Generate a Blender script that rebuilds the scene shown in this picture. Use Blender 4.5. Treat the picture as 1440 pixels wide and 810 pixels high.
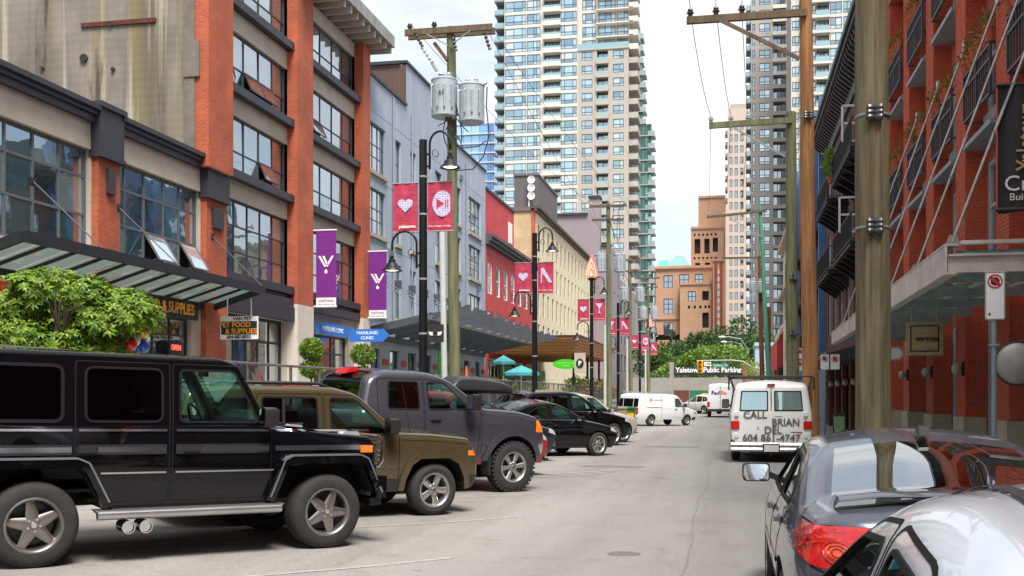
import bpy, bmesh, math, random
import numpy as np
from mathutils import Vector, Matrix, Euler
from mathutils.geometry import delaunay_2d_cdt
random.seed(7); np.random.seed(7)
R = math.radians
for o in list(bpy.data.objects): bpy.data.objects.remove(o)
scene = bpy.context.scene
col = scene.collection
# ------------------------------------------------------------------ camera
F, VX, VY, H = 1500.0, 1025.0, 556.0, 1.62     # focal length in px, street vanishing point, eye height
TH = math.atan((VX - 720) / F)
CT, ST = math.cos(TH), math.sin(TH)
cam = bpy.data.cameras.new('camera'); camo = bpy.data.objects.new('camera', cam); col.objects.link(camo)
camo.location = (0, 0, H); camo.rotation_euler = (R(90), 0, TH)
cam.sensor_width = 36; cam.lens = 36 * F / 1440; cam.shift_y = (VY - 405) / 1440
cam.clip_start = 0.1; cam.clip_end = 6000
scene.camera = camo
# ------------------------------------------------------------------ world: broken overcast
SUN_AZ, SUN_EL = R(152), R(60)         # azimuth clockwise from +Y
world = bpy.data.worlds.new('World'); scene.world = world; world.use_nodes = True
nt = world.node_tree; nt.nodes.clear()
def wn(t, **k):
    n = nt.nodes.new(t)
    for a, b in k.items(): setattr(n, a, b)
    return n
sky = wn('ShaderNodeTexSky', sky_type='NISHITA', sun_disc=False)
sky.sun_elevation = SUN_EL; sky.sun_rotation = SUN_AZ; sky.air_density = 1.0; sky.dust_density = 1.5
tc = wn('ShaderNodeTexCoord'); mp = wn('ShaderNodeMapping'); mp.inputs['Scale'].default_value = (1, 1, 3.2)
nz = wn('ShaderNodeTexNoise'); nz.inputs['Scale'].default_value = 2.3; nz.inputs['Detail'].default_value = 6; nz.inputs['Roughness'].default_value = .55
rp = wn('ShaderNodeValToRGB'); rp.color_ramp.elements[0].position = .30; rp.color_ramp.elements[1].position = .52
cl = wn('ShaderNodeValToRGB'); cl.color_ramp.elements[0].position = .36; cl.color_ramp.elements[1].position = .62
cl.color_ramp.elements[0].color = (3.35, 3.85, 4.45, 1); cl.color_ramp.elements[1].color = (5.1, 5.2, 5.3, 1)
mx = wn('ShaderNodeMix', data_type='RGBA')
hz = wn('ShaderNodeMix', data_type='RGBA'); hz.inputs['Factor'].default_value = .52; hz.inputs['B'].default_value = (4.0, 4.45, 4.95, 1)
bg = wn('ShaderNodeBackground'); bg.inputs['Strength'].default_value = .12
out = wn('ShaderNodeOutputWorld')
L = nt.links.new
L(tc.outputs['Generated'], mp.inputs['Vector']); L(mp.outputs[0], nz.inputs['Vector']); L(nz.outputs['Fac'], rp.inputs[0]); L(nz.outputs['Fac'], cl.inputs[0])
L(sky.outputs[0], hz.inputs['A'])
L(rp.outputs[0], mx.inputs['Factor']); L(hz.outputs['Result'], mx.inputs['A']); L(cl.outputs[0], mx.inputs['B'])
L(mx.outputs['Result'], bg.inputs['Color']); L(bg.outputs[0], out.inputs['Surface'])
sun = bpy.data.lights.new('sun', 'SUN'); sun.energy = 3.9; sun.angle = R(24); sun.color = (1, .95, .88)
suno = bpy.data.objects.new('sun', sun); col.objects.link(suno)
sd = Vector((math.sin(SUN_AZ) * math.cos(SUN_EL), math.cos(SUN_AZ) * math.cos(SUN_EL), math.sin(SUN_EL)))
suno.rotation_euler = sd.to_track_quat('Z', 'Y').to_euler(); suno.location = sd * 60 + Vector((0, 0, 20))
vs = scene.view_settings; vs.view_transform = 'Standard'; vs.look = 'None'; vs.gamma = 1; vs.use_curve_mapping = False; vs.exposure = 0.9
# ------------------------------------------------------------------ pixels to places
def ray(u, v):
    a = (u - 720) / F
    return Vector((a * CT - ST, CT + a * ST, (VY - v) / F))
def _at(u, v, i, val):
    d = ray(u, v); k = (val - (0, 0, H)[i]) / d[i]
    return Vector((d.x * k, d.y * k, H + d.z * k))
def atX(u, v, X): return _at(u, v, 0, X)
def atY(u, v, Y): return _at(u, v, 1, Y)
def atZ(u, v, Z): return _at(u, v, 2, Z)
# ------------------------------------------------------------------ materials
_m = {}
def nodes(name):
    m = bpy.data.materials.new(name); m.use_nodes = True
    return m, m.node_tree, m.node_tree.nodes['Principled BSDF']
def lin(h):
    h = h.lstrip('#'); c = [int(h[i:i + 2], 16) / 255 for i in (0, 2, 4)]
    return tuple(x / 12.92 if x <= .04045 else ((x + .055) / 1.055) ** 2.4 for x in c)
def M(name, c, rough=.6, metal=0., var=.12, scale=3., bump=0., bscale=40., coat=0., spec=.5, stretch=(1, 1, 1), c2=None, em=0):
    if name in _m: return _m[name]
    m, t, b = nodes(name)
    if isinstance(c, str): c = lin(c)
    if isinstance(c2, str): c2 = lin(c2)
    b.inputs['Roughness'].default_value = rough; b.inputs['Metallic'].default_value = metal
    b.inputs['Coat Weight'].default_value = coat; b.inputs['Coat Roughness'].default_value = .03; b.inputs['Specular IOR Level'].default_value = spec
    b.inputs['Base Color'].default_value = (*c, 1)
    if em:
        b.inputs['Emission Color'].default_value = (*c, 1); b.inputs['Emission Strength'].default_value = em
    if var or bump:
        tcn = t.nodes.new('ShaderNodeTexCoord'); mpn = t.nodes.new('ShaderNodeMapping'); mpn.inputs['Scale'].default_value = stretch
        t.links.new(tcn.outputs['Object'], mpn.inputs[0])
    if var:
        n = t.nodes.new('ShaderNodeTexNoise'); n.inputs['Scale'].default_value = scale; n.inputs['Detail'].default_value = 6; n.inputs['Roughness'].default_value = .62
        t.links.new(mpn.outputs[0], n.inputs['Vector'])
        rr = t.nodes.new('ShaderNodeMapRange'); rr.inputs[1].default_value = .3; rr.inputs[2].default_value = .7
        t.links.new(n.outputs['Fac'], rr.inputs[0])
        x = t.nodes.new('ShaderNodeMix'); x.data_type = 'RGBA'
        lo = c2 if c2 else tuple(v * (1 - var) for v in c); hi = c if c2 else tuple(min(1, v * (1 + var)) for v in c)
        x.inputs['A'].default_value = (*lo, 1); x.inputs['B'].default_value = (*hi, 1)
        t.links.new(rr.outputs[0], x.inputs['Factor']); t.links.new(x.outputs['Result'], b.inputs['Base Color'])
    if bump:
        n2 = t.nodes.new('ShaderNodeTexNoise'); n2.inputs['Scale'].default_value = bscale; n2.inputs['Detail'].default_value = 4
        t.links.new(mpn.outputs[0], n2.inputs['Vector'])
        bp = t.nodes.new('ShaderNodeBump'); bp.inputs['Strength'].default_value = bump; bp.inputs['Distance'].default_value = .02
        t.links.new(n2.outputs['Fac'], bp.inputs['Height']); t.links.new(bp.outputs[0], b.inputs['Normal'])
    _m[name] = m
    return m
def brick_mat(name, c1, c2, mortar, bw=.21, bh=.075, msize=.008, bump=.5, stain=.25):
    if name in _m: return _m[name]
    m, t, b = nodes(name); N = t.nodes.new; K = t.links.new
    c1, c2, mortar = [lin(c) if isinstance(c, str) else c for c in (c1, c2, mortar)]
    tcn = N('ShaderNodeTexCoord'); sp = N('ShaderNodeSeparateXYZ'); K(tcn.outputs['Object'], sp.inputs[0])
    ad = N('ShaderNodeMath'); K(sp.outputs[0], ad.inputs[0]); K(sp.outputs[1], ad.inputs[1])
    cb = N('ShaderNodeCombineXYZ'); K(ad.outputs[0], cb.inputs[0]); K(sp.outputs[2], cb.inputs[1])
    br = N('ShaderNodeTexBrick'); br.inputs['Scale'].default_value = 1; br.inputs['Brick Width'].default_value = bw; br.inputs['Row Height'].default_value = bh
    br.inputs['Mortar Size'].default_value = msize; br.inputs['Mortar Smooth'].default_value = .2
    br.inputs['Color1'].default_value = (*c1, 1); br.inputs['Color2'].default_value = (*c2, 1); br.inputs['Mortar'].default_value = (*mortar, 1)
    K(cb.outputs[0], br.inputs['Vector'])
    n = N('ShaderNodeTexNoise'); n.inputs['Scale'].default_value = .7; n.inputs['Detail'].default_value = 7; K(tcn.outputs['Object'], n.inputs['Vector'])
    mr = N('ShaderNodeMapRange'); mr.inputs[1].default_value = .3; mr.inputs[2].default_value = .7; mr.inputs[3].default_value = 1 - stain; mr.inputs[4].default_value = 1 + stain * .5
    K(n.outputs['Fac'], mr.inputs[0])
    x = N('ShaderNodeMix'); x.data_type = 'RGBA'; x.blend_type = 'MULTIPLY'; x.inputs['Factor'].default_value = 1
    K(br.outputs['Color'], x.inputs['A']); K(mr.outputs[0], x.inputs['B']); K(x.outputs['Result'], b.inputs['Base Color'])
    iv = N('ShaderNodeMath'); iv.operation = 'SUBTRACT'; iv.inputs[0].default_value = 1; K(br.outputs['Fac'], iv.inputs[1])
    bp = N('ShaderNodeBump'); bp.inputs['Strength'].default_value = bump; bp.inputs['Distance'].default_value = .01
    K(iv.outputs[0], bp.inputs['Height']); K(bp.outputs[0], b.inputs['Normal'])
    b.inputs['Roughness'].default_value = .85
    _m[name] = m
    return m
def glass_mat(name, base, refl=.35, rough=.02, tint=(.85, .93, 1)):
    """opaque-looking architectural glass: dark room behind, sky on the surface"""
    if name in _m: return _m[name]
    m, t, b = nodes(name); N = t.nodes.new; K = t.links.new
    if isinstance(base, str): base = lin(base)
    b.inputs['Base Color'].default_value = (*base, 1); b.inputs['Roughness'].default_value = .25
    g = N('ShaderNodeBsdfGlossy'); g.inputs['Color'].default_value = (*tint, 1); g.inputs['Roughness'].default_value = rough
    lw = N('ShaderNodeFresnel'); lw.inputs['IOR'].default_value = 1.5
    mr = N('ShaderNodeMapRange'); mr.inputs[3].default_value = refl; mr.inputs[4].default_value = 1; K(lw.outputs[0], mr.inputs[0])
    n = N('ShaderNodeTexNoise'); n.inputs['Scale'].default_value = 1.1; tcn = N('ShaderNodeTexCoord'); K(tcn.outputs['Object'], n.inputs['Vector'])
    bp = N('ShaderNodeBump'); bp.inputs['Strength'].default_value = .05; bp.inputs['Distance'].default_value = .05; K(n.outputs['Fac'], bp.inputs['Height']); K(bp.outputs[0], g.inputs['Normal'])
    mxs = N('ShaderNodeMixShader'); K(mr.outputs[0], mxs.inputs[0]); K(b.outputs[0], mxs.inputs[1]); K(g.outputs[0], mxs.inputs[2])
    K(mxs.outputs[0], t.nodes['Material Output'].inputs['Surface'])
    _m[name] = m
    return m
def clear_glass(name, tint, refl=.06):
    """see-through tinted glass"""
    if name in _m: return _m[name]
    m, t, b = nodes(name); N = t.nodes.new; K = t.links.new
    tr = N('ShaderNodeBsdfTransparent'); tr.inputs['Color'].default_value = (*tint, 1)
    g = N('ShaderNodeBsdfGlossy'); g.inputs['Roughness'].default_value = .015
    lw = N('ShaderNodeLayerWeight'); lw.inputs['Blend'].default_value = .5; pw = N('ShaderNodeMath'); pw.operation = 'POWER'; pw.inputs[1].default_value = 4.5; K(lw.outputs['Facing'], pw.inputs[0])      # same from both sides
    mr = N('ShaderNodeMapRange'); mr.inputs[3].default_value = refl + .04; mr.inputs[4].default_value = 1; K(pw.outputs[0], mr.inputs[0])
    mxs = N('ShaderNodeMixShader'); K(mr.outputs[0], mxs.inputs[0]); K(tr.outputs[0], mxs.inputs[1]); K(g.outputs[0], mxs.inputs[2])
    K(mxs.outputs[0], t.nodes['Material Output'].inputs['Surface'])
    _m[name] = m
    return m
def milky_glass(name, c, t_=.4):
    m, t, b = nodes(name); N = t.nodes.new; K = t.links.new
    tl = N('ShaderNodeBsdfTranslucent'); tl.inputs['Color'].default_value = (*c, 1); tr = N('ShaderNodeBsdfTransparent'); tr.inputs['Color'].default_value = (*c, 1); g = N('ShaderNodeBsdfGlossy'); g.inputs['Roughness'].default_value = .05
    a = N('ShaderNodeMixShader'); a.inputs[0].default_value = t_; K(tl.outputs[0], a.inputs[1]); K(tr.outputs[0], a.inputs[2]); fr = N('ShaderNodeFresnel'); q = N('ShaderNodeMixShader'); K(fr.outputs[0], q.inputs[0]); K(a.outputs[0], q.inputs[1]); K(g.outputs[0], q.inputs[2]); K(q.outputs[0], t.nodes['Material Output'].inputs['Surface'])
    return m
# ------------------------------------------------------------------ mesh building
OFF = {}
class MB:
    def __init__(s): s.v = []; s.f = []
    def add(s, vs, fs):
        k = len(s.v); s.v += [tuple(p) for p in vs]; s.f += [tuple(i + k for i in f) for f in fs]; return s
    def box(s, x0, x1, y0, y1, z0, z1):
        if x0 > x1: x0, x1 = x1, x0
        if y0 > y1: y0, y1 = y1, y0
        if z0 > z1: z0, z1 = z1, z0
        return s.add([(x0, y0, z0), (x1, y0, z0), (x1, y1, z0), (x0, y1, z0), (x0, y0, z1), (x1, y0, z1), (x1, y1, z1), (x0, y1, z1)],
                     [(0, 3, 2, 1), (4, 5, 6, 7), (0, 1, 5, 4), (1, 2, 6, 5), (2, 3, 7, 6), (3, 0, 4, 7)])
    def obox(s, c, ax, ay, az):
        """box from centre and three half-axis vectors"""
        c, ax, ay, az = map(Vector, (c, ax, ay, az))
        P = [c + ax * i + ay * j + az * k for k in (-1, 1) for i, j in ((-1, -1), (1, -1), (1, 1), (-1, 1))]
        return s.add(P, [(0, 3, 2, 1), (4, 5, 6, 7), (0, 1, 5, 4), (1, 2, 6, 5), (2, 3, 7, 6), (3, 0, 4, 7)])
    def beam(s, a, b, w, h, up=(0, 0, 1)):
        a, b = Vector(a), Vector(b); d = (b - a); l = d.length; d.normalize()
        sd = d.cross(Vector(up))
        if sd.length < 1e-4: sd = d.cross(Vector((1, 0, 0)))
        sd.normalize(); u = sd.cross(d)
        return s.obox((a + b) / 2, d * l / 2, sd * w / 2, u * h / 2)
    def quad(s, a, b, c, d): return s.add([a, b, c, d], [(0, 1, 2, 3)])
    def cyl(s, a, b, r0, r1=None, n=12, cap=True):
        r1 = r0 if r1 is None else r1
        a, b = Vector(a), Vector(b); d = (b - a).normalized()
        u = d.cross(Vector((0, 0, 1)));
        if u.length < 1e-3: u = d.cross(Vector((1, 0, 0)))
        u.normalize(); w = d.cross(u)
        P = []
        for p, r in ((a, r0), (b, r1)):
            P += [p + (u * math.cos(2 * math.pi * i / n) + w * math.sin(2 * math.pi * i / n)) * r for i in range(n)]
        fs = [(i, (i + 1) % n, n + (i + 1) % n, n + i) for i in range(n)]
        if cap: fs += [tuple(range(n - 1, -1, -1)), tuple(range(n, 2 * n))]
        return s.add(P, fs)
    def tube(s, pts, r, n=8):
        pts = [Vector(p) for p in pts]; rs = r if isinstance(r, (list, tuple)) else [r] * len(pts)
        P = []; u = None
        for i, p in enumerate(pts):
            d = (pts[min(i + 1, len(pts) - 1)] - pts[max(i - 1, 0)]).normalized()
            if u is None:
                u = d.cross(Vector((0, 0, 1)))
                if u.length < 1e-3: u = d.cross(Vector((1, 0, 0)))
            u = (u - d * u.dot(d)).normalized(); w = d.cross(u)
            P += [p + (u * math.cos(2 * math.pi * k / n) + w * math.sin(2 * math.pi * k / n)) * rs[i] for k in range(n)]
        fs = []
        for i in range(len(pts) - 1):
            fs += [(i * n + k, i * n + (k + 1) % n, (i + 1) * n + (k + 1) % n, (i + 1) * n + k) for k in range(n)]
        fs += [tuple(range(n - 1, -1, -1)), tuple((len(pts) - 1) * n + k for k in range(n))]
        return s.add(P, fs)
    def lathe(s, prof, n=16, c=(0, 0, 0), axis='Z'):
        P = []
        for r, h in prof:
            for k in range(n):
                a = 2 * math.pi * k / n; x, y = r * math.cos(a), r * math.sin(a)
                p = (x, y, h) if axis == 'Z' else ((x, h, y) if axis == 'Y' else (h, x, y))
                P.append((p[0] + c[0], p[1] + c[1], p[2] + c[2]))
        fs = [(i * n + k, i * n + (k + 1) % n, (i + 1) * n + (k + 1) % n, (i + 1) * n + k) for i in range(len(prof) - 1) for k in range(n)]
        return s.add(P, fs)
    def prism(s, poly, e):
        """flat polygon (3d points) extruded by vector e"""
        n = len(poly); e = Vector(e); P = [Vector(p) for p in poly]; P += [p + e for p in P]
        return s.add(P, [tuple(range(n - 1, -1, -1)), tuple(range(n, 2 * n))] + [(i, (i + 1) % n, n + (i + 1) % n, n + i) for i in range(n)])
    def sphere(s, c, r, n=12, m=8, sz=1.):
        prof = [(r * math.sin(math.pi * i / m), -r * sz * math.cos(math.pi * i / m)) for i in range(m + 1)]
        prof[0] = (1e-4, prof[0][1]); prof[-1] = (1e-4, prof[-1][1])
        return s.lathe(prof, n, c)
    def mesh(s, name, mat, off=(0, 0, 0), smooth=False, fix=True):
        me = bpy.data.meshes.new(name)
        me.from_pydata([(p[0] - off[0], p[1] - off[1], p[2] - off[2]) for p in s.v], [], s.f)
        if mat: me.materials.append(mat)
        if fix:
            b = bmesh.new(); b.from_mesh(me); bmesh.ops.recalc_face_normals(b, faces=b.faces); b.to_mesh(me); b.free()
        if smooth:
            me.polygons.foreach_set('use_smooth', [True] * len(me.polygons))
            if smooth is not True: me.set_sharp_from_angle(angle=R(smooth))
        me.update()
        return me
    def build(s, name, mat, parent=None, smooth=False, world=True, fix=True):
        off = OFF.get(parent, Vector((0, 0, 0))) if world else Vector((0, 0, 0))
        return link(name, s.mesh(name, mat, off, smooth, fix), parent)
def link(name, me, parent=None):
    o = bpy.data.objects.new(name, me); col.objects.link(o)
    if parent is not None:
        o.parent = parent; OFF[o] = OFF.get(parent, Vector((0, 0, 0)))
    return o
def tag(o, label=None, cat=None, group=None, kind=None):
    if label: o['label'] = label
    if cat: o['category'] = cat
    if group: o['group'] = group
    if kind: o['kind'] = kind
    return o
def thing(name, label, cat, loc=(0, 0, 0), rz=0, group=None):
    o = bpy.data.objects.new(name, None); col.objects.link(o); o.location = loc; o.rotation_euler = (0, 0, rz); o.empty_display_size = .3
    OFF[o] = Vector(loc)
    return tag(o, label, cat, group)
def piece(name, key, mk, loc, parent, rot=None):
    """a repeated piece: mesh data shared through a cache, placed at a world point under its parent"""
    me = _pc.get(key)
    if me is None: me = _pc[key] = mk()
    o = bpy.data.objects.new(name, me); col.objects.link(o); o.parent = parent
    o.location = Vector(loc) - OFF.get(parent, Vector((0, 0, 0)))
    if rot: o.rotation_euler = rot
    OFF[o] = OFF.get(parent, Vector((0, 0, 0)))
    return o
_pc = {}
def copy_tree(o, parent=None):
    c = o.copy(); col.objects.link(c)
    if parent is not None: c.parent = parent
    OFF[c] = OFF.get(o, Vector((0, 0, 0)))
    for ch in o.children: copy_tree(ch, c)
    return c
def text_mesh(ob):
    me = bpy.data.meshes.new_from_object(ob)
    if len(me.polygons): return me
    bpy.data.meshes.remove(me); return bpy.data.meshes.new_from_object(ob.evaluated_get(bpy.context.evaluated_depsgraph_get()))
def text(name, s, size, mat, parent, loc, rot, ext=.004, align='CENTER', sx=1., font_bold=0.):
    cu = bpy.data.curves.new(name, 'FONT'); cu.body = s; cu.size = size; cu.align_x = align; cu.align_y = 'CENTER'; cu.extrude = ext; cu.offset = font_bold; cu.resolution_u = 3
    ob = bpy.data.objects.new('tmp', cu); col.objects.link(ob)
    me = text_mesh(ob); bpy.data.objects.remove(ob); bpy.data.curves.remove(cu)
    me.materials.clear(); me.materials.append(mat)
    o = link(name, me, parent); o.location = Vector(loc) - OFF.get(parent, Vector((0, 0, 0))); o.rotation_euler = rot; o.scale = (sx, 1, 1)
    return o
# ------------------------------------------------------------------ facades
class Fac:
    """a wall plane: origin, direction along (s), outward normal (n), z up"""
    def __init__(s, O, S, N, parent): s.O = Vector(O); s.S = Vector(S); s.N = Vector(N); s.parent = parent
    def p(s, a, z, n=0.): return s.O + s.S * a + Vector((0, 0, z)) + s.N * n
    def box(s, mb, a0, a1, z0, z1, n0, n1):
        c = s.p((a0 + a1) / 2, (z0 + z1) / 2, (n0 + n1) / 2)
        return mb.obox(c, s.S * abs(a1 - a0) / 2, s.N * abs(n1 - n0) / 2, (0, 0, abs(z1 - z0) / 2))
    def wall(s, name, mat, a0, a1, z0, z1, ops, depth=.3, mb=None):
        own = mb is None; mb = mb or MB()
        A = sorted({a0, a1, *[x for o in ops for x in o[:2] if a0 < x < a1]}); Z = sorted({z0, z1, *[x for o in ops for x in o[2:4] if z0 < x < z1]})
        for i in range(len(A) - 1):
            for j in range(len(Z) - 1):
                ca, cz = (A[i] + A[i + 1]) / 2, (Z[j] + Z[j + 1]) / 2
                if any(o[0] < ca < o[1] and o[2] < cz < o[3] for o in ops): continue
                mb.quad(s.p(A[i], Z[j]), s.p(A[i + 1], Z[j]), s.p(A[i + 1], Z[j + 1]), s.p(A[i], Z[j + 1]))
        for o in ops:
            b0, b1, y0, y1 = max(o[0], a0), min(o[1], a1), max(o[2], z0), min(o[3], z1)
            mb.quad(s.p(b0, y0), s.p(b0, y0, -depth), s.p(b0, y1, -depth), s.p(b0, y1))
            mb.quad(s.p(b1, y0), s.p(b1, y0, -depth), s.p(b1, y1, -depth), s.p(b1, y1))
            mb.quad(s.p(b0, y0), s.p(b0, y0, -depth), s.p(b1, y0, -depth), s.p(b1, y0))
            mb.quad(s.p(b0, y1), s.p(b0, y1, -depth), s.p(b1, y1, -depth), s.p(b1, y1))
        if own: return mb.build(name, mat, s.parent)
    def window(s, a0, a1, z0, z1, cols, rows, frame, glass, rec=.12, fw=.06, mw=.04, skip=(), tilt=.006, name='window', parent=None, proud=.05):
        """frame with mullions and one pane object per light; cols/rows: counts or lists of relative sizes"""
        cs = [1] * cols if isinstance(cols, int) else cols; rs = [1] * rows if isinstance(rows, int) else rows
        mb = MB(); B = lambda *a: s.box(mb, *a)
        e = .004
        B(a0 + e, a0 + fw, z0 + e, z1 - e, -rec - .03, -rec + proud); B(a1 - fw, a1 - e, z0 + e, z1 - e, -rec - .03, -rec + proud)
        B(a0 + fw, a1 - fw, z0 + e, z0 + fw, -rec - .03, -rec + proud); B(a0 + fw, a1 - fw, z1 - fw, z1 - e, -rec - .03, -rec + proud)
        wa, wz = a1 - a0 - 2 * fw, z1 - z0 - 2 * fw
        ca = np.cumsum([0] + list(cs)) / sum(cs) * wa + a0 + fw; cz = np.cumsum([0] + list(rs)) / sum(rs) * wz + z0 + fw
        for x in ca[1:-1]: B(x - mw / 2, x + mw / 2, z0 + fw, z1 - fw, -rec - .02, -rec + proud * .8)
        for z in cz[1:-1]: B(a0 + fw, a1 - fw, z - mw / 2, z + mw / 2, -rec - .02, -rec + proud * .7)
        w = mb.build(name, frame, parent or s.parent)
        for i in range(len(cs)):
            for j in range(len(rs)):
                if (i, j) in skip: continue
                pw, ph = float(ca[i + 1] - ca[i]), float(cz[j + 1] - cz[j])
                g = glass(i, j) if callable(glass) else glass
                s.pane(w, (ca[i] + ca[i + 1]) / 2, (cz[j] + cz[j + 1]) / 2, pw, ph, -rec, g, tilt)
        return w
    def pane(s, w, a, z, pw, ph, n, g, tilt=.006):
        pw, ph = round(pw, 2), round(ph, 2)
        k = (pw, ph, g.name, tuple(round(x, 2) for x in s.S))
        mk = lambda: MB().obox((0, 0, 0), s.S * pw / 2, s.N * .006, (0, 0, ph / 2)).mesh('pane', g)
        ax = s.S * random.gauss(0, tilt) + Vector((0, 0, 1)) * random.gauss(0, tilt)
        return piece('pane', k, mk, s.p(a, z, n), w, (ax.x, ax.y, ax.z))
# ================================================================== ground, road, pavements
def asphalt_mat():
    m, t, b = nodes('asphalt'); N = t.nodes.new; K = t.links.new
    tcn = N('ShaderNodeTexCoord')
    def noise(s, d, r=.6, st=(1, 1, 1)):
        mpn = N('ShaderNodeMapping'); mpn.inputs['Scale'].default_value = st; K(tcn.outputs['Object'], mpn.inputs[0])
        n = N('ShaderNodeTexNoise'); n.inputs['Scale'].default_value = s; n.inputs['Detail'].default_value = d; n.inputs['Roughness'].default_value = r; K(mpn.outputs[0], n.inputs['Vector']); return n
    def ramp(src, p0, p1, c0, c1):
        r = N('ShaderNodeValToRGB'); r.color_ramp.elements[0].position = p0; r.color_ramp.elements[1].position = p1
        r.color_ramp.elements[0].color = (*c0, 1); r.color_ramp.elements[1].color = (*c1, 1); K(src, r.inputs[0]); return r
    big = ramp(noise(.22, 5, .6, (1, .35, 1)).outputs['Fac'], .3, .7, (.24, .228, .212), (.315, .302, .284))
    fine = ramp(noise(75, 4, .8).outputs['Fac'], .3, .75, (.62, .62, .62), (1.22, 1.21, 1.2))
    blot = ramp(noise(1.4, 6, .7).outputs['Fac'], .33, .46, (.84, .83, .81), (1, 1, 1))
    x1 = N('ShaderNodeMix'); x1.data_type = 'RGBA'; x1.blend_type = 'MULTIPLY'; x1.inputs['Factor'].default_value = 1; K(big.outputs[0], x1.inputs['A']); K(fine.outputs[0], x1.inputs['B'])
    x2 = N('ShaderNodeMix'); x2.data_type = 'RGBA'; x2.blend_type = 'MULTIPLY'; x2.inputs['Factor'].default_value = 1; K(x1.outputs['Result'], x2.inputs['A']); K(blot.outputs[0], x2.inputs['B'])
    # lane-long wear and oil spots
    trk = ramp(noise(.9, 4, .6, (1, .03, 1)).outputs['Fac'], .42, .58, (.90, .895, .89), (1.05, 1.05, 1.05)); grit = ramp(noise(26, 6, .9).outputs['Fac'], .34, .66, (.70, .70, .70), (1.2, 1.195, 1.19)); oil = ramp(noise(2.6, 3, .5).outputs['Fac'], .245, .30, (.60, .59, .58), (1, 1, 1))
    for rr_ in (trk, grit, oil):
        xx = N('ShaderNodeMix'); xx.data_type = 'RGBA'; xx.blend_type = 'MULTIPLY'; xx.inputs['Factor'].default_value = 1; K(x2.outputs['Result'], xx.inputs['A']); K(rr_.outputs[0], xx.inputs['B']); x2 = xx
    vo = N('ShaderNodeTexVoronoi'); vo.feature = 'DISTANCE_TO_EDGE'; vo.inputs['Scale'].default_value = .28
    wv = noise(.9, 5); av = N('ShaderNodeMix'); av.data_type = 'RGBA'; av.inputs['Factor'].default_value = .35; K(tcn.outputs['Object'], av.inputs['A']); K(wv.outputs['Color'], av.inputs['B']); K(av.outputs['Result'], vo.inputs['Vector'])
    cr = ramp(vo.outputs['Distance'], .0, .006, (.86, .855, .85), (1, 1, 1))
    x3 = N('ShaderNodeMix'); x3.data_type = 'RGBA'; x3.blend_type = 'MULTIPLY'; x3.inputs['Factor'].default_value = .8; K(x2.outputs['Result'], x3.inputs['A']); K(cr.outputs[0], x3.inputs['B'])
    K(x3.outputs['Result'], b.inputs['Base Color']); b.inputs['Roughness'].default_value = .82
    bp = N('ShaderNodeBump'); bp.inputs['Strength'].default_value = .35; bp.inputs['Distance'].default_value = .006; K(noise(160, 3).outputs['Fac'], bp.inputs['Height']); K(bp.outputs[0], b.inputs['Normal'])
    return m
mASPH = asphalt_mat()
mCONC = M('pavement concrete', (.30, .29, .27), .85, var=.18, scale=1.6, bump=.25, bscale=60)
mKERB = M('kerb concrete', (.34, .33, .31), .85, var=.2, scale=3, bump=.2)
mPATCH = M('road patch', (.155, .150, .142), .85, var=.22, scale=2.2, bump=.3, bscale=130)
mLINE = M('worn white paint', (.40, .39, .37), .7, var=.38, scale=14, c2=(.27, .26, .245))
def sheet(name, mat, x0, x1, y0, y1, z, kind='structure'):
    return tag(MB().quad((x0, y0, z), (x1, y0, z), (x1, y1, z), (x0, y1, z)).build(name, mat), kind=kind)
sheet('ground', M('far ground', (.2, .195, .18), .9, var=.2, scale=.05), -1600, 1600, -400, 3000, -.012)
def gz_at(x): return min(max(0, (-3.4 - x) * .028), .143)      # the parking strip rises gently to the kerb
tag(MB().quad((-3.4, -70, 0), (2.35, -70, 0), (2.35, 136, 0), (-3.4, 136, 0)).quad((-8.5, -70, gz_at(-8.5)), (-3.4, -70, 0), (-3.4, 136, 0), (-8.5, 136, gz_at(-8.5))).build('road', mASPH), kind='structure')
sheet('cross_street', mASPH, -120, 120, 118, 136, -.004)
tag(MB().box(2.35, 5.5, -70, 118, -.01, .13).box(2.25, 2.35, -70, 118, -.01, .14).build('pavement_right', mCONC), kind='structure')
tag(MB().box(-11.2, -8.5, -70, 118, -.01, .26).build('pavement_left', mCONC), kind='structure')
tag(MB().box(-8.62, -8.46, -70, 118, -.005, .275).build('kerb_left', mKERB), kind='structure')
tag(MB().box(-17.6, -11.2, -70, 112, -.01, 1.22).box(-11.3, -11.12, -70, 112, 1.0, 1.25).build('loading_dock', M('dock concrete', (.26, .25, .235), .85, var=.25, scale=1.2, bump=.2)), kind='structure')
# repaired strips and old joints in the asphalt
def ribbon(name, mat, pts, w, z, kind='structure'):
    mb = MB()
    if len(pts) == 2: pts = [tuple(Vector(pts[0]).lerp(Vector(pts[1]), t)) for t in np.linspace(0, 1, 25)]
    for i in range(len(pts) - 1):
        a, b = Vector((*pts[i], z + gz_at(pts[i][0]))), Vector((*pts[i + 1], z + gz_at(pts[i + 1][0]))); d = (b - a).normalized(); n = Vector((-d.y, d.x, 0)) * w / 2; n.z = 0
        w2 = 1
        mb.quad(a - n, b - n, b + n, a + n)
    return tag(mb.build(name, mat), kind=kind)
mTAR = M('tar seam', (.17, .165, .155), .8, var=.3, scale=6)
ribbon('road_seam', mTAR, [(-.42 + .04 * math.sin(y * .7) + random.uniform(-.03, .03), y) for y in np.arange(4, 60, .9)], .022, .004)
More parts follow.
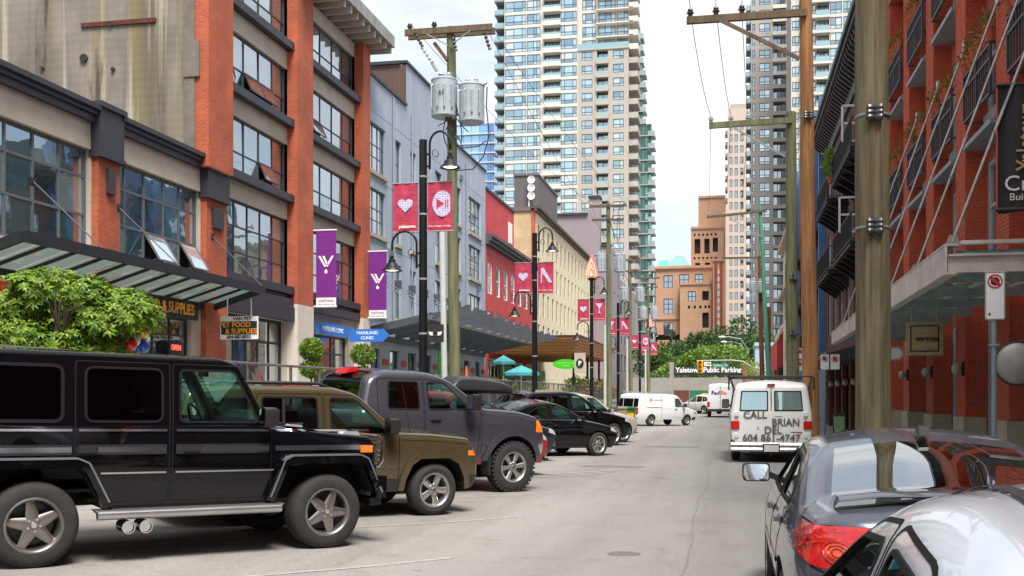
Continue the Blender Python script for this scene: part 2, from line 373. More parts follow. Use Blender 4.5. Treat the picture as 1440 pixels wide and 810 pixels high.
#ribbon('road_seam', mTAR, [(-3.0 + .05 * math.sin(y) + random.uniform(-.05, .05) + .012 * y, y) for y in np.arange(6, 30, 1.1)], .02, .004)
sheet('road_patch', mPATCH, -3.3, -1.9, 24.0, 24.5, .004); sheet('road_patch', mPATCH, -2.7, -.9, 33.5, 34.3, .004)
sheet('road_patch', mPATCH, 1.75, 2.24, 6, 60, .004)
HD = Vector((math.sin(R(43.4)), math.cos(R(43.4)), 0))      # direction the angle-parked cars point to
for k in range(-1, 9):
    e = Vector((-2.7, 10.3 + k * 3.72, 0)); a = e - HD * 5.6
    ribbon('parking_line', mLINE, [(a.x, a.y), (e.x, e.y)], .075, .004)
for k in range(3):
    e = Vector((-2.5 + .1 * k, 21.9 + .55 * k, 0)); a = e - HD * 2.2
    ribbon('parking_line', mLINE, [(a.x, a.y), (e.x, e.y)], .14, .008)
tag(MB().lathe([(.001, .012), (.15, .012), (.17, .010), (.175, .004)], 24, (-1.05, 10.9, -.006)).build('manhole_cover', M('cast iron', (.17, .15, .13), .6, .3, var=.3, scale=20, bump=.5, bscale=30)), 'round iron manhole cover set in the grey asphalt', 'manhole cover')

# ================================================================== left row of buildings
XL = -17.5
mBRICK = brick_mat('orange brick', '#bb512c', '#a54325', '#94745f', stain=.3)
mBEIGE = M('beige stucco', '#b3a79a', .85, var=.12, scale=1.2, bump=.15, bscale=30)
mDARK = M('charcoal painted trim', '#302f37', .55, var=.15, scale=2)
mFRAME = M('grey window frame', '#5d6064', .5, var=.08)
mFRAMED = M('dark window frame', '#35373a', .5, var=.08)
G1 = [glass_mat('shop glass %d' % i, c, r) for i, (c, r) in enumerate([('#1d3034', .42), ('#2a4a4c', .34), ('#16262c', .5), ('#39555a', .38), ('#6f7f80', .3)])]
def g1(i, j): return random.choice(G1)
def g1w(i, j): return random.choice(G1[:4] + G1[:2])
def yl(u, X=XL): return atX(u, 500, X).y
def zl(u, v, X=XL): return atX(u, v, X).z
# ---- low brick shop building with grid windows
B1 = thing('shop_building', 'two storey brick and beige shop building with gridded windows and charcoal cornice', 'building', (XL, 20, 0))
f = Fac((XL, 0, 0), (0, 1, 0), (1, 0, 0), B1)
YA, YP0, YP1, YB1, YP2, YP3 = 19.0, 26.95, 28.05, 33.15, 33.25, 34.75
op = [(YA - 4, 26.9, 5.55, 8.5), (28.1, 33.2, 5.55, 8.5), (20, 26.4, 1.3, 4.45), (28.3, 32.6, 1.3, 4.15)]
f.wall('wall', mBEIGE, 10, YP3, 1.0, 9.25, op, .35)
mb = MB(); f.box(mb, 10, YP0, 9.25, 9.45, 0, .16); f.box(mb, 10, YP0, 9.45, 9.58, 0, .24); f.box(mb, 10, YP0, 9.58, 9.72, 0, .34)
f.box(mb, YP1, YP2, 9.25, 9.45, 0, .16); f.box(mb, YP1, YP2, 9.45, 9.58, 0, .24); f.box(mb, YP1, YP2, 9.58, 9.72, 0, .34)
mb.build('cornice', mDARK, B1)
for a, b in ((YP0, YP1), (YP2, YP3)):
    f.wall('brick_pier', mBRICK, a, b, 1.0, 8.35, [], .1)
    mb = MB(); f.box(mb, a + .002, b - .002, 1.0, 8.34, -.1, .198); mb.build('brick_pier', mBRICK, B1)
    mb = MB(); f.box(mb, a - .05, b + .05, 8.35, 9.7, -.05, .3); f.box(mb, a - .1, b + .1, 9.7, 9.85, -.05, .38); f.box(mb, a - .08, b + .08, 8.3, 8.42, -.05, .34); mb.build('pier_cap', mDARK, B1)
    mb = MB(); f.box(mb, a + .38, b - .38, 7.35, 8.05, .2, .3); mb.build('wall_lamp', mDARK, B1)
f.window(YA, 26.9, 5.55, 8.5, 7, [1.05, 1.1, .7], mFRAME, g1, .2, .09, .07)
w = f.window(28.1, 33.2, 5.55, 8.5, [.7, 1.1, 1.18, 1.02, 1.03], [1.05, 1.1, .7], mFRAME, g1, .2, .09, .07, skip=((2, 0), (4, 0)))
def awning_sash(f, w, a0, a1, z0, z1, n, ang, frame, glass):
    """top-hung sash pushed open"""
    mb = MB(); t = .05; ca, sa = math.cos(ang), math.sin(ang)
    def q(a, h): return f.p(a, z1 - h * ca, n + h * sa)
    hh = z1 - z0
    for (b0, h0, b1, h1) in ((a0, 0, a1, 0), (a0, hh, a1, hh), (a0, 0, a0, hh), (a1, 0, a1, hh)): mb.beam(q(b0, h0), q(b1, h1), t, t)
    o = mb.build('open_sash', frame, w)
    g = MB(); e = f.N * .006; g.prism([q(a0, 0), q(a1, 0), q(a1, hh), q(a0, hh)], e); g.build('sash_pane', glass, w)
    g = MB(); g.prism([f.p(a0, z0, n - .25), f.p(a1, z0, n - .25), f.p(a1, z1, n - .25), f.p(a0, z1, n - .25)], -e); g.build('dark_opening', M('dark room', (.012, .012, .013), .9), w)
    g = MB()
    for a in (a0 + .04, a1 - .04): g.beam(f.p(a, z0, n), q(a, hh * .9), .02, .02)
    g.build('stay', frame, w)
GW = glass_mat('bright sash glass', '#aab4b8', .55)
awning_sash(f, w, 29.95, 31.05, 5.64, 6.62, -.14, R(32), mFRAME, GW); awning_sash(f, w, 32.12, 33.1, 5.64, 6.62, -.14, R(32), mFRAME, GW)
MB().box(XL - 14, XL - .4, 10, YP3 - .2, 8.9, 9.3).build('roof', M('roof felt', (.12, .12, .12), .9), B1)
MB().box(XL - 14, XL - .5, 10, 33, 1.0, 4.8).build('inner_wall', M('dim shop interior', (.05, .045, .04), .9, var=.4, scale=1.5), B1)
# shop windows and door under the canopy
f.window(20, 26.4, 1.3, 4.45, 4, [2.2, .8], mFRAMED, g1w, .2, .08, .06, name='shop_window')
f.window(28.3, 32.6, 1.3, 4.15, 4, [2.2, .5], mFRAMED, g1w, .2, .08, .06, name='shop_window')
# lettering board above the shop door
mSIGNB = M('black sign board', (.02, .02, .022), .5, var=0)
mYEL = M('yellow letters', '#f0a01e', .5, var=0); mWHT = M('white paint', (.78, .78, .76), .5, var=.04); mRED = M('red letters', '#d82a20', .5, var=0)
RXp = (R(90), 0, R(90))        # text facing +X
RYm = (R(90), 0, 0)            # text facing -Y
sg = tag(MB().box(XL + .02, XL + .1, 27.9, 32.9, 4.12, 4.75).build('shop_sign', mSIGNB), 'black board sign with yellow PET FOOD & SUPPLIES letters under glass canopy', 'sign')
OFF[sg] = Vector((0, 0, 0))
text('lettering', 'PET FOOD & SUPPLIES', .50, mYEL, sg, (XL + .105, 30.5, 4.42), RXp, .01, sx=.86, font_bold=.008)
MB().box(XL + .28, XL + .29, 22.6, 24.5, 3.78, 4.38).build('red_panel', mRED, B1)
sg = tag(MB().box(XL + .22, XL + .27, 21.0, 24.6, 3.7, 4.45).build('shop_sign', M('cream sign board', '#d8cba0', .6)), 'cream fascia board sign with white letters on red behind leafy tree', 'sign')
OFF[sg] = Vector((0, 0, 0)); text('lettering', 'lar', .62, mWHT, sg, (XL + .3, 23.9, 4.08), RXp, .01, font_bold=.012)
sg = tag(MB().box(XL + .03, XL + .06, 31.1, 31.9, 2.95, 3.35).build('open_sign', M('neon backing', (.03, .02, .03), .5)), 'small red OPEN window sign above door of pet shop', 'sign')
OFF[sg] = Vector((0, 0, 0)); text('lettering', 'OPEN', .24, M('red neon', (.9, .08, .05), .5, var=0, em=1.2), sg, (XL + .065, 31.5, 3.15), RXp, .005, font_bold=.006)
# ---- glass and steel canopy
mSTEEL = M('black steel', '#26262d', .5, .2, var=.2, scale=4)
mSTEELG = M('slate grey steel', '#4d5058', .5, .2, var=.15, scale=2)
CAN = milky_glass('canopy glass', (.62, .70, .67), .45)
C1 = thing('glass_canopy', 'black steel canopy with glass panels and tie rods over pet shop', 'canopy', (XL, 21.3, 4.6))
xa, xb, za, zb = XL + .05, -15.5, 4.62, 5.2
y0, y1 = 21.3, 33.9
mb = MB(); mb.beam((xb, y0, zb), (xb, y1, zb), .12, .26); mb.build('front_beam', mSTEEL, C1)
mb = MB(); mb.beam((xa, y0, za), (xa, y1, za), .12, .22); mb.build('wall_beam', mSTEEL, C1)
n = 11
for i in range(n + 1):
    y = y0 + (y1 - y0) * i / n
    MB().beam((xa, y, za), (xb - .06, y, zb), .06 if 0 < i < n else .12, .08 if 0 < i < n else .24).build('rafter', mSTEEL, C1)
    if i < n:
        h = (y1 - y0) / n
        MB().prism([(xa, y + .05, za + .1), (xb - .07, y + .05, zb + .1), (xb - .07, y + h - .05, zb + .1), (xa, y + h - .05, za + .1)], (0, 0, .012)).build('glass_panel', CAN, C1)
for y in (24.4, 28.3, 34.0):
    MB().cyl((xb, min(y, y1 - .1), zb + .1), (XL + .2, y - .3, 7.05), .018, n=6).build('tie_rod', mSTEEL, C1)
    MB().box(XL + .1, XL + .22, y - .4, y - .2, 6.95, 7.15).build('rod_anchor', mSTEEL, C1)
# hanging pet sign
def sgn_board(name, label, xs, y, zs, t, mat, cat='sign', group=None):
    o = thing(name, label, cat, ((xs[0] + xs[1]) / 2, y, zs[0]), group=group)
    MB().box(xs[0], xs[1], y - t / 2, y + t / 2, zs[0], zs[1]).build('board', mat, o)
    return o
yS = 33.6; xs = (-16.95, -15.58); cx = sum(xs) / 2
o = sgn_board('hanging_sign', 'hanging white and black PET FOOD & SUPPLIES sign below canopy end', xs, yS, (3.52, 4.30), .06, mWHT)
MB().box(xs[0] + .03, xs[1] - .03, yS - .036, yS - .032, 3.68, 4.13).build('black_panel', mSIGNB, o)
mBLK = M('black letters', (.02, .02, .02), .5, var=0)
for s, z, sz, m_, al, dx in (('VAN PET', 4.215, .17, mBLK, 'CENTER', .12), ('PET FOOD', 4.01, .24, mYEL, 'CENTER', -.14), ('& SUPPLIES', 3.79, .24, mYEL, 'CENTER', .08), ('604-687-8933', 3.60, .155, mBLK, 'CENTER', 0)):
    text('lettering', s, sz, m_, o, (cx + dx, yS - .04, z), RYm, .004, al, font_bold=.004)
for x in (xs[0] + .25, xs[1] - .25): MB().cyl((x, yS, 4.3), (x, yS, 4.9), .02, n=6).build('hanger', mWHT, o)

# ---- five storey brick building
B2 = thing('brick_building', 'tall orange brick building with beige spandrels, ribbon windows and stained concrete side', 'building', (XL, 35, 0))
f = Fac((XL, 0, 0), (0, 1, 0), (1, 0, 0), B2)
y0, y1 = 32.95, 49.35
piers = [(32.95, 34.75), (40.45, 42.1), (48.35, 49.35)]
bays = [(34.75, 40.45), (42.1, 48.35)]
levels = [(6.0, 8.72), (9.7, 11.75), (12.75, 14.8), (15.85, 17.75)]
ops = [(a, b, z0, z1) for a, b in bays for z0, z1 in levels] + [(35.0, 40.3, 1.2, 4.6), (43.0, 47.6, 1.2, 4.3)]
f.wall('wall', mBEIGE, 34.75, 48.35, 1.0, 18.4, ops, .3)
for i, (a, b) in enumerate(piers):
    z0 = 9.3 if i == 0 else 5.3
    mb = MB(); f.box(mb, a, b, z0, 18.4, -.4, .45); mb.build('brick_pier', mBRICK, B2)
    if i: mb = MB(); f.box(mb, a - .02, b + .02, 1.0, 5.3, -.4, .46); mb.build('pier_base', M('painted cream base', '#c4bcb0', .8, var=.08), B2)
for a, b in bays:
    for k, (z0, z1) in enumerate(levels):
        rows = [.8, 1, .9] if k == 0 else [.38, .62]
        sk = {1: ((3, 0),), 2: ((2, 0), (3, 0)), 3: ()}.get(k, ())
        if b > 43: sk = ((1, 0),) if k == 2 else ()
        cols = [.5, 1.05, 1.05, 1, .9] if k else [1] * 5
        w = f.window(a + .02, b - .02, z0, z1, cols, rows, mFRAMED, g1, .15, .08, .05, skip=sk)
        cw = (b - a - .2); cc = np.cumsum([0] + cols) / sum(cols) * cw + a + .1
        for (i, j) in sk:
            awning_sash(f, w, cc[i] + .03, cc[i + 1] - .03, z0 + .1, z0 + .1 + (z1 - z0 - .16) * rows[0] / sum(rows), -.1, R(24), mFRAMED, G1[0])
        mb = MB(); f.box(mb, a - .0, b + .0, z0 - .32, z0 - .02, 0, .32); mb.build('sill_band', mDARK, B2)
    mb = MB(); f.box(mb, a, b, 5.15, 5.5, 0, .3); mb.build('sill_band', mDARK, B2)
# roof overhang with soffit ribs
mROOFE = M('roof edge', '#8c8c88', .7, var=.25, scale=3, stretch=(1, 1, .2))
MB().box(XL - .3, XL + 1.35, 40.3, 50.4, 18.75, 19.3).build('roof_edge', mROOFE, B2)
for i in range(13):
    MB().box(XL - .2, XL + 1.25, 40.5 + i * .8, 40.62 + i * .8, 18.42, 18.76).build('soffit_rib', mBEIGE, B2)
MB().box(XL - 16, XL - .42, 33.2, 49.2, 18.0, 18.9).build('roof', M('roof felt', (.12, .12, .12), .9), B2)
# stained concrete party wall above the shop roof
def stained_mat():
    m, t, b = nodes('stained concrete'); N = t.nodes.new; K = t.links.new
    tcn = N('ShaderNodeTexCoord')
    def nz_(sc, st, d=6, off=(0, 0, 0)):
        mpn = N('ShaderNodeMapping'); mpn.inputs['Scale'].default_value = st; mpn.inputs['Location'].default_value = off; K(tcn.outputs['Object'], mpn.inputs[0])
        n = N('ShaderNodeTexNoise'); n.inputs['Scale'].default_value = sc; n.inputs['Detail'].default_value = d; n.inputs['Roughness'].default_value = .6; K(mpn.outputs[0], n.inputs['Vector']); return n
    prev = None
    def layer(prev, n, p0, p1, colr, fac):
        r = N('ShaderNodeMapRange'); r.inputs[1].default_value = p0; r.inputs[2].default_value = p1; r.inputs[4].default_value = fac; K(n.outputs['Fac'], r.inputs[0])
        x = N('ShaderNodeMix'); x.data_type = 'RGBA'; K(r.outputs[0], x.inputs['Factor']); x.inputs['B'].default_value = (*lin(colr), 1)
        if prev is None: x.inputs['A'].default_value = (*lin('#857d74'), 1)
        else: K(prev.outputs['Result'], x.inputs['A'])
        return x
    a = layer(None, nz_(.5, (1, 1, 1)), .4, .7, '#6a655d', 1)
    a = layer(a, nz_(.8, (1, 1, .07), 7), .46, .64, '#5c554a', .85)        # grey-brown runs
    a = layer(a, nz_(.75, (1, 1, .04), 6, (4, 0, 0)), .54, .66, '#7f7440', .8)   # moss yellow runs
    a = layer(a, nz_(1.3, (1, 1, .035), 7, (9, 0, 3)), .57, .66, '#b3ab99', .75)    # lime runs
    a = layer(a, nz_(1.0, (1, 1, .11), 8, (2, 0, 7)), .57, .63, '#3d352e', .85)
    K(a.outputs['Result'], b.inputs['Base Color']); b.inputs['Roughness'].default_value = .9
    bp = N('ShaderNodeBump'); bp.inputs['Strength'].default_value = .12; bp.inputs['Distance'].default_value = .02
    w_ = N('ShaderNodeTexWave'); w_.bands_direction = 'Z'; w_.inputs['Scale'].default_value = 1.1; w_.inputs['Distortion'].default_value = 1.5; K(tcn.outputs['Object'], w_.inputs['Vector'])
    K(w_.outputs['Fac'], bp.inputs['Height']); K(bp.outputs[0], b.inputs['Normal'])
    return m
mSTAIN = stained_mat()
MB().box(XL - 16, XL - .42, 33.0, 33.3, 1.0, 18.9).build('party_wall', mSTAIN, B2)
mOLD = M('old concrete', '#6e685f', .9, var=.25, scale=2, bump=.5, bscale=12)
MB().box(XL - .43, XL - .05, 32.9, 33.35, 9.3, 18.8).build('concrete_edge', mOLD, B2)
MB().box(XL - .45, XL + .14, 32.86, 33.3, 12.3, 13.5).build('broken_corbel', mOLD, B2)
MB().box(XL - .4, XL + .2, 32.86, 33.3, 16.9, 17.7).build('broken_corbel', mOLD, B2)
MB().box(XL - 4.3, XL - 1.5, 32.93, 33.02, 14.25, 14.4).build('rust_strip', M('rusted steel', '#5a2e22', .85, .2, var=.35, scale=5), B2)
for x, z, s in ((-24.2, 12.9, .12), (-23.3, 12.95, .12), (-21.7, 13.2, .3), (-20.6, 12.75, .15), (-20.7, 14.3, .2)):
    a = random.random(); MB().lathe([(.001, -.05), (s * .5, -.05), (s * .42, .06), (.001, .06)], 9, (x, 32.97, z), 'Y').build('anchor_stub', M('dark iron', (.02, .018, .016), .8), B2)
MB().tube([(XL + .25, 34.8, 16.5), (XL + .2, 34.9, 14), (XL + .3, 35.2, 12.9), (XL + .3, 34.9, 12.4)], .025, 6).build('hanging_cable', mBLK, B2)
# ground floor of the brick building
mDP = M('dark shopfront panel', '#2b2a31', .55, var=.15)
mb = MB(); f.box(mb, 34.8, 40.4, 4.6, 5.15, 0, .35); mb.build('fascia', mDP, B2)
f.window(35.0, 40.3, 1.2, 4.6, 5, [2.4, .8], mDP, G1[2], .25, .12, .1, name='shop_window')
f.window(43.0, 47.6, 1.2, 4.3, [1, 1, 1.2], [2.2, .7], mFRAMED, g1w, .25, .1, .08, name='shop_window')
# ---- wellness banners (hang at right angles to the wall)
mPUR = M('purple fabric', '#6d1a7c', .75, var=.06, scale=2)
mPURW = M('white fabric', (.72, .70, .72), .75, var=.05)
def vbanner(y, label):
    o = thing('wall_banner', label, 'banner', (XL + .9, y, 7.3))
    x0, x1 = XL + .5, XL + 1.38
    MB().box(x0, x1, y - .01, y + .01, 5.72, 8.6).build('cloth', mPUR, o)
    MB().box(x0, x1, y - .011, y + .011, 5.3, 5.72).build('white_strip', mPURW, o)
    for z in (5.35, 8.55): MB().cyl((XL + .3, y, z), (x1 + .03, y, z), .035, n=8).build('bracket', mWHT, o)
    cxx = (x0 + x1) / 2; yy = y - .014
    lg = MB()
    for (a, b, c, d) in ((-.30, .32, -.02, -.14), (-.12, .32, .06, -.05), (.30, .32, .02, -.14)):
        lg.beam((cxx + a, yy, 7.15 + b), (cxx + c, yy, 7.15 + d), .01, .085, up=(0, 1, 0)) if False else lg.prism([(cxx + a - .05, yy, 7.15 + b), (cxx + a + .05, yy, 7.15 + b), (cxx + c + .05, yy, 7.15 + d), (cxx + c - .05, yy, 7.15 + d)], (0, -.004, 0))
    lg.prism([(cxx, yy, 6.93)] + [(cxx + .07 * math.cos(q), yy, 6.80 + .07 * math.sin(q)) for q in np.linspace(R(150), R(390), 10)][::-1], (0, -.004, 0))
    lg.build('logo', mWHT, o)
    text('lettering', 'wellness', .2, M('grey letters', '#77707c', .6, var=0), o, (cxx, y - .015, 5.60), RYm, .002); text('lettering', 'boutique', .2, M('grey letters', '#77707c', .6, var=0), o, (cxx, y - .015, 5.42), RYm, .002)
vbanner(42.3, 'purple W banner on the brick pier above white shopfront'); vbanner(49.0, 'purple W banner at the corner beside the blue grey building')
# blue clinic sign
mBLU = M('blue sign', '#2b6fc4', .5, var=.05)
o = thing('clinic_sign', 'blue arrow shaped MAINLAND CLINIC sign beside the doorway', 'sign', (XL + .6, 46, 4.4))
MB().box(XL + .32, XL + .42, 42.7, 46.5, 4.25, 4.75).build('fascia_board', mBLU, o)
text('lettering', 'MAINLAND CLINIC', .3, mWHT, o, (XL + .425, 44.5, 4.5), RXp, .004)
yy = 46.9
MB().prism([(XL + .3, yy, 4.1), (XL + 1.9, yy, 4.1), (XL + 2.2, yy, 4.38), (XL + 1.9, yy, 4.68), (XL + .3, yy, 4.68)], (0, .08, 0)).build('arrow_board', mBLU, o)
text('lettering', 'MAINLAND', .2, mWHT, o, (XL + 1.15, yy - .005, 4.5), RYm, .003, font_bold=.004); text('lettering', 'CLINIC', .2, mWHT, o, (XL + 1.15, yy - .005, 4.27), RYm, .003, font_bold=.004)

# ---- blue grey building
mGREYV = M('vent grille', '#5d636b', .6, var=.2); mBLUEG = M('blue grey stucco', '#9ba3b0', .85, var=.14, scale=.9, bump=.15, bscale=25, stretch=(1, 1, .35))
mSTONE = M('stone sill', '#a59a88', .85, var=.15)
mBRN = M('brown ribbed metal', '#5b443e', .6, .2, var=.15, scale=12, stretch=(1, 1, .02))
B3 = thing('stucco_building', 'blue grey stucco building with stone sills and brown metal penthouse', 'building', (XL, 50, 0))
f = Fac((XL, 0, 0), (0, 1, 0), (1, 0, 0), B3)
ya, yb = 49.4, 76.3; yh = yl(571); yh2 = yl(634)
us = [(512, 542, 5), (556, 564, 2), (577, 585, 2), (612, 621, 2), (641, 648, 2), (659, 676, 4)]
ops = []
for (z0, z1) in ((12.9, 15.35), (9.75, 12.05), (5.75, 8.65)):
    for (ua, ub, n) in us: ops.append((yl(ua), yl(ub), z0, z1, n))
gops = [(50.6 + i * 3.2, 52.2 + i * 3.2, 1.25, 4.0, 1) for i in range(8)]
mb = MB(); f.wall('', None, ya, yb, 1.0, 17.6, ops + gops, .3, mb=mb); mb.build('wall', mBLUEG, B3)
f.wall('parapet', mBLUEG, yh, yh2, 17.6, 20.0, []); f.wall('parapet', mBLUEG, yh2, yb, 17.6, 18.0, [])
MB().box(XL - 12, XL - .01, yh - .05, yh2, 17.5, 19.9).build('penthouse', mBRN, B3)
mb = MB(); mb.box(XL - .3, XL + .1, ya, yh, 17.6, 17.75); mb.box(XL - .3, XL + .1, yh - .1, yh2, 20.0, 20.14); mb.box(XL - 12, XL - .3, yh - .2, yh + .1, 19.95, 20.12); mb.box(XL - .3, XL + .1, yh2, yb, 18.0, 18.12)
mb.build('coping', mDARK, B3)
MB().box(XL - 14, XL - .31, ya, yb - .1, 1.0, 17.5).build('inner_wall', M('dim room', (.03, .03, .032), .9), B3)
for k, (a, b, z0, z1, n) in enumerate(ops):
    f.window(a, b, z0, z1, {5: 4, 4: 3, 2: 2}[n] if n > 2 else 1, [.55, .45, .7] if n > 2 else 2, mFRAME, g1, .18, .06, .04)
    mb = MB(); f.box(mb, a - .1, b + .1, z0 - .2, z0 - .004, -.02, .14); mb.build('sill', mSTONE, B3)
for k, (a, b, z0, z1, n) in enumerate(gops):
    f.window(a, b, z0, z1, 1 if k % 2 else 2, [2, .7], mFRAMED, g1w, .2, .07, .05, name='shop_window')
    MB().box(XL + .02, XL + .06, b + .3, b + 1.2, 3.2, 3.5).build('name_plate', M('red plate', '#b8402c', .6), B3)
MB().box(XL + .01, XL + .07, 63.3, 64.4, 1.25, 4.5).build('green_panel', M('bright green panel', '#2fd02c', .5, var=.05), B3)
for z in (9.3, 12.5, 15.9): mb = MB(); f.box(mb, ya + .05, yb - .05, z, z + .025, .002, .006); mb.build('wall_joint', M('joint shade', '#7b838f', .9), B3)
for y in (54.2, 57.6, 66.2, 70.3): MB().cyl((XL + .07, y, 5.3), (XL + .07, y, 17.4), .055, n=8).build('downpipe', M('painted pipe', '#868e9a', .6), B3)
for y, z in ((53.6, 8.9), (60.1, 12.3), (63.0, 9.2), (68.6, 15.9), (73.6, 9.0)): MB().box(XL, XL + .16, y, y + .4, z, z + .34).build('wall_vent', mGREYV, B3)
# its steel canopy: rising outriggers with a pipe
C2 = thing('steel_canopy', 'slate grey steel canopy with rising beams and long front pipe', 'canopy', (XL, 49.5, 4.6))
for i in range(11):
    y = 49.5 + i * 2.58
    o = MB().beam((XL + .05, y, 4.75), (-12.1, y, 5.78), .14, .3).build('outrigger_beam', mSTEELG, C2)
    MB().cyl((XL + .02, y, 7.6), (-13.9, y, 5.55), .02, n=6).build('tie_rod', mSTEELG, C2)
    MB().box(XL, XL + .35, y - .12, y + .12, 7.3, 7.75).build('rod_anchor', mSTEELG, C2)
    if i < 10: MB().prism([(XL + .1, y + .1, 4.93), (-14.0, y + .1, 5.63), (-14.0, y + 2.48, 5.63), (XL + .1, y + 2.48, 4.93)], (0, 0, .015)).build('glass_panel', CAN, C2)
MB().cyl((-14.0, 49.2, 5.36), (-14.0, 75.8, 5.36), .11, n=10).build('front_pipe', M('galvanised pipe', '#8d8a86', .45, .6, var=.15), C2)
MB().beam((XL + .06, 49.4, 4.55), (XL + .06, 75.8, 4.55), .12, .3).build('wall_beam', mSTEELG, C2)

# ---- red building
mREDW = M('red painted stucco', '#b84040', .8, var=.18, scale=1.2, bump=.1)
B4 = thing('red_building', 'red painted building with dark cornice and white framed windows', 'building', (XL, 77, 0))
f = Fac((XL, 0, 0), (0, 1, 0), (1, 0, 0), B4)
ops = [(77.0 + i * 2.9, 78.7 + i * 2.9, z0, z1) for i in range(7) for z0, z1 in ((9.2, 11.6), (5.9, 7.9))] + [(77.2 + 5 * i, 81.2 + 5 * i, 1.2, 4.4) for i in range(4)]
f.wall('wall', mREDW, 76.35, 96.4, 1.0, 13.0, ops, .25)
for (a, b, z0, z1) in ops: f.window(a, b, z0, z1, 1 if b - a < 3 else 3, 2 if z0 > 5 else 1, mWHT, g1, .12, .09, .06)
mb = MB(); f.box(mb, 76.35, 96.4, 12.75, 13.0, .0, .25); f.box(mb, 76.35, 96.4, 13.0, 13.25, -.2, .45); f.box(mb, 76.35, 96.4, 13.25, 13.5, -.2, .6); mb.build('cornice', M('dark grey cornice', '#4b4a4b', .7, var=.15), B4)
MB().box(XL - 12, XL - .3, 76.5, 88.3, 13.0, 17.0).box(XL - 12, XL - .3, 88.3, 96.3, 12.8, 13.2).build('upper_storey', mREDW, B4)
MB().box(XL - 12.1, XL - .2, 76.4, 88.45, 17.0, 17.2).build('coping', mBLK, B4)
MB().box(XL - .31, XL - .22, 86.0, 87.3, 14.2, 15.9).build('window', mWHT, B4)
MB().box(XL - 12, XL - .3, 76.5, 96.3, 1.0, 12.8).build('inner_wall', M('dim room', (.03, .03, .032), .9), B4)
# ---- cream brick warehouse
mCREAM = M('cream painted brick', '#cfc4a8', .85, var=.16, scale=1.5, bump=.1)
mBUFF = brick_mat('buff brick', '#c7b58f', '#baa782', '#a39272', stain=.25)
B5 = thing('cream_warehouse', 'cream warehouse with rows of tall narrow windows and dark eaves', 'building', (XL, 97, 0))
f = Fac((XL, 0, 0), (0, 1, 0), (1, 0, 0), B5)
ops = [(98.2 + i * 2.75, 99.2 + i * 2.75, z0, z0 + 2.3) for i in range(14) for z0 in (15.3, 12.2, 9.1, 6.0)]
f.wall('wall', mCREAM, 96.5, 137.5, 1.0, 18.8, ops, .25)
for (a, b, z0, z1) in ops: f.window(a, b, z0, z1, 1, 2, mFRAMED, G1[2], .16, .06, .05)
MB().box(XL - 14, XL - .28, 96.55, 137, 1.0, 18.6).build('side_wall', mBUFF, B5)
MB().box(XL - .28, XL + .004, 96.46, 96.9, 13.0, 18.7).build('corner_quoin', mBRICK, B5)
mb = MB(); f.box(mb, 96.3, 137.6, 18.8, 19.05, -.3, .5); f.box(mb, 96.3, 137.6, 18.55, 18.8, 0, .25); mb.build('eaves', M('dark eaves', '#4a4138', .7, var=.2), B5)
MB().box(XL - 14, XL - .3, 96.4, 137, 18.6, 19.0).build('roof', M('roof felt', (.12, .12, .12), .9), B5)
MB().box(-20.9, -18.5, 104, 116, 18.9, 23.4).box(-21, -18.4, 103.9, 116.1, 23.4, 23.6).build('roof_block', M('dark grey cladding', '#595557', .7, var=.08), B5)
o = thing('satellite_dish', 'pair of white dishes on a mast on the dark roof block', 'dish', (-19.2, 103.5, 19))
MB().cyl((-19.35, 103.6, 19), (-19.35, 103.6, 23.2), .06, n=6).build('mast', mWHT, o)
for z in (22.9, 22.1, 21.3): MB().lathe([(.001, .1), (.2, .06), (.36, -.06), (.38, -.1), (.36, -.1), (.001, .06)], 14, (-19.1, 103.5, z), 'Y').build('dish', mWHT, o)
# ---- brown grey block beyond, and the modern grey block
mTAUPE = M('taupe stucco', '#8a7f83', .85, var=.06, scale=.6)
B6 = thing('taupe_building', 'taupe stucco building with chimney block beside cream warehouse', 'building', (XL, 140, 0))
f = Fac((0, 138.6, 0), (1, 0, 0), (0, -1, 0), B6)
ops = [(-19.4, -18.2, z, z + 3.2) for z in (17.0, 10.8, 6.0)]
f.wall('wall', mTAUPE, -27, -17.9, 0, 25.2, ops, .2)
for q in ops: f.window(*q, 2, 1, mFRAMED, G1[3], .12, .07, .05)
f.wall('wall', mTAUPE, -17.9, -16.5, 0, 27.4, [], .2); f.wall('wall', mTAUPE, -16.5, -15.0, 0, 21, [], .2)
MB().box(-27, -17.9, 138.82, 150, 0, 25.1).box(-17.9, -16.5, 138.62, 140.5, 0, 27.3).box(-16.5, -15.02, 138.62, 150, 0, 20.9).build('core', mTAUPE, B6)
MB().box(-18.0, -16.4, 138.4, 140.6, 27.4, 27.7).box(-27.2, -18.05, 138.3, 138.9, 25.2, 25.5).box(-16.35, -14.9, 138.4, 138.9, 21, 21.25).build('coping', mDARK, B6)
f2 = Fac((-14.98, 0, 0), (0, 1, 0), (1, 0, 0), B6)
f2.wall('wall', mTAUPE, 138.8, 175, 0, 18, [(141 + 5 * i, 143.5 + 5 * i, z, z + 2.4) for i in range(6) for z in (5, 9, 13)], .2)
for i in range(6):
    for z in (5, 9, 13): f2.window(141 + 5 * i, 143.5 + 5 * i, z, z + 2.4, 2, 1, mFRAMED, G1[3], .12, .07, .05)
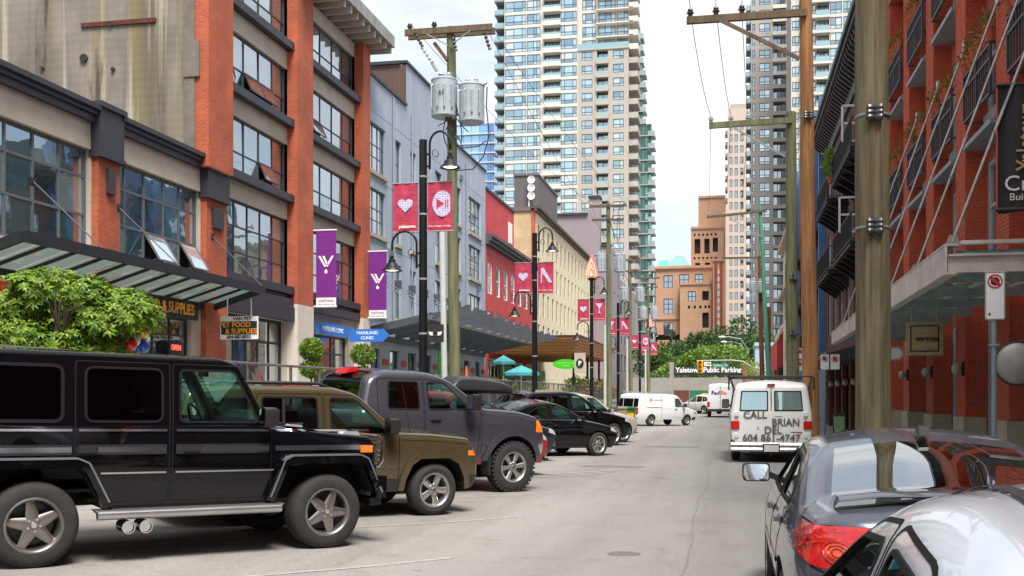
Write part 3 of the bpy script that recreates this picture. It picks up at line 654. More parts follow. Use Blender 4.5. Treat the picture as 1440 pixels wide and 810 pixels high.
# ================================================================== right row of buildings
XR = 5.0
def yr(u, X=XR): return atX(u, 500, X).y
mRB = M('red brick faces', '#b54b2e', .85, var=.22, scale=9, bump=.2, bscale=60)
mMORT = M('brick mortar', '#a5836f', .9, var=.15, scale=6)
mRBT = brick_mat('red brick wall', '#ad4a2e', '#984029', '#a5836f', stain=.25)
mGREYM = M('grey painted metal', '#868b90', .55, .1, var=.12)
mGREYF = M('pale grey window frame', '#a3abae', .5, var=.08)
mLIME = M('limestone base', '#a89d87', .85, var=.18, scale=2, bump=.2)
BR = thing('brick_loft_building', 'red brick loft building with deep piers, juliet balconies and limestone base', 'building', (XR, 20, 0))
f = Fac((XR, 0, 0), (0, 1, 0), (-1, 0, 0), BR)
P0, PIT, PW, DEP = 20.83, 3.67, 1.0, .42
ks = range(-3, 5)
bricks = []
fb = Fac((XR + DEP, 0, 0), (0, 1, 0), (-1, 0, 0), BR)
GR = [glass_mat('loft glass %d' % i, c, r) for i, (c, r) in enumerate([('#1a2224', .4), ('#23302f', .45), ('#3c4a48', .4)])]
def gr(i, j): return random.choice(GR)
for k in ks:
    a = P0 + PIT * k; b = a + PW; c = a + PIT
    MB().box(XR + .012, XR + .8, a + .012, b - .012, 0.9, 16.0).build('pier_core', mMORT, BR)
    MB().box(XR - .05, XR + .6, a - .04, b + .04, .13, 1.15).build('pier_base', mLIME, BR)
    # brick courses of the pier front and of the jamb that faces down the street
    nz_ = int((16.0 - 1.16) / .075)
    for r in range(nz_):
        z = 1.16 + r * .075
        o_ = (r % 2) * .1
        y = a - o_
        while y < b - .001:
            y0, y1 = max(y, a) + .005, min(y + .2, b) - .005
            if y1 - y0 > .03: bricks.append((XR + random.uniform(-.004, .004), XR + .05, y0, y1, z + .005, z + .07, 0))
            y += .2
        x = XR + .05 - .0
        for (x0, x1) in (((XR + .055, XR + .235), (XR + .245, XR + DEP)) if r % 2 else ((XR + .055, XR + .145), (XR + .155, XR + .335), (XR + .345, XR + DEP))):
            bricks.append((x0, x1, a + random.uniform(-.004, .004), a + .05, z + .005, z + .07, 1))
    # bay infill
    ops = [(b + .06, c - .06, 7.55, 9.75), (b + .06, c - .06, 11.0, 13.2), (b + .06, c - .06, 5.25 if k < 0 else 4.3, 6.6), (b + .06, c - .06, .35, 3.3)]
    fb.wall('bay_wall', mRBT, b, c, .1, 16, ops, .15)
    for q in ops:
        fb.window(*q, 2, [1.3, .9] if q[2] > 4 else [2.2, .7], mGREYF, gr, .08, .1, .07)
    for z in (7.0, 10.45):
        mb = MB(); fb.box(mb, b + .2, c - .2, z, z + .55, .0, .1); fb.box(mb, b + .1, c - .1, z - .14, z - .04, .0, .5); fb.box(mb, b + .15, c - .15, z - .04, z + .03, .0, .42)
        mb.build('balcony_ledge', mGREYM, BR)
        mb = MB(); zz = z + .45; zt = z + 1.42
        for (p, q) in (((b + .15, zt), (c - .15, zt)), ((b + .15, zz), (c - .15, zz)), ((b + .15, (zz + zt) / 2 + .2), (c - .15, (zz + zt) / 2 + .2))): mb.beam(fb.p(p[0], p[1], .48), fb.p(q[0], q[1], .48), .05, .05)
        n = 12
        for i in range(n + 1):
            y = b + .15 + (c - b - .3) * i / n; w_ = .05 if i in (0, n // 2, n) else .022
            mb.beam(fb.p(y, zz, .48), fb.p(y, zt, .48), w_, w_)
        for y in (b + .15, c - .15):
            for zq in (zz, zt): mb.beam(fb.p(y, zq, .0), fb.p(y, zq, .48), .04, .04)
        mb.build('juliet_railing', M('charcoal railing', '#3d3f44', .5, .2, var=.1), BR)
    mb = MB(); fb.box(mb, b + .1, c - .1, 5.1 if k < 0 else 4.15, 5.22 if k < 0 else 4.27, 0, .2); mb.build('sill', mLIME, BR)
MB().box(XR - .02, XR + .6, P0 - 3 * PIT, 37.4, 14.0, 16.3).build('brick_frieze', mRBT, BR)
MB().box(XR - .5, XR + .6, P0 - 3 * PIT, 37.5, 16.3, 16.8).build('cornice', mDARK, BR)
MB().box(XR + .85, XR + 14, P0 - 3 * PIT, 37.3, .1, 16.2).build('inner_wall', M('dim room', (.03, .03, .032), .9), BR)
MB().box(XR + .5, XR + 14, P0 - 3 * PIT - .3, P0 - 3 * PIT, .1, 16.2).build('side_wall', mRBT, BR)
# bricks: the largest in view are single parts, the rest one joined piece
def bpx(q):
    c = Vector(((q[0] + q[1]) / 2, (q[2] + q[3]) / 2, (q[4] + q[5]) / 2)); dp = c.y * CT - c.x * ST
    u = 720 + F * (c.x * CT + c.y * ST) / dp; v = VY - F * (c.z - H) / dp
    vis = u < 1440 and 0 < v < 600
    return (1000 if vis else 0) + (100 if q[6] else 0) - c.y
bricks.sort(key=bpx, reverse=True)
mb = MB()
for i, q in enumerate(bricks):
    if i < 300:
        sz = (round(q[1] - q[0], 2), round(q[3] - q[2], 2))
        piece('brick', ('brick', sz), lambda: MB().box(-sz[0] / 2, sz[0] / 2, -sz[1] / 2, sz[1] / 2, -.0325, .0325).mesh('brick', mRB), ((q[0] + q[1]) / 2, (q[2] + q[3]) / 2, (q[4] + q[5]) / 2), BR)
    else: mb.box(*q[:6])
tag(mb.build('brick_courses', mRB, BR, fix=False), kind='stuff')
# potted plants along the balcony rails
mTERRA = M('terracotta', '#a5512f', .8, var=.15, scale=8)
def leaf_mat(name, c, c2):
    if name in _m: return _m[name]
    m, t, b = nodes(name); N = t.nodes.new; K = t.links.new
    oi = N('ShaderNodeNewGeometry'); r = N('ShaderNodeMix'); r.data_type = 'RGBA'
    r.inputs['A'].default_value = (*c, 1); r.inputs['B'].default_value = (*c2, 1); K(oi.outputs['Random Per Island'], r.inputs['Factor']); K(r.outputs['Result'], b.inputs['Base Color'])
    b.inputs['Roughness'].default_value = .55
    tr = N('ShaderNodeBsdfTranslucent'); K(r.outputs['Result'], tr.inputs['Color']); mxs = N('ShaderNodeMixShader'); mxs.inputs[0].default_value = .25
    K(b.outputs[0], mxs.inputs[1]); K(tr.outputs[0], mxs.inputs[2]); K(mxs.outputs[0], t.nodes['Material Output'].inputs['Surface'])
    _m[name] = m
    return m
def leaves(mb, c, rad, n, size, asp=.45, shell=0., down=0.):
    """n single leaf blades scattered through an ellipsoid"""
    c = np.array(c); rad = np.array(rad)
    for _ in range(n):
        d = np.random.normal(size=3); d /= np.linalg.norm(d); r = np.random.uniform(shell, 1) ** .5
        p = c + d * r * rad
        ax = np.random.normal(size=3) + d * .8 + np.array([0, 0, .3 - down]); ax /= np.linalg.norm(ax)
        s = np.cross(ax, np.random.normal(size=3)); s /= np.linalg.norm(s)
        l = size * random.uniform(.6, 1.3); w = l * asp
        mb.add([p, p + ax * l * .45 + s * w * .5, p + ax * l, p + ax * l * .45 - s * w * .5], [(0, 1, 2, 3)])
mDRY = leaf_mat('dry orange leaves', (.42, .20, .03), (.22, .09, .02)); mOLIVE = leaf_mat('olive leaves', (.13, .12, .03), (.30, .17, .03))
pots = []
def pot_mesh(kind):
    p = MB().lathe([(.001, 0), (.09, 0), (.125, .22), (.14, .22), (.14, .27), (.118, .27), (.1, .2), (.001, .2)], 12).mesh('pot', mTERRA)
    l = MB(); leaves(l, (0, 0, .42), (.17, .17, .2), 90, .11); l = l.mesh('foliage', mDRY if kind else mOLIVE, fix=False)
    return p, l
pm = [pot_mesh(i) for i in range(2)]
for k in (0, 1, 2, 3, 4, -1):
    b, c = P0 + PIT * k + PW, P0 + PIT * (k + 1)
    for z in (8.47, 11.92):
        if k == -1 and z > 9: continue
        for i in range(6):
            if random.random() < .15: continue
            kind = random.random() < .6
            y = b + .3 + (c - b - .6) * i / 5 + random.uniform(-.08, .08)
            o = thing('potted_plant', ('dry orange' if kind else 'olive green') + ' plant in terracotta pot, ' + ('lower' if z < 9 else 'upper') + ' balcony of ' + {-1: 'bay beside', 0: 'first bay past', 1: 'second bay past', 2: 'third bay past', 3: 'fourth bay past', 4: 'fifth bay past'}[k] + ' black banner', 'plant', (XR + DEP - .44, y, z), random.uniform(0, 6), 'pots on the balcony rails')
            s = random.uniform(.85, 1.2); o.scale = (s, s, s)
            link('pot', pm[kind][0], o); link('foliage', pm[kind][1], o)
    MB
# ---- steel and glass canopy on tie rods
mPALE = M('pale painted steel', '#cfc9c3', .5, .1, var=.2, scale=3, c2='#b3a89f')
CANR = milky_glass('aqua canopy glass', (.50, .84, .82), .5)
C3 = thing('glass_canopy', 'pale steel canopy with aqua glass hung on rods from red brick building', 'canopy', (XR, 15.5, 3.3))
def czt(y): return 3.67 - (y - 15.5) / 16.5 * .26
ya, yb = 15.5, 32.0
XF = 2.9
mb = MB(); mb.prism([(XF, ya, czt(ya)), (XF, yb, czt(yb)), (XF, yb, czt(yb) - .3), (XF, ya, czt(ya) - .37)], (.03, 0, 0))
mb.prism([(XF - .01, ya, czt(ya)), (XF - .01, yb, czt(yb)), (XF - .01, yb, czt(yb) + .025), (XF - .01, ya, czt(ya) + .025)], (.18, 0, 0)); mb.prism([(XF - .01, ya, czt(ya) - .37), (XF - .01, yb, czt(yb) - .3), (XF - .01, yb, czt(yb) - .325), (XF - .01, ya, czt(ya) - .395)], (.16, 0, 0))
mb.build('front_channel', mPALE, C3)
mb = MB(); mb.box(XF + .04, XR - .02, ya, ya + .04, czt(ya) - .37, czt(ya) - .15); mb.box(XF + .04, XR - .02, ya - .05, ya + .12, czt(ya) - .15, czt(ya) - .12); mb.build('end_channel', mPALE, C3)
MB().box(XF + .2, XR - .02, ya - .06, ya + .06, czt(ya) + .01, czt(ya) + .06).build('end_cap', mPALE, C3)
n = 8
for i in range(n + 1):
    y = ya + .1 + (yb - ya - .15) * i / n; z = czt(y)
    if i: MB().box(XF + .035, XR - .02, y - .07, y + .07, z - .26, z - .1).build('cross_beam', M('shaded steel', '#9a9692', .5, .1, var=.2, scale=3), C3)
    if i < n:
        h = (yb - ya - .15) / n
        for q in range(2):
            MB().box(XF + .2, XR - .05, y + .03 + q * h / 2, y + (q + 1) * h / 2 - .03, z - .06 - .012, z - .055).build('glass_panel', CANR, C3)
for i in range(3): MB().box(XF + .5 + i * .65, XF + .56 + i * .65, ya + .1, yb - .1, czt(20) - .14, czt(20) - .09).build('purlin', mPALE, C3)
mROD = M('galvanised rod', '#a7a29b', .4, .7, var=.2, scale=8)
for i in range(6):
    y = 15.65 + i * 2.95; z = czt(y)
    a, b = Vector((XF + .12, y, z + .05)), Vector((XR - .02, y, 9.1)); d = b - a
    MB().cyl(a, b, .022, n=8).build('tie_rod', mROD, C3)
    t0, t1 = a + d * .28, a + d * .40; sx = Vector((0, .045, 0)); m_ = MB()
    m_.cyl(t0 - sx, t1 - sx, .014, n=6); m_.cyl(t0 + sx, t1 + sx, .014, n=6); m_.cyl(t0 - sx * 1.3, t0 + sx * 1.3, .025, n=6); m_.cyl(t1 - sx * 1.3, t1 + sx * 1.3, .025, n=6); m_.build('turnbuckle', mROD, C3)
    MB().prism([(XF + .02, y - .015, z), (XF + .24, y - .015, z), (XF + .17, y - .015, z + .17), (XF + .09, y - .015, z + .17)], (0, .03, 0)).build('lug_plate', mROD, C3)
    MB().box(XR - .05, XR, y - .1, y + .1, 9.0, 9.25).build('anchor_plate', mROD, C3)
# banner of the building, hung from a bracket
mBBAN = M('black banner cloth', (.02, .02, .022), .6, var=.3, scale=3)
yB = 15.7; x0, x1 = atY(1403, 200, yB).x, 4.95; z0, z1 = atY(1405, 297, yB).z, atY(1405, 120, yB).z
o = thing('building_banner', 'black vertical Yaletown Crandall Building banner on red brick wall', 'banner', ((x0 + x1) / 2, yB, z0))
mb = MB(); nn = 20
for i in range(nn + 1):
    x = x0 + (x1 - x0) * i / nn; dy = .02 * math.sin(i * 1.1)
    mb.v += [(x, yB + dy, z0 + .08 * (i / nn - .5)), (x, yB + dy, z1)]
    if i: mb.f.append((2 * i - 2, 2 * i, 2 * i + 1, 2 * i - 1))
mb.build('cloth', mBBAN, o, smooth=True)
for z in (z0 + .02, z1): MB().cyl((x0 - .03, yB, z), (XR, yB, z), .03, n=8).build('pole', mBLK, o)
mGOLD = M('gold letters', '#b59d6a', .5, var=0)
t = text('lettering', 'Yaletown', .34, mGOLD, o, (x0 + .36, yB - .035, (z0 + z1) / 2 + .14), (R(90), R(-90), 0), .004, font_bold=.004, sx=.72)
for s, z, sz, m_ in (('The', .62, .15, mWHT), ('Crandall', .36, .30, mWHT), ('Building', .18, .14, mWHT)):
    text('lettering', s, sz, m_, o, (x0 + {'The': .30, 'Crandall': .07, 'Building': .14}[s], yB - .035, z0 + z), RYm, .004, 'LEFT')
# wooden hanging sign, pink sign
o = thing('hanging_sign', 'weathered wooden hanging sign with engraved border under aqua canopy', 'sign', (3.6, 20.4, 2.4))
za, zb = atY(1300, 500, 20.4).z, atY(1300, 452, 20.4).z; xa, xb = atY(1274, 470, 20.4).x, atY(1326, 470, 20.4).x
mWOOD = M('weathered plank', '#a4936a', .8, var=.3, scale=3, stretch=(1.5, 1, 12), bump=.2)
nb = 5
for i in range(nb): MB().box(xa, xb, 20.38, 20.42, za + (zb - za) * i / nb + .003, za + (zb - za) * (i + 1) / nb - .003).build('plank', mWOOD, o)
mb = MB(); w_ = .02; q = .07
for (a, b, c, d) in ((xa + q, xb - q, za + q, za + q + w_), (xa + q, xb - q, zb - q - w_, zb - q), (xa + q, xa + q + w_, za + q + w_, zb - q - w_), (xb - q - w_, xb - q, za + q + w_, zb - q - w_)): mb.box(a, b, 20.372, 20.379, c, d)
mb.build('border', M('burnt engraving', '#3a2f20', .8), o)
mb = MB(); random.seed(3)
for i in range(14): x = xa + .16 + i * .028; h = random.uniform(.02, .06); mb.box(x, x + .02, 20.372, 20.379, (za + zb) / 2 - h, (za + zb) / 2 + h * .5)
mb.build('engraving', M('burnt engraving', '#3a2f20', .8), o)
for x in (xa + .1, xb - .1): MB().cyl((x, 20.4, zb), (x, 20.4, 3.3), .012, n=6).build('hanger', mROD, o)
yP = 24.5; xa, xb = atY(1207, 497, yP).x, atY(1272, 497, yP).x; za, zb = atY(1240, 507, yP).z, atY(1240, 487, yP).z
o = thing('hanging_sign', 'pink bordered white name sign behind tall wooden pole', 'sign', ((xa + xb) / 2, yP, za))
e = .08
def octo(xa, xb, za, zb, y, e): return [(xa, y, za + e), (xa + e, y, za), (xb - e, y, za), (xb, y, za + e), (xb, y, zb - e), (xb - e, y, zb), (xa + e, y, zb), (xa, y, zb - e)]
MB().prism(octo(xa, xb, za, zb, yP, e), (0, .04, 0)).build('board', M('pink paint', '#c98a8c', .6), o)
MB().prism(octo(xa + .04, xb - .04, za + .04, zb - .04, yP - .005, e), (0, .004, 0)).build('panel', mWHT, o)
text('lettering', 'ly', .2, M('green letters', '#4a6a55', .6, var=0), o, (xb - .35, yP - .01, (za + zb) / 2), RYm, .002)
MB().cyl(((xa + xb) / 2, yP + .02, zb), ((xa + xb) / 2, yP + .02, 3.2), .012, n=6).build('hanger', mROD, o)
# wall lanterns between the loft piers
for i, k in enumerate((0, 1, 2, 3)):
    y = P0 + PIT * k - .12
    o = thing('wall_lantern', 'small white globe wall lantern on red brick pier', 'lamp', (XR - .1, y, 2.2), group='lanterns on the brick piers')
    MB().box(XR - .06, XR + .0, y + .2, y + .32, 2.05, 2.35).build('back_plate', mBLK, o)
    MB().sphere((XR - .16, y + .26, 2.2), .1, 10, 8, 1.2).build('globe', M('frosted globe', '#b9b4a6', .4, var=.05), o, smooth=True)
# ---- dark brick building with bracketed cornice
mDBR = brick_mat('dark red brick', '#6e332a', '#5c2a24', '#5d4a42', stain=.3)
B7 = thing('dark_brick_building', 'dark brick building with deep black bracketed cornice and iron balconies', 'building', (XR, 37.5, 0))
f = Fac((XR, 0, 0), (0, 1, 0), (-1, 0, 0), B7)
ops = [(38.3 + 2.9 * i, 39.7 + 2.9 * i, z, z + 2.2) for i in range(7) for z in (4.6, 7.6, 10.7)] + [(38.2 + 2.9 * i, 40.2 + 2.9 * i, .2, 3.0) for i in range(7)]
f.wall('wall', mDBR, 37.45, 58.2, .1, 14.6, ops, .3)
for q in ops: f.window(*q, 2, 2, mGREYF if q[2] > 4 else mFRAMED, gr, .12, .08, .06)
MB().box(XR + .32, XR + 14, 37.5, 58.1, .1, 14.5).build('inner_wall', M('dim room', (.03, .03, .032), .9), B7)
mBC = M('black cornice', '#2a2827', .55, var=.25, scale=3)
mb = MB(); mb.box(XR - .12, XR + .3, 37.4, 58.2, 13.7, 14.4); mb.box(XR - .75, XR + .3, 37.4, 58.2, 14.75, 14.95); mb.box(XR - .85, XR + .3, 37.4, 58.25, 14.95, 15.2); mb.build('cornice', mBC, B7)
for i in range(38): MB().prism([(XR - .1, 37.5 + i * .55, 14.75), (XR - .68, 37.5 + i * .55, 14.75), (XR - .62, 37.5 + i * .55, 14.55), (XR - .1, 37.5 + i * .55, 14.1)], (0, .2, 0)).build('bracket', mBC, B7)
MB().box(XR - .3, XR + .0, 37.5, 38.0, .1, 14.6).build('corner_pier', mDBR, B7)
mIRON = M('black iron', '#1f1e1f', .5, .3, var=.15)
def iron_balcony(par, ya, yb, z, d=.85):
    mb = MB(); mb.box(XR - d, XR, ya, yb, z, z + .08); mb.box(XR - d - .05, XR, ya - .05, yb + .05, z - .1, z - .02)
    for zz in (z + .15, z + 1.05): mb.beam((XR - d, ya, zz), (XR - d, yb, zz), .05, .05)
    n = int((yb - ya) / .16)
    for i in range(n + 1): y = ya + (yb - ya) * i / n; mb.beam((XR - d, y, z), (XR - d, y, z + 1.05), .025, .025)
    for y in (ya, yb):
        for zz in (z + .15, z + 1.05): mb.beam((XR - d, y, zz), (XR, y, zz), .04, .04)
        for i in range(5): mb.beam((XR - d * i / 5, y, z), (XR - d * i / 5, y, z + 1.05), .025, .025)
    for i in range(6): y = ya + .2 + (yb - ya - .4) * i / 5; mb.prism([(XR, y, z - .1), (XR - d, y, z - .1), (XR, y, z - .7)], (0, .06, 0))
    mb.build('iron_balcony', mIRON, par)
for ya, yb, z in ((38.5, 45.5, 10.2), (47.5, 53, 10.0), (38.5, 45, 6.9), (47, 53, 6.9)): iron_balcony(B7, ya, yb, z)
for y, z in ((41.0, 11.0), (42.0, 7.8)):
    mb = MB()
    for (a, b) in (((-.9, 0), (0, 0)), ((-.9, 1.3), (0, 1.3)), ((-.9, .65), (0, .65)), ((-.9, 0), (-.9, 1.3))): mb.beam((XR + a[0], y, z + a[1]), (XR + b[0], y, z + b[1]), .07, .07)
    mb.build('open_casement', mWHT, B7)
mGRN = leaf_mat('bright green leaves', (.10, .22, .02), (.20, .30, .03))
o = thing('balcony_plant', 'bright green bushy plant hanging on black iron balcony', 'plant', (XR - .85, 45.3, 10.9)); mb = MB(); leaves(mb, (XR - .9, 45.4, 11.1), (.35, .4, .65), 260, .2); mb.build('foliage', mGRN, o, fix=False); MB().lathe([(.001, 0), (.12, 0), (.16, .3), (.001, .28)], 10, (XR - .9, 45.4, 10.3)).build('pot', mTERRA, o)
# awning of shop below
MB().prism([(XR, 37.8, 3.55), (XR - 1.9, 37.8, 3.0), (XR - 1.9, 37.8, 2.85), (XR, 37.8, 2.95)], (0, 20, 0)).build('shop_awning', mBLK, B7)
for i in range(6):
    y = 38.8 + i * 3.1
    MB().box(XR - .18, XR, y, y + .7, .13, 3.0).build('brick_pier', mDBR, B7)
    o = thing('wall_lantern', 'pale globe wall lantern on dark brick pier under black awning', 'lamp', (XR - .3, y, 2.1), group='lanterns under the black awning')
    MB().sphere((XR - .35, y + .3, 2.15), .13, 10, 8, 1.1).build('globe', M('frosted globe', '#b9b4a6', .4, var=.05), o, smooth=True); MB().box(XR - .3, XR - .16, y + .25, y + .35, 2.1, 2.25).build('bracket', mBLK, o)
# ---- blue loft building
mBLUEP = M('blue metal panel', '#4d6c95', .5, .1, var=.12, scale=1.5)
B8 = thing('blue_loft_building', 'blue clad loft building with projecting bay windows past the dark brick', 'building', (XR, 59, 0))
f = Fac((XR, 0, 0), (0, 1, 0), (-1, 0, 0), B8)
ops = [(59.5 + 3.2 * i, 61.6 + 3.2 * i, z, z + 2.2) for i in range(7) for z in (4.4, 7.5, 10.6, 13.4)]
f.wall('wall', mBLUEP, 58.3, 82, .1, 17.2, ops, .2)
for q in ops: f.window(*q, 2, 2, mDARK, gr, .1, .07, .05)
MB().box(XR + .22, XR + 14, 58.4, 82, .1, 17).build('inner_wall', M('dim room', (.03, .03, .032), .9), B8)
for i in range(8): MB().box(XR - .35, XR, 58.35 + 3.2 * i, 58.8 + 3.2 * i, 3.8, 17.4).build('fin', mBLUEP, B8)
for i in range(3):
    for z in (4.2, 7.3, 10.4): iron_balcony(B8, 61.9 + 6.4 * i - 2.3, 61.9 + 6.4 * i - .2, z, .7)
# ---- cream corner house and red gabled shop at the end of the right side
B9 = thing('cream_corner_building', 'narrow cream rendered building beside the wooden pole', 'building', (XR, 83, 0))
f = Fac((XR - .3, 0, 0), (0, 1, 0), (-1, 0, 0), B9)
ops = [(84 + 3 * i, 85.4 + 3 * i, z, z + 1.8) for i in range(4) for z in (4.5, 8, 11)]
f.wall('wall', mCREAM, 82.1, 97, .1, 14, ops, .2)
for q in ops: f.window(*q, 1, 2, mFRAMED, gr, .1, .07, .05)
MB().box(XR - .06, XR + 12, 82.2, 97, .1, 13.9).build('inner_wall', mCREAM, B9)
MB().box(XR - .8, XR + .3, 82.0, 97, 14, 14.4).box(XR - .8, XR + .3, 82, 97, 9.9, 10.1).build('cornice', mLIME, B9)
B10 = thing('red_gable_shop', 'low red shop with white edged curved gable at street end', 'building', (XR, 99, 0))
MB().prism([(4.2, 98, .1), (12, 98, .1), (12, 98, 8.5), (8.5, 98, 10.5), (5.8, 98, 9), (4.2, 98, 6.5)], (0, 16, 0)).build('wall', mREDW, B10)
pt = [(4.1, 6.5), (4.6, 7.6), (5.2, 8.5), (6, 9.2), (7, 9.9), (8.5, 10.6)]
MB().tube([(x, 97.9, z) for x, z in pt], .16, 6).build('gable_trim', mWHT, B10)
MB().box(4.05, 4.2, 98.5, 113, 3.0, 3.9).build('name_board', mBLK, B10); MB().box(4.3, 8, 97.85, 98, 3.3, 4.1).build('name_board', mBLK, B10)
text('lettering', 'Bel', .7, mWHT, B10, (5.2, 97.83, 3.7), RYm, .01)
mb = MB()
for i in range(9):
    a0, a1 = math.pi * i / 9, math.pi * (i + 1) / 9
    for (y, s) in ((0, 0),): mb.add([(5.3 - 1.1 * math.cos(a0), 97.7 - .8 * 0, 1.7 + 1.2 * math.sin(a0)), (5.3 - 1.1 * math.cos(a1), 97.7, 1.7 + 1.2 * math.sin(a1)), (5.3 - 1.1 * math.cos(a1), 98.0, 1.7 + 1.2 * math.sin(a1)), (5.3 - 1.1 * math.cos(a0), 98.0, 1.7 + 1.2 * math.sin(a0))], [(0, 1, 2, 3)])
mb.prism([(5.3 - 1.1 * math.cos(math.pi * i / 9), 97.68, 1.7 + 1.2 * math.sin(math.pi * i / 9)) for i in range(10)], (0, .06, 0)); mb.build('dome_awning', M('scarlet awning', '#e0261f', .6), B10)
# ================================================================== towers and far buildings
mTANW = M('tan concrete', '#a9a29b', .85, var=.05, scale=.3)
mSLAB = M('pale slab', '#ccc7be', .85, var=.05, scale=.3)
mTF = M('tower frame', '#36454b', .5, var=.05)
GT = [glass_mat('tower glass %d' % i, c, r, tint=(.78, .93, .97)) for i, (c, r) in enumerate([('#4f767c', .55), ('#3f5f66', .5), ('#7ea3a6', .6), ('#2c444c', .45), ('#9fbcbd', .6), ('#c3c2bb', .22), ('#6f8f95', .55)])]
def gt(i, j): return random.choice(GT)
mRAILG = glass_mat('balcony glass', '#7c9a9a', .35, tint=(.8, .95, .95))
def tower(B, f, cols, zs, fh, wallmat, slabmat, bands=()):
    """cols: (s0, s1, kind, lights); kinds w window, W full band window, b balcony"""
    ops = []
    for z in zs:
        for (a, b, kd, n) in cols:
            if kd == 'w': ops.append((a, b, z + .75, z + fh - .28))
            elif kd == 'W': ops.append((a, b, z + .56, z + fh - .06))
            else: ops.append((a, b, z + .12, z + fh - .2))
    for z in zs:
        for (a, b, kd, n) in cols:
            if kd in 'wW':
                q = (a, b, z + .75, z + fh - .28) if kd == 'w' else (a, b, z + .56, z + fh - .06)
                f.window(*q, n, [.32, .68], mTF, gt, .1, .12, .11, tilt=.012, proud=.08)
            else:
                f.window(a, b, z + .12, z + fh - .2, n, 1, mTF, GT[3], 1.2, .1, .12, tilt=.012, proud=.08)
    return ops
Y1 = 213.0
def xt(u, Y): return atY(u, 300, Y).x
T1 = thing('apartment_tower', 'tall tan and white apartment tower with stacked balconies over left row', 'tower', (-32, Y1, 0))
f = Fac((0, Y1, 0), (1, 0, 0), (0, -1, 0), T1)
X_ = lambda u: xt(u, Y1)
fh = 2.75; zs = [21.4 + fh * i for i in range(24)]
ztop = zs[-1] + fh
colsL = [(X_(710.5), X_(740), 'W', [1, 1, .45]), (X_(741), X_(760), 'W', [1, .5, .5]), (X_(788.5), X_(811), 'W', [.5, 1.3, .5])]
colsLb = [(X_(765), X_(788), 'b', 4)]
colsR = [(X_(818), X_(833), 'w', [.4, 1]), (X_(862), X_(877), 'w', [1, .5])]; colsRb = [(X_(839.5), X_(855), 'b', 2)]
zr = [z for z in zs if z < 70]
o1 = tower(T1, f, colsL, zs, fh, None, None) + tower(T1, f, colsLb, zs, fh, None, None)
o2 = tower(T1, f, colsR, zr, fh, None, None) + tower(T1, f, colsRb, zr, fh, None, None)
f.wall('wall_white', mSLAB, X_(709.5), X_(812), 0, ztop, o1, .5); f.wall('wall_tan', mTANW, X_(812), X_(884), 0, zr[-1] + fh, o2, .5)
for z in zs:
    mb = MB(); f.box(mb, X_(764), X_(789), z - .16, z + .1, -1.2, .9); f.box(mb, X_(764), X_(789), z + .1, z + .75, .82, .9); mb.build('balcony_slab', mSLAB, T1)
    mb = MB(); f.box(mb, X_(764.5), X_(788.5), z + .75, z + 1.15, .84, .88); mb.build('balcony_railing', mRAILG, T1)
    mb = MB(); f.box(mb, X_(696), X_(709), z - .15, z + .1, -3.5, .6); mb.build('balcony_slab', M('grey slab', '#6f757a', .8), T1)
    mb = MB(); f.box(mb, X_(696.3), X_(708.5), z + .1, z + 1.05, .5, .55); mb.build('balcony_railing', mRAILG, T1)
    # side balconies over the street
    mb = MB(); mb.box(X_(884), X_(897) , Y1 + .5, Y1 + 6, z - .16, z + .1); mb.box(X_(896.4), X_(897), Y1 + .5, Y1 + 6, z + .1, z + 1.0); mb.box(X_(884), X_(897), Y1 + .4, Y1 + .5, z - .1, z + 1.0); mb.build('balcony_slab', mTANW if z < 70 else mSLAB, T1)
for z in zr:
    mb = MB(); f.box(mb, X_(838.5), X_(856), z - .16, z + .12, -1.2, .5); f.box(mb, X_(838.5), X_(856), z + .12, z + .6, .42, .5); mb.build('balcony_slab', mTANW, T1)
    mb = MB(); f.box(mb, X_(839), X_(855.5), z + .6, z + 1.1, .44, .48); mb.build('balcony_railing', mRAILG, T1)
f.window(X_(697), X_(709.3), 0, ztop, 2, 20, mTF, GT[3], 1.6, .1, .14, name='curtain_wall')
# terrace storeys above the tan part
fu = Fac((0, Y1 + 2.0, 0), (1, 0, 0), (0, -1, 0), T1)
zu = [z for z in zs if z >= 70]
ou = tower(T1, fu, [(X_(817), X_(836), 'W', [.4, 1, .4]), (X_(840), X_(864), 'W', [1, 1, .6]), (X_(866), X_(882), 'W', [1, .5])], zu, fh, None, None); fu.wall('wall_white', mSLAB, X_(811), X_(884), zr[-1], ztop, ou, .4)
for z in zu[1:]: mb = MB(); fu.box(mb, X_(838), X_(890), z - .15, z + .1, 0, 1.6); mb.build('balcony_slab', mSLAB, T1)
mb = MB(); f.box(mb, X_(812), X_(885), zr[-1] + fh, zr[-1] + fh + .3, -2, .2); mb.build('terrace', mTANW, T1)
mb = MB(); f.box(mb, X_(813), X_(884), zr[-1] + fh + .3, zr[-1] + fh + 1.3, .1, .14); mb.build('terrace_railing', mRAILG, T1)
MB().box(X_(709), X_(811), Y1 + 1.3, Y1 + 22, 0, ztop).box(X_(811.5), X_(884), Y1 + 1.3, Y1 + 22, 0, zr[-1] + fh).box(X_(698), X_(709), Y1 + 1.9, Y1 + 20, 0, ztop).box(X_(811.5), X_(884), Y1 + 2.5, Y1 + 22, zr[-1], ztop).build('core', mTANW, T1)
fs = Fac((X_(884), 0, 0), (0, 1, 0), (1, 0, 0), T1)
for z in zs: fs.window(Y1 + 6.5, Y1 + 21, z + .6, z + fh - .2, 8, 1, mTF, gt, -.06, .1, .1, tilt=.012)
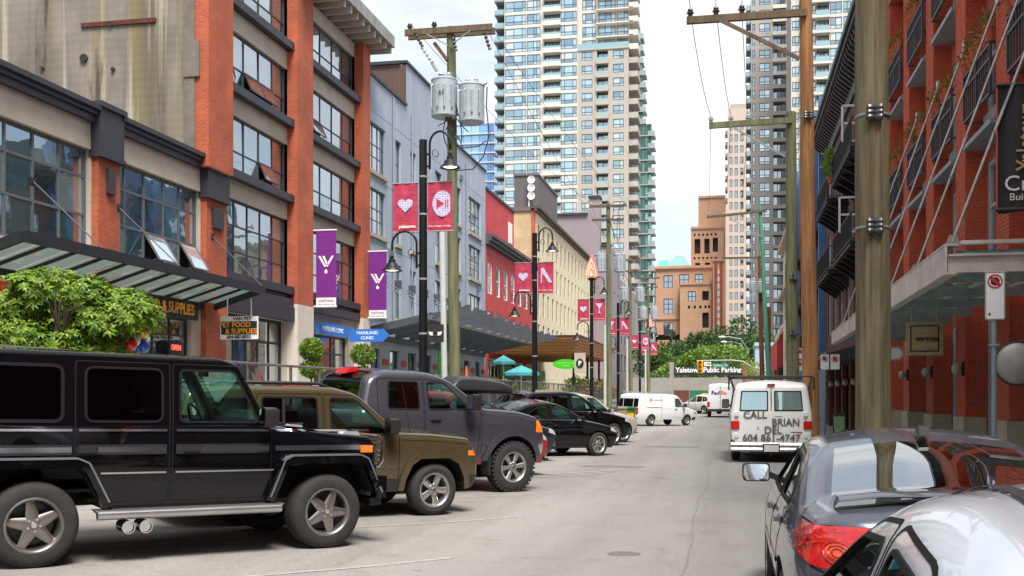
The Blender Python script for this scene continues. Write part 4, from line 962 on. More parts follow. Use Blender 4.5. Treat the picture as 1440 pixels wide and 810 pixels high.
# glass wing behind, stepping down to the street
Y2 = 245.0
T2 = thing('glass_tower', 'slim green glass tower with white slab edges beside tan apartment tower', 'tower', (-18, Y2, 0))
f = Fac((0, Y2, 0), (1, 0, 0), (0, -1, 0), T2); X2 = lambda u: xt(u, Y2)
GG = [glass_mat('green glass %d' % i, c, r, tint=(.7, .93, .9)) for i, (c, r) in enumerate([('#4f8a84', .45), ('#3a6a68', .4), ('#79aca4', .5)])]
for i in range(30):
    z = 2 + i * 2.8
    a, b = (X2(890), X2(921)) if z < 62 else (X2(890), X2(908.5))
    if z > 76: b = X2(905)
    f.window(a, b - .9, z + .35, z + 2.75, 6, 1, mTF, lambda i, j: random.choice(GG), .0, .06, .07, tilt=.012)
    mb = MB(); f.box(mb, a, b, z, z + .3, -4, .3); f.box(mb, b - 1.6, b, z + .3, z + 1.2, .2, .28); mb.build('slab', M('grey green slab', '#9aa5a3', .8), T2)
    mb = MB(); f.box(mb, a, b - .9, z, z + 2.8, -8, -.08); mb.build('core', GG[1], T2)
    mb = MB(); f.box(mb, b - .9, b - .8, z + .3, z + 2.8, -6, -.1); mb.build('fin', GG[1], T2)
# blue glass tower sliver at left
Y3 = 330.
T3 = thing('blue_glass_tower', 'blue and teal glass tower glimpsed behind blue grey building', 'tower', (-75, Y3, 0))
f = Fac((0, Y3, 0), (1, 0, 0), (0, -1, 0), T3); X3 = lambda u: xt(u, Y3)
GB = [glass_mat('blue glass %d' % i, c, r, tint=(.6, .8, 1)) for i, (c, r) in enumerate([('#2d55a8', .35), ('#4e8fc0', .5), ('#9cc4dd', .55)])]
for i in range(28):
    z = 2 + 3.05 * i
    f.window(X3(640), X3(686), z + .3, z + 3.0, [1, 1, 1, 1], 1, mTF, lambda i, j: GB[2 if i < 3 else 1], .0, .06, .1, tilt=.01)
    f.window(X3(686), X3(694), z + .3, z + 3.0, 2, 1, mTF, lambda i, j: GB[0], .0, .06, .1, tilt=.01)
    mb = MB(); f.box(mb, X3(640), X3(697), z, z + .3, -6, 1.2); mb.build('slab', M('white slab', '#b9c2cc', .8), T3)
MB().box(X3(640), X3(694), Y3 + .3, Y3 + 18, 0, 88).build('core', GB[0], T3)
# ---- towers on the right
Y4 = 229.0
T4 = thing('beige_tower', 'slim beige apartment tower with dark recessed balconies beyond utility poles', 'tower', (8, Y4, 0))
f = Fac((0, Y4, 0), (1, 0, 0), (0, -1, 0), T4); X4 = lambda u: xt(u, Y4)
mBEI = M('beige tower concrete', '#a59d97', .85, var=.05, scale=.3)
fh = 2.78; zs4 = [10.2 + fh * i for i in range(27)]; zlow = [z for z in zs4 if z < 74]
o = tower(T4, f, [(X4(1067.5), X4(1083), 'w', [1, 1])], zs4, fh, None, None) + tower(T4, f, [(X4(1087.5), X4(1105), 'b', 3)], zs4, fh, None, None) + tower(T4, f, [(X4(1058), X4(1062), 'w', 1)], zs4, fh, None, None)
f.wall('wall', mBEI, X4(1056), X4(1112), 0, zs4[-1] + fh, o, .6)
for z in zs4:
    mb = MB(); f.box(mb, X4(1086.5), X4(1106), z - .2, z + .12, -1.3, .35); f.box(mb, X4(1086.5), X4(1106), z + .12, z + .55, .28, .35); mb.build('balcony_slab', mBEI if z < 66 else mSLAB, T4)
    mb = MB(); mb.box(X4(1049.5), X4(1056), Y4 + .4, Y4 + 4.5, z - .18, z + .1); mb.box(X4(1049.5), X4(1050), Y4 + .4, Y4 + 4.5, z + .1, z + 1.05); mb.build('balcony_slab', M('grey slab', '#6f757a', .8), T4)
    mb = MB(); f.box(mb, X4(1049.8), X4(1055.8), z + .15, z + 1.05, -.45, -.4); mb.build('balcony_railing', mRAILG, T4)
    mb = MB(); f.box(mb, X4(1107.5), X4(1111), z + .5, z + 2.2, -.01, .05); mb.build('window', GT[3], T4)
MB().box(X4(1056), X4(1112), Y4 + 1.4, Y4 + 16, 0, zs4[-1] + fh).build('core', mBEI, T4)
f5 = Fac((X4(1056), 0, 0), (0, -1, 0), (-1, 0, 0), T4)
Y5 = 205.0
T5 = thing('white_tower', 'white and teal glass tower with wide slabs above black cornice', 'tower', (16, Y5, 0))
f = Fac((0, Y5, 0), (1, 0, 0), (0, -1, 0), T5); X5 = lambda u: xt(u, Y5)
fh = 2.85; zs5 = [26 + fh * i for i in range(23)]
o = tower(T5, f, [(X5(1139), X5(1147), 'w', [1, 1]), (X5(1167), X5(1184), 'W', [1, 1]), (X5(1186), X5(1197), 'W', [1, 1]), (X5(1114), X5(1124), 'w', [1, 1])], zs5, fh, None, None) + tower(T5, f, [(X5(1148), X5(1166), 'b', 3)], zs5, fh, None, None)
f.wall('wall', M('white tower wall', '#bfbcb6', .85, var=.04), X5(1112.5), X5(1200), 0, zs5[-1] + fh, o, .6)
for z in zs5:
    mb = MB(); f.box(mb, X5(1138), X5(1167), z - .2, z + .15, -1.3, .9); mb.build('balcony_slab', mSLAB, T5)
    mb = MB(); f.box(mb, X5(1147), X5(1166), z + .15, z + 1.1, .8, .85); mb.build('balcony_railing', mRAILG, T5)
    mb = MB(); f.box(mb, X5(1124.5), X5(1132), z - .2, z + .6, -.4, 1.0); mb.build('balcony_slab', mBEI, T5)
MB().box(X5(1112.5), X5(1200), Y5 + 1.4, Y5 + 16, 0, zs5[-1] + fh).build('core', mBEI, T5)
# slender beige tower left of it
Y6 = 285.
T6 = thing('slender_tower', 'slender beige tower with stacked dark windows behind the poles', 'tower', (2, Y6, 0))
f = Fac((0, Y6, 0), (1, 0, 0), (0, -1, 0), T6); X6 = lambda u: xt(u, Y6)
ztop6 = atY(1036, 152, Y6).z; ops = []
z = 9.
while z < ztop6 - 4:
    for ua, ub in ((1026, 1030), (1033, 1037.5), (1041, 1045.5)): ops.append((X6(ua), X6(ub), z, z + 1.9))
    z += 2.95
f.wall('wall', M('warm beige concrete', '#bcaca0', .85, var=.05, scale=.3), X6(1023), X6(1051), 0, ztop6, ops, .3)
for q in ops: f.window(*q, 1, 1, mTF, GT[3], .2, .12, .1)
MB().box(X6(1023), X6(1051), Y6 + .5, Y6 + 14, 0, ztop6 - .2).box(X6(1027), X6(1049), Y6 + 2, Y6 + 12, ztop6, ztop6 + 1.6).build('core', mBEI, T6)
for i in range(18): MB().box(X6(1019.5), X6(1023.5), Y6 + .5, Y6 + 5, 20 + i * 2.95, 20.9 + i * 2.95).build('balcony_slab', mBEI, T6)
MB().box(X6(1018), X6(1023), Y6 - 3, Y6 + 3, 0, atY(1020, 290, Y6).z).build('lower_wing', M('warm beige concrete', '#bcaca0', .85), T6)
# ---- pink stone library block
mPINK = M('pink precast stone', '#c99f84', .85, var=.08, scale=.4)
Y7 = 250.
T7 = thing('stone_library', 'pink stone stepped block with square punched openings at street end', 'building', (-8, Y7, 0))
X7 = lambda u: xt(u, Y7); Z7 = lambda v: atY(990, v, Y7).z
f = Fac((0, Y7, 0), (1, 0, 0), (0, -1, 0), T7)
def punched(ua, ub, va, vb, ops, dY=0, dep=.8):
    ff = Fac((0, Y7 + dY, 0), (1, 0, 0), (0, -1, 0), T7)
    q = [(X7(a), X7(b), Z7(d), Z7(c)) for a, b, c, d in ops]
    ff.wall('wall', mPINK, X7(ua), X7(ub), max(0, Z7(vb)), Z7(va), q, dep)
    for w_ in q:
        if w_[1] - w_[0] > 1.6: ff.window(*w_, 2, 3 if w_[3] - w_[2] > 3.2 else 2, mTF, G1[2], dep - .15, .15, .15)
    m2 = MB(); m2.box(X7(ua), X7(ub), Y7 + dY + dep + .05, Y7 + dY + 9, 0, Z7(va) - .02); m2.build('core', M('dark recess', (.03, .026, .024), .9) if ops else mPINK, T7)
    MB().box(X7(ua), X7(ub), Y7 + dY - .3, Y7 + dY + 9, Z7(va), Z7(va) + .5).build('coping', mPINK, T7)
punched(981, 1020, 272, 330, [], 6); 
small = lambda us_, va, vb, w=2.6: [(u, u + w, va, vb) for u in us_]
punched(971, 1018, 319, 372, [(976, 984.5, 333, 354), (990, 997.5, 333, 354), (1002, 1009.5, 332, 352), (977, 984, 367, 371.5), (991, 998, 367, 371.5)] + small((975, 981, 987, 993, 999, 1005), 325.5, 329) + small((975, 981, 987, 993, 999, 1005), 359, 362), 3)
punched(922, 1002, 376, 470, [(933, 946, 386, 404), (955, 968.5, 385, 400), (977, 988.5, 385, 400), (933, 946.5, 419, 441), (933, 946.5, 453, 472.5)][:5], 0)
MB().box(X7(922) - .3, X7(1002), Y7 - .5, Y7 + 1, Z7(377), Z7(374)).box(X7(922) - .2, X7(1002), Y7 - .3, Y7 + 1, Z7(448.5), Z7(447)).build('string_course', mPINK, T7)
punched(957, 1001, 402, 480, [(968, 979, 411, 425), (988, 997, 411, 424), (988, 997, 441, 462)] + small((968, 976, 984, 991, 996), 431, 435, 3), -3)
MB().box(X7(925), X7(960), Y7 - 1, Y7 + 3, 0, Z7(478)).build('plinth', mPINK, T7)
# brick and stone tower piece in front of it
T8 = thing('striped_stair_tower', 'narrow red brick and stone striped stair tower beside pink library', 'tower', (X7(1011), Y7 - 6, 0))
MB().box(X7(1003), X7(1019), Y7 - 6, Y7 - 2, 0, Z7(372)).build('core', mPINK, T8)
for a, b in ((1005, 1009), (1012.5, 1016.5)): MB().box(X7(a), X7(b), Y7 - 6.15, Y7 - 6, 0, Z7(374)).build('brick_strip', mBRICK, T8)
for i in range(9): MB().box(X7(1009.3), X7(1012.3), Y7 - 6.1, Y7 - 6, Z7(470 - i * 10), Z7(464 - i * 10)).build('window', GT[3], T8)
MB().box(X7(1002.5), X7(1019.5), Y7 - 6.4, Y7 - 2, Z7(372), Z7(370)).build('coping', mPINK, T8)
# teal glass roof pyramids behind the library
T9 = thing('glass_roofed_block', 'teal glass block with pointed roof behind pink library', 'building', (-20, 300, 0))
for ua, ub, vt in ((922, 943, 362), (936, 972, 356)):
    a, b = xt(ua, 300), xt(ub, 300); zb_, zt_ = atY(940, 378, 300).z, atY(940, vt, 300).z
    MB().add([(a, 300, zb_), (b, 300, zb_), (b, 312, zb_), (a, 312, zb_), ((a + b) / 2 - 1.2, 306, zt_), ((a + b) / 2 + 1.2, 306, zt_)], [(0, 1, 5, 4), (1, 2, 5), (2, 3, 4, 5), (3, 0, 4)]).build('glass_roof', GG[2] if ua > 930 else glass_mat('teal roof', '#2f9aa8', .3, tint=(.5, .95, 1)), T9)
MB().box(xt(920, 300), xt(972, 300), 300, 312, 0, atY(940, 378, 300).z).build('core', GG[1], T9)
# ---- street end: low concrete parkade wall, overhead sign, hedge trees
yE = 137.
mPK = M('parkade concrete', '#8f8a84', .9, var=.12, scale=.8)
B11 = thing('parkade', 'low grey concrete parkade wall closing the street end', 'building', (-2, yE, 0))
XE = lambda u: xt(u, yE); ZE = lambda v: atY(980, v, yE).z
f = Fac((0, yE, 0), (1, 0, 0), (0, -1, 0), B11)
f.wall('wall', mPK, XE(880), XE(1130), 0, ZE(534), [(XE(985), XE(1004), 0, ZE(552))], 1.5)
MB().box(XE(985), XE(1004), yE + 1.5, yE + 1.7, 0, 2.6).build('dark_entrance', M('dark room', (.012, .012, .013), .9), B11)
MB().box(XE(880), XE(1130), yE + .01, yE + 1, ZE(534), ZE(531)).build('coping', mPK, B11)
MB().box(XE(941), XE(969), yE - .2, yE, .3, ZE(549)).build('brick_panel', mDBR, B11)
mb = MB()
for i in range(12): mb.beam((XE(1003) + i * .45, yE + .3, ZE(531)), (XE(1003) + i * .45, yE + .3, ZE(521)), .04, .04)
mb.beam((XE(1003), yE + .3, ZE(521)), (XE(1003) + 5, yE + .3, ZE(521)), .06, .06); mb.build('railing', mSTEEL, B11)
MB().box(xt(1062, 126), xt(1090, 126), 126, 134, 0, 7.3).box(xt(1061, 126), xt(1091, 126), 125.8, 134.2, 7.3, 7.7).build('entrance_pavilion', M('pale blue glazing', '#9db9c9', .3, var=.1), B11)
# overhead parking sign
yG = 126.; XG = lambda u: xt(u, yG); ZG = lambda v: atY(980, v, yG).z
o = thing('parking_gantry', 'dark overhead Yaletown Public Parking sign on concrete post', 'sign', (XG(990), yG, 0))
MB().box(XG(941.5), XG(947.5), yG - .25, yG + .25, 0, ZG(509)).build('post', mPK, o); MB().box(XG(1044), XG(1050), yG - .25, yG + .25, 0, ZG(512)).build('post', M('brown brick post', '#7a4436', .8), o)
MB().box(XG(947.5), XG(1044), yG - .1, yG + .1, ZG(528), ZG(524.5)).build('beam', mSTEEL, o)
MB().box(XG(947.5), XG(1044), yG - .05, yG + .05, ZG(524.5), ZG(516)).build('panel', M('deep blue grey', '#2a333d', .6), o)
text('lettering', 'Yaletown Public Parking', 0.83, mWHT, o, (XG(996), yG - .08, ZG(520.5)), RYm, .02, sx=.93, font_bold=.02)
# traffic light on its mast arm
mTLY = M('traffic yellow', '#e3a71b', .5, var=.05)
yT = 112.; XT = lambda u: xt(u, yT); ZT = lambda v: atY(980, v, yT).z
o = thing('traffic_light', 'yellow traffic light on curved mast arm over the junction', 'traffic light', (XT(1062), yT, 0))
MB().tube([(XT(1062), yT, 0), (XT(1061), yT, 4), (XT(1056), yT, ZT(516)), (XT(1045), yT, ZT(509)), (XT(1030), yT, ZT(507)), (XT(980), yT, ZT(507.5))], .09, 8).build('mast_arm', M('galvanised steel', '#82868a', .5, .5), o)
MB().box(XT(980.5), XT(988.5), yT - .25, yT + .1, ZT(525), ZT(507)).build('housing', mTLY, o)
for i, c in enumerate(((.35, .02, .02), (.3, .2, .02), (.02, .25, .08))):
    z = ZT(510 + 6 * i); MB().lathe([(.001, .0), (.17, .0), (.2, -.02), (.2, -.25), (.18, -.25), (.18, -.04)], 14, ((XT(980.5) + XT(988.5)) / 2, yT - .26, z), 'Y').build('visor', mTLY, o)
    MB().lathe([(.001, -.03), (.12, -.02), (.17, .0)], 14, ((XT(980.5) + XT(988.5)) / 2, yT - .27, z), 'Y').build('lens', M('lens %d' % i, c, .2), o)
MB().box(XT(1001), XT(1025), yT - .03, yT + .03, ZT(517), ZT(511)).build('street_name', M('street sign green', '#14705c', .5), o)
text('lettering', 'Nelson St', .36, mWHT, o, (XT(1013), yT - .045, ZT(514)), RYm, .004)
MB().box(XT(990), XT(1000), yT - .03, yT + .03, ZT(514.5), ZT(509)).build('one_way_sign', mWHT, o); MB().prism([(XT(992), yT - .035, ZT(512.3)), (XT(997), yT - .035, ZT(512.3)), (XT(997), yT - .035, ZT(513.3)), (XT(999.3), yT - .035, ZT(511.7)), (XT(997), yT - .035, ZT(510.2)), (XT(997), yT - .035, ZT(511.3)), (XT(992), yT - .035, ZT(511.3))], (0, -.01, 0)).build('arrow', mBLK, o)
# ---- trees
mBARK = M('bark', '#4a3b2e', .9, var=.3, scale=6, bump=.5, bscale=20)
def tree(name, label, base, h, rx, rz_, mat, n, ls, seed, group=None, trunk=.2, lobes=9):
    random.seed(seed); np.random.seed(seed)
    o = thing(name, label, 'tree', base, group=group); b = Vector(base)
    mb = MB(); top = b + Vector((0, 0, h - rz_ * 1.1))
    mb.tube([b, b + (top - b) * .5 + Vector((random.uniform(-.2, .2), 0, 0)), top], [trunk, trunk * .8, trunk * .55], 8)
    cr = MB(); cc = b + Vector((0, 0, h - rz_))
    for i in range(lobes):
        a = random.uniform(0, 6.28); q = random.uniform(.25, .72); e = random.uniform(-.6, .75)
        c = cc + Vector((rx * q * math.cos(a), rx * q * math.sin(a), rz_ * e))
        mb.tube([top, (top + c) / 2 + Vector((0, 0, -.1)), c], [trunk * .5, trunk * .3, trunk * .1], 6)
        s = random.uniform(.38, .56)
        leaves(cr, c, (rx * s, rx * s, rz_ * s * .8), n // lobes, ls, .5, .35)
    mb.build('trunk', mBARK, o); cr.build('crown', mat, o, fix=False)
    return o
mLF = [leaf_mat('tree leaves %d' % i, a, b) for i, (a, b) in enumerate([((.05, .12, .02), (.10, .19, .03)), ((.03, .075, .02), (.06, .12, .025)), ((.10, .20, .02), (.17, .26, .04)), ((.02, .05, .02), (.035, .075, .025))])]
far = [(945, 500, 9.5, 3.6, 0), (962, 470, 12.0, 4.0, 1), (985, 470, 12.3, 4.5, 0), (1008, 462, 12.8, 4.8, 1), (1035, 452, 14.0, 5.2, 1), (1055, 470, 12.2, 4.6, 0), (930, 512, 8.6, 3.4, 0), (1000, 488, 10.5, 4.5, 2), (972, 495, 10, 4.2, 2), (1030, 488, 10.4, 4.5, 2)]
names = ['leafy mid green tree behind the parkade wall', 'broad dark green tree rising behind the parkade wall', 'fresh yellow green tree just behind the parkade wall']
for i, (u, v, h_, rr, m_) in enumerate(far):
    Y = 146 if m_ == 2 else 158 + (i % 3) * 5
    zt_ = atY(u, v, Y).z
    tree('street_tree', names[m_], (xt(u, Y), Y, 0), zt_, rr, zt_ * .36, mLF[m_], 2600, .62, 20 + i, 'trees behind the parkade', .3)
for u, v in ((951, 468), (963, 463)): 
    Y = 170; zt_ = atY(u, v, Y).z; tree('cypress_tree', 'slim dark cypress tree against the pink library', (xt(u, Y), Y, 0), zt_, 1.1, zt_ * .45, mLF[3], 1500, .5, int(u), 'cypresses before the library', .15, 7)
tree('yellow_tree', 'small yellow green tree beside the entrance pavilion', (xt(1068, 120), 120, 0), 5.6, 2.0, 2.3, leaf_mat('yellow leaves', (.30, .32, .03), (.22, .28, .03)), 1500, .3, 77)
for u, Y, h_ in ((926, 150, 8), (938, 141, 5), (915, 150, 9)): tree('street_tree', 'rounded green tree beside the last left lamp posts', (xt(u, Y), Y, 0), h_, 3.2, h_ * .4, mLF[0], 2000, .5, int(u * 3), 'trees past the left lamps', .2)
random.seed(11); np.random.seed(11)
# ================================================================== vehicles
def paint(name, c, metal=.0, rough=.28, coat=1., flake=.0, dirt=.12):
    if name in _m: return _m[name]
    m, t, b = nodes(name); N = t.nodes.new; K = t.links.new
    if isinstance(c, str): c = lin(c)
    b.inputs['Metallic'].default_value = metal; b.inputs['Roughness'].default_value = rough; b.inputs['Coat Weight'].default_value = coat; b.inputs['Coat Roughness'].default_value = .03; b.inputs['Specular IOR Level'].default_value = .5 * (1 - coat)
    g = N('ShaderNodeNewGeometry'); tcn = N('ShaderNodeTexCoord')
    # road dust settles on the lower body
    sp = N('ShaderNodeSeparateXYZ'); K(tcn.outputs['Object'], sp.inputs[0]); n = N('ShaderNodeTexNoise'); n.inputs['Scale'].default_value = 3; n.inputs['Detail'].default_value = 6; K(tcn.outputs['Object'], n.inputs['Vector'])
    mr = N('ShaderNodeMapRange'); mr.inputs[1].default_value = .9; mr.inputs[2].default_value = .25; mr.inputs[4].default_value = dirt * 2; K(sp.outputs[2], mr.inputs[0])
    mu = N('ShaderNodeMath'); mu.operation = 'MULTIPLY'; K(mr.outputs[0], mu.inputs[0]); K(n.outputs['Fac'], mu.inputs[1])
    d = N('ShaderNodeMix'); d.data_type = 'RGBA'; d.inputs['A'].default_value = (*c, 1); d.inputs['B'].default_value = (.2, .18, .15, 1); K(mu.outputs[0], d.inputs['Factor'])
    x = N('ShaderNodeMix'); x.data_type = 'RGBA'; x.inputs['B'].default_value = (.24, .23, .215, 1); K(d.outputs['Result'], x.inputs['A']); K(g.outputs['Backfacing'], x.inputs['Factor']); K(x.outputs['Result'], b.inputs['Base Color'])
    def gate(v, sock):
        q = N('ShaderNodeMath'); q.operation = 'MULTIPLY_ADD'; q.inputs[1].default_value = -v; q.inputs[2].default_value = v; K(g.outputs['Backfacing'], q.inputs[0]); K(q.outputs[0], b.inputs[sock])
    gate(coat, 'Coat Weight'); gate(metal, 'Metallic')
    _m[name] = m
    return m
mTYRE = M('tyre rubber', (.022, .021, .02), .8, var=.25, scale=12, bump=.4, bscale=90)
mPLAS = M('black plastic', (.018, .018, .019), .45, var=.15, scale=6)
mLINER = M('wheel well', (.008, .008, .008), .9, var=0)
mRUB = M('window rubber', (.008, .008, .008), .8, var=0, spec=.2)
mCHR = M('chrome', (.72, .72, .74), .12, 1., var=0)
mALLOY = M('silver alloy', (.5, .49, .48), .32, .9, var=.08, scale=10)
mALLOYD = M('bronze grey alloy', (.30, .28, .27), .35, .9, var=.1, scale=10)
mDISC = M('brake disc', (.10, .095, .09), .5, .6, var=.2, scale=20)
mCLOTH = M('dark seat cloth', (.03, .03, .032), .85, var=.15); mTANC = M('grey seat cloth', (.18, .17, .16), .85, var=.15)
mDASH = M('dashboard', (.10, .10, .10), .7, var=.1)
mLAMPR = M('red tail lamp', (.55, .015, .012), .12, coat=1., var=.25, scale=30)
mLAMPA = M('amber lamp', (.85, .20, .02), .15, coat=1., var=.15, scale=30)
mLAMPW = glass_mat('clear lamp', '#b9bdc0', .35)
mPLATE = M('licence plate', (.62, .64, .68), .4, var=.05)
GCL = clear_glass('green tinted car glass', (.60, .95, .88), .04)
GDK = clear_glass('privacy car glass', (.07, .08, .085), .03)
GBLK = clear_glass('near black car glass', (.012, .013, .014), .0)
def fillet(pts, r0):
    P = [Vector((p[0], p[1])) for p in pts]; out = [P[0]]
    for i in range(1, len(P) - 1):
        r = pts[i][2] if len(pts[i]) > 2 else r0
        a, b, c = P[i - 1], P[i], P[i + 1]
        q = min(r, (a - b).length * .48, (c - b).length * .48)
        s, e = b + (a - b).normalized() * q, b + (c - b).normalized() * q
        for t in np.linspace(0, 1, 7): out.append(s * (1 - t) ** 2 + b * 2 * t * (1 - t) + e * t * t)
    out.append(P[-1]); return out
def resample(P, step=.06):
    o = [P[0]]
    for a, b in zip(P[:-1], P[1:]):
        n = max(1, int(math.ceil((b - a).length / step)))
        for k in range(1, n + 1): o.append(a + (b - a) * k / n)
    return o
def inside(P, poly):
    x, z = P[:, 0], P[:, 1]; c = np.zeros(len(P), bool); n = len(poly)
    for i in range(n):
        x0, z0 = poly[i]; x1, z1 = poly[(i + 1) % n]
        if z0 == z1: continue
        k = ((z0 > z) != (z1 > z)) & (x < (x1 - x0) * (z - z0) / (z1 - z0) + x0); c ^= k
    return c
def rpoly(pts, r=.05, step=.06):
    """closed polygon with rounded corners"""
    n = len(pts); q = fillet([((pts[-1][0] + pts[0][0]) / 2, (pts[-1][1] + pts[0][1]) / 2)] + list(pts) + [((pts[-1][0] + pts[0][0]) / 2, (pts[-1][1] + pts[0][1]) / 2)], r)
    q = resample(q, step)
    return [(p.x, p.y) for p in q[:-1]]
def wheel_meshes(R_, rr, hw, style, mrim, knob=False):
    k = ('wheel', R_, rr, hw, style, mrim.name, knob)
    if k in _pc: return _pc[k]
    t = MB().lathe([(rr, hw - .02), (rr + .012, hw - .002), (rr + .5 * (R_ - rr), hw + .006), (R_ - .035, hw - .006), (R_ - .012, hw - .02), (R_, hw - .045), (R_, -hw + .045), (R_ - .02, -hw + .01), (rr, -hw)], 48, axis='Y')
    for q in (-.5, -.17, .17, .5):                                    # tread grooves as raised ribs
        t.lathe([(R_ - .004, (q - .13) * hw), (R_ + .006, (q - .12) * hw), (R_ + .006, (q + .12) * hw), (R_ - .004, (q + .13) * hw)], 48, axis='Y')
    if knob:
        for i in range(36):
            a = 2 * math.pi * i / 36; ca, sa = math.cos(a), math.sin(a)
            for y in ((hw - .045, hw - .004), (-.3 * hw, .3 * hw)):
                t.obox((ca * (R_ - .005), (y[0] + y[1]) / 2, sa * (R_ - .005)), (ca * .022, 0, sa * .022), (0, (y[1] - y[0]) / 2, 0), (-sa * .02, 0, ca * .02))
    tm = t.mesh('tyre', mTYRE, smooth=35)
    o = MB().lathe([(rr + .004, hw - .025), (rr + .008, hw - .005), (rr - .008, hw), (rr - .022, hw - .012), (rr - .03, hw - .05), (rr - .045, -hw + .03)], 48, axis='Y')
    yf = hw - .03
    def spoke(a, r0, r1, w0, w1, y0=None, y1=None, th=.035):
        ca, sa = math.cos(a), math.sin(a); d, s = Vector((ca, 0, sa)), Vector((-sa, 0, ca)); yy0 = yf if y0 is None else y0; yy1 = yf if y1 is None else y1
        v = []
        for r, w, y in ((r0, w0, yy0), (r1, w1, yy1)):
            for e, dy in ((-1, -.012), (-.55, 0), (.55, 0), (1, -.012)): v.append(d * r + s * w / 2 * e + Vector((0, y + dy, 0)))
            for e in (1, -1): v.append(d * r + s * w / 2 * e + Vector((0, y - th, 0)))
        o.add(v, [(0, 1, 7, 6), (1, 2, 8, 7), (2, 3, 9, 8), (3, 4, 10, 9), (5, 0, 6, 11)])
    n = {'star5': 5, 'five': 5, 'split6': 6, 'multi': 10, 'split7': 7, 'steel': 8}[style]
    for i in range(n):
        a = 2 * math.pi * i / n + math.pi / 2
        if style == 'star5':
            spoke(a, .05, rr * .97, .125, .062, yf + .004, yf - .004)
        elif style == 'five':
            spoke(a, .05, rr * .96, .07, .10, yf - .01, yf)
        elif style == 'split6':
            for s in (-.14, .14): spoke(a + s * .6, .05, rr * .97, .05, .055, yf - .005, yf + .002)
        elif style == 'split7':
            for s in (-.16, .16): spoke(a + s, .05, rr * .97, .03, .028, yf - .01, yf)
        elif style == 'multi': spoke(a, .05, rr * .97, .03, .03, yf - .01, yf)
        else: spoke(a, .05, rr * .95, .10, .06, yf - .03, yf - .04)
    o.lathe([(.001, yf + .012), (.03, yf + .012), (.034, yf + .004), (.075, yf + .002), (.082, yf - .01), (.08, yf - .05)], 24, axis='Y')
    rm = o.mesh('rim', mrim, smooth=40)
    h = MB().lathe([(.001, -.02), (rr * .78, -.02), (rr * .78, -.045), (rr - .03, -.05), (rr - .03, -hw + .02), (.001, -hw + .02)], 32, axis='Y')
    hm = h.mesh('wheel', mDISC, smooth=35)
    l = MB()
    for i in range(5):
        a = 2 * math.pi * (i + .5) / 5 + math.pi / 2; l.cyl((.055 * math.cos(a), yf - .01, .055 * math.sin(a)), (.055 * math.cos(a), yf + .012, .055 * math.sin(a)), .011, n=6)
    l.cyl((0, yf + .01, 0), (0, yf + .016, 0), .024, n=14)
    lm = l.mesh('lug_bolt', mDISC if mrim is mALLOY else mCHR)
    _pc[k] = (hm, tm, rm, lm); return _pc[k]
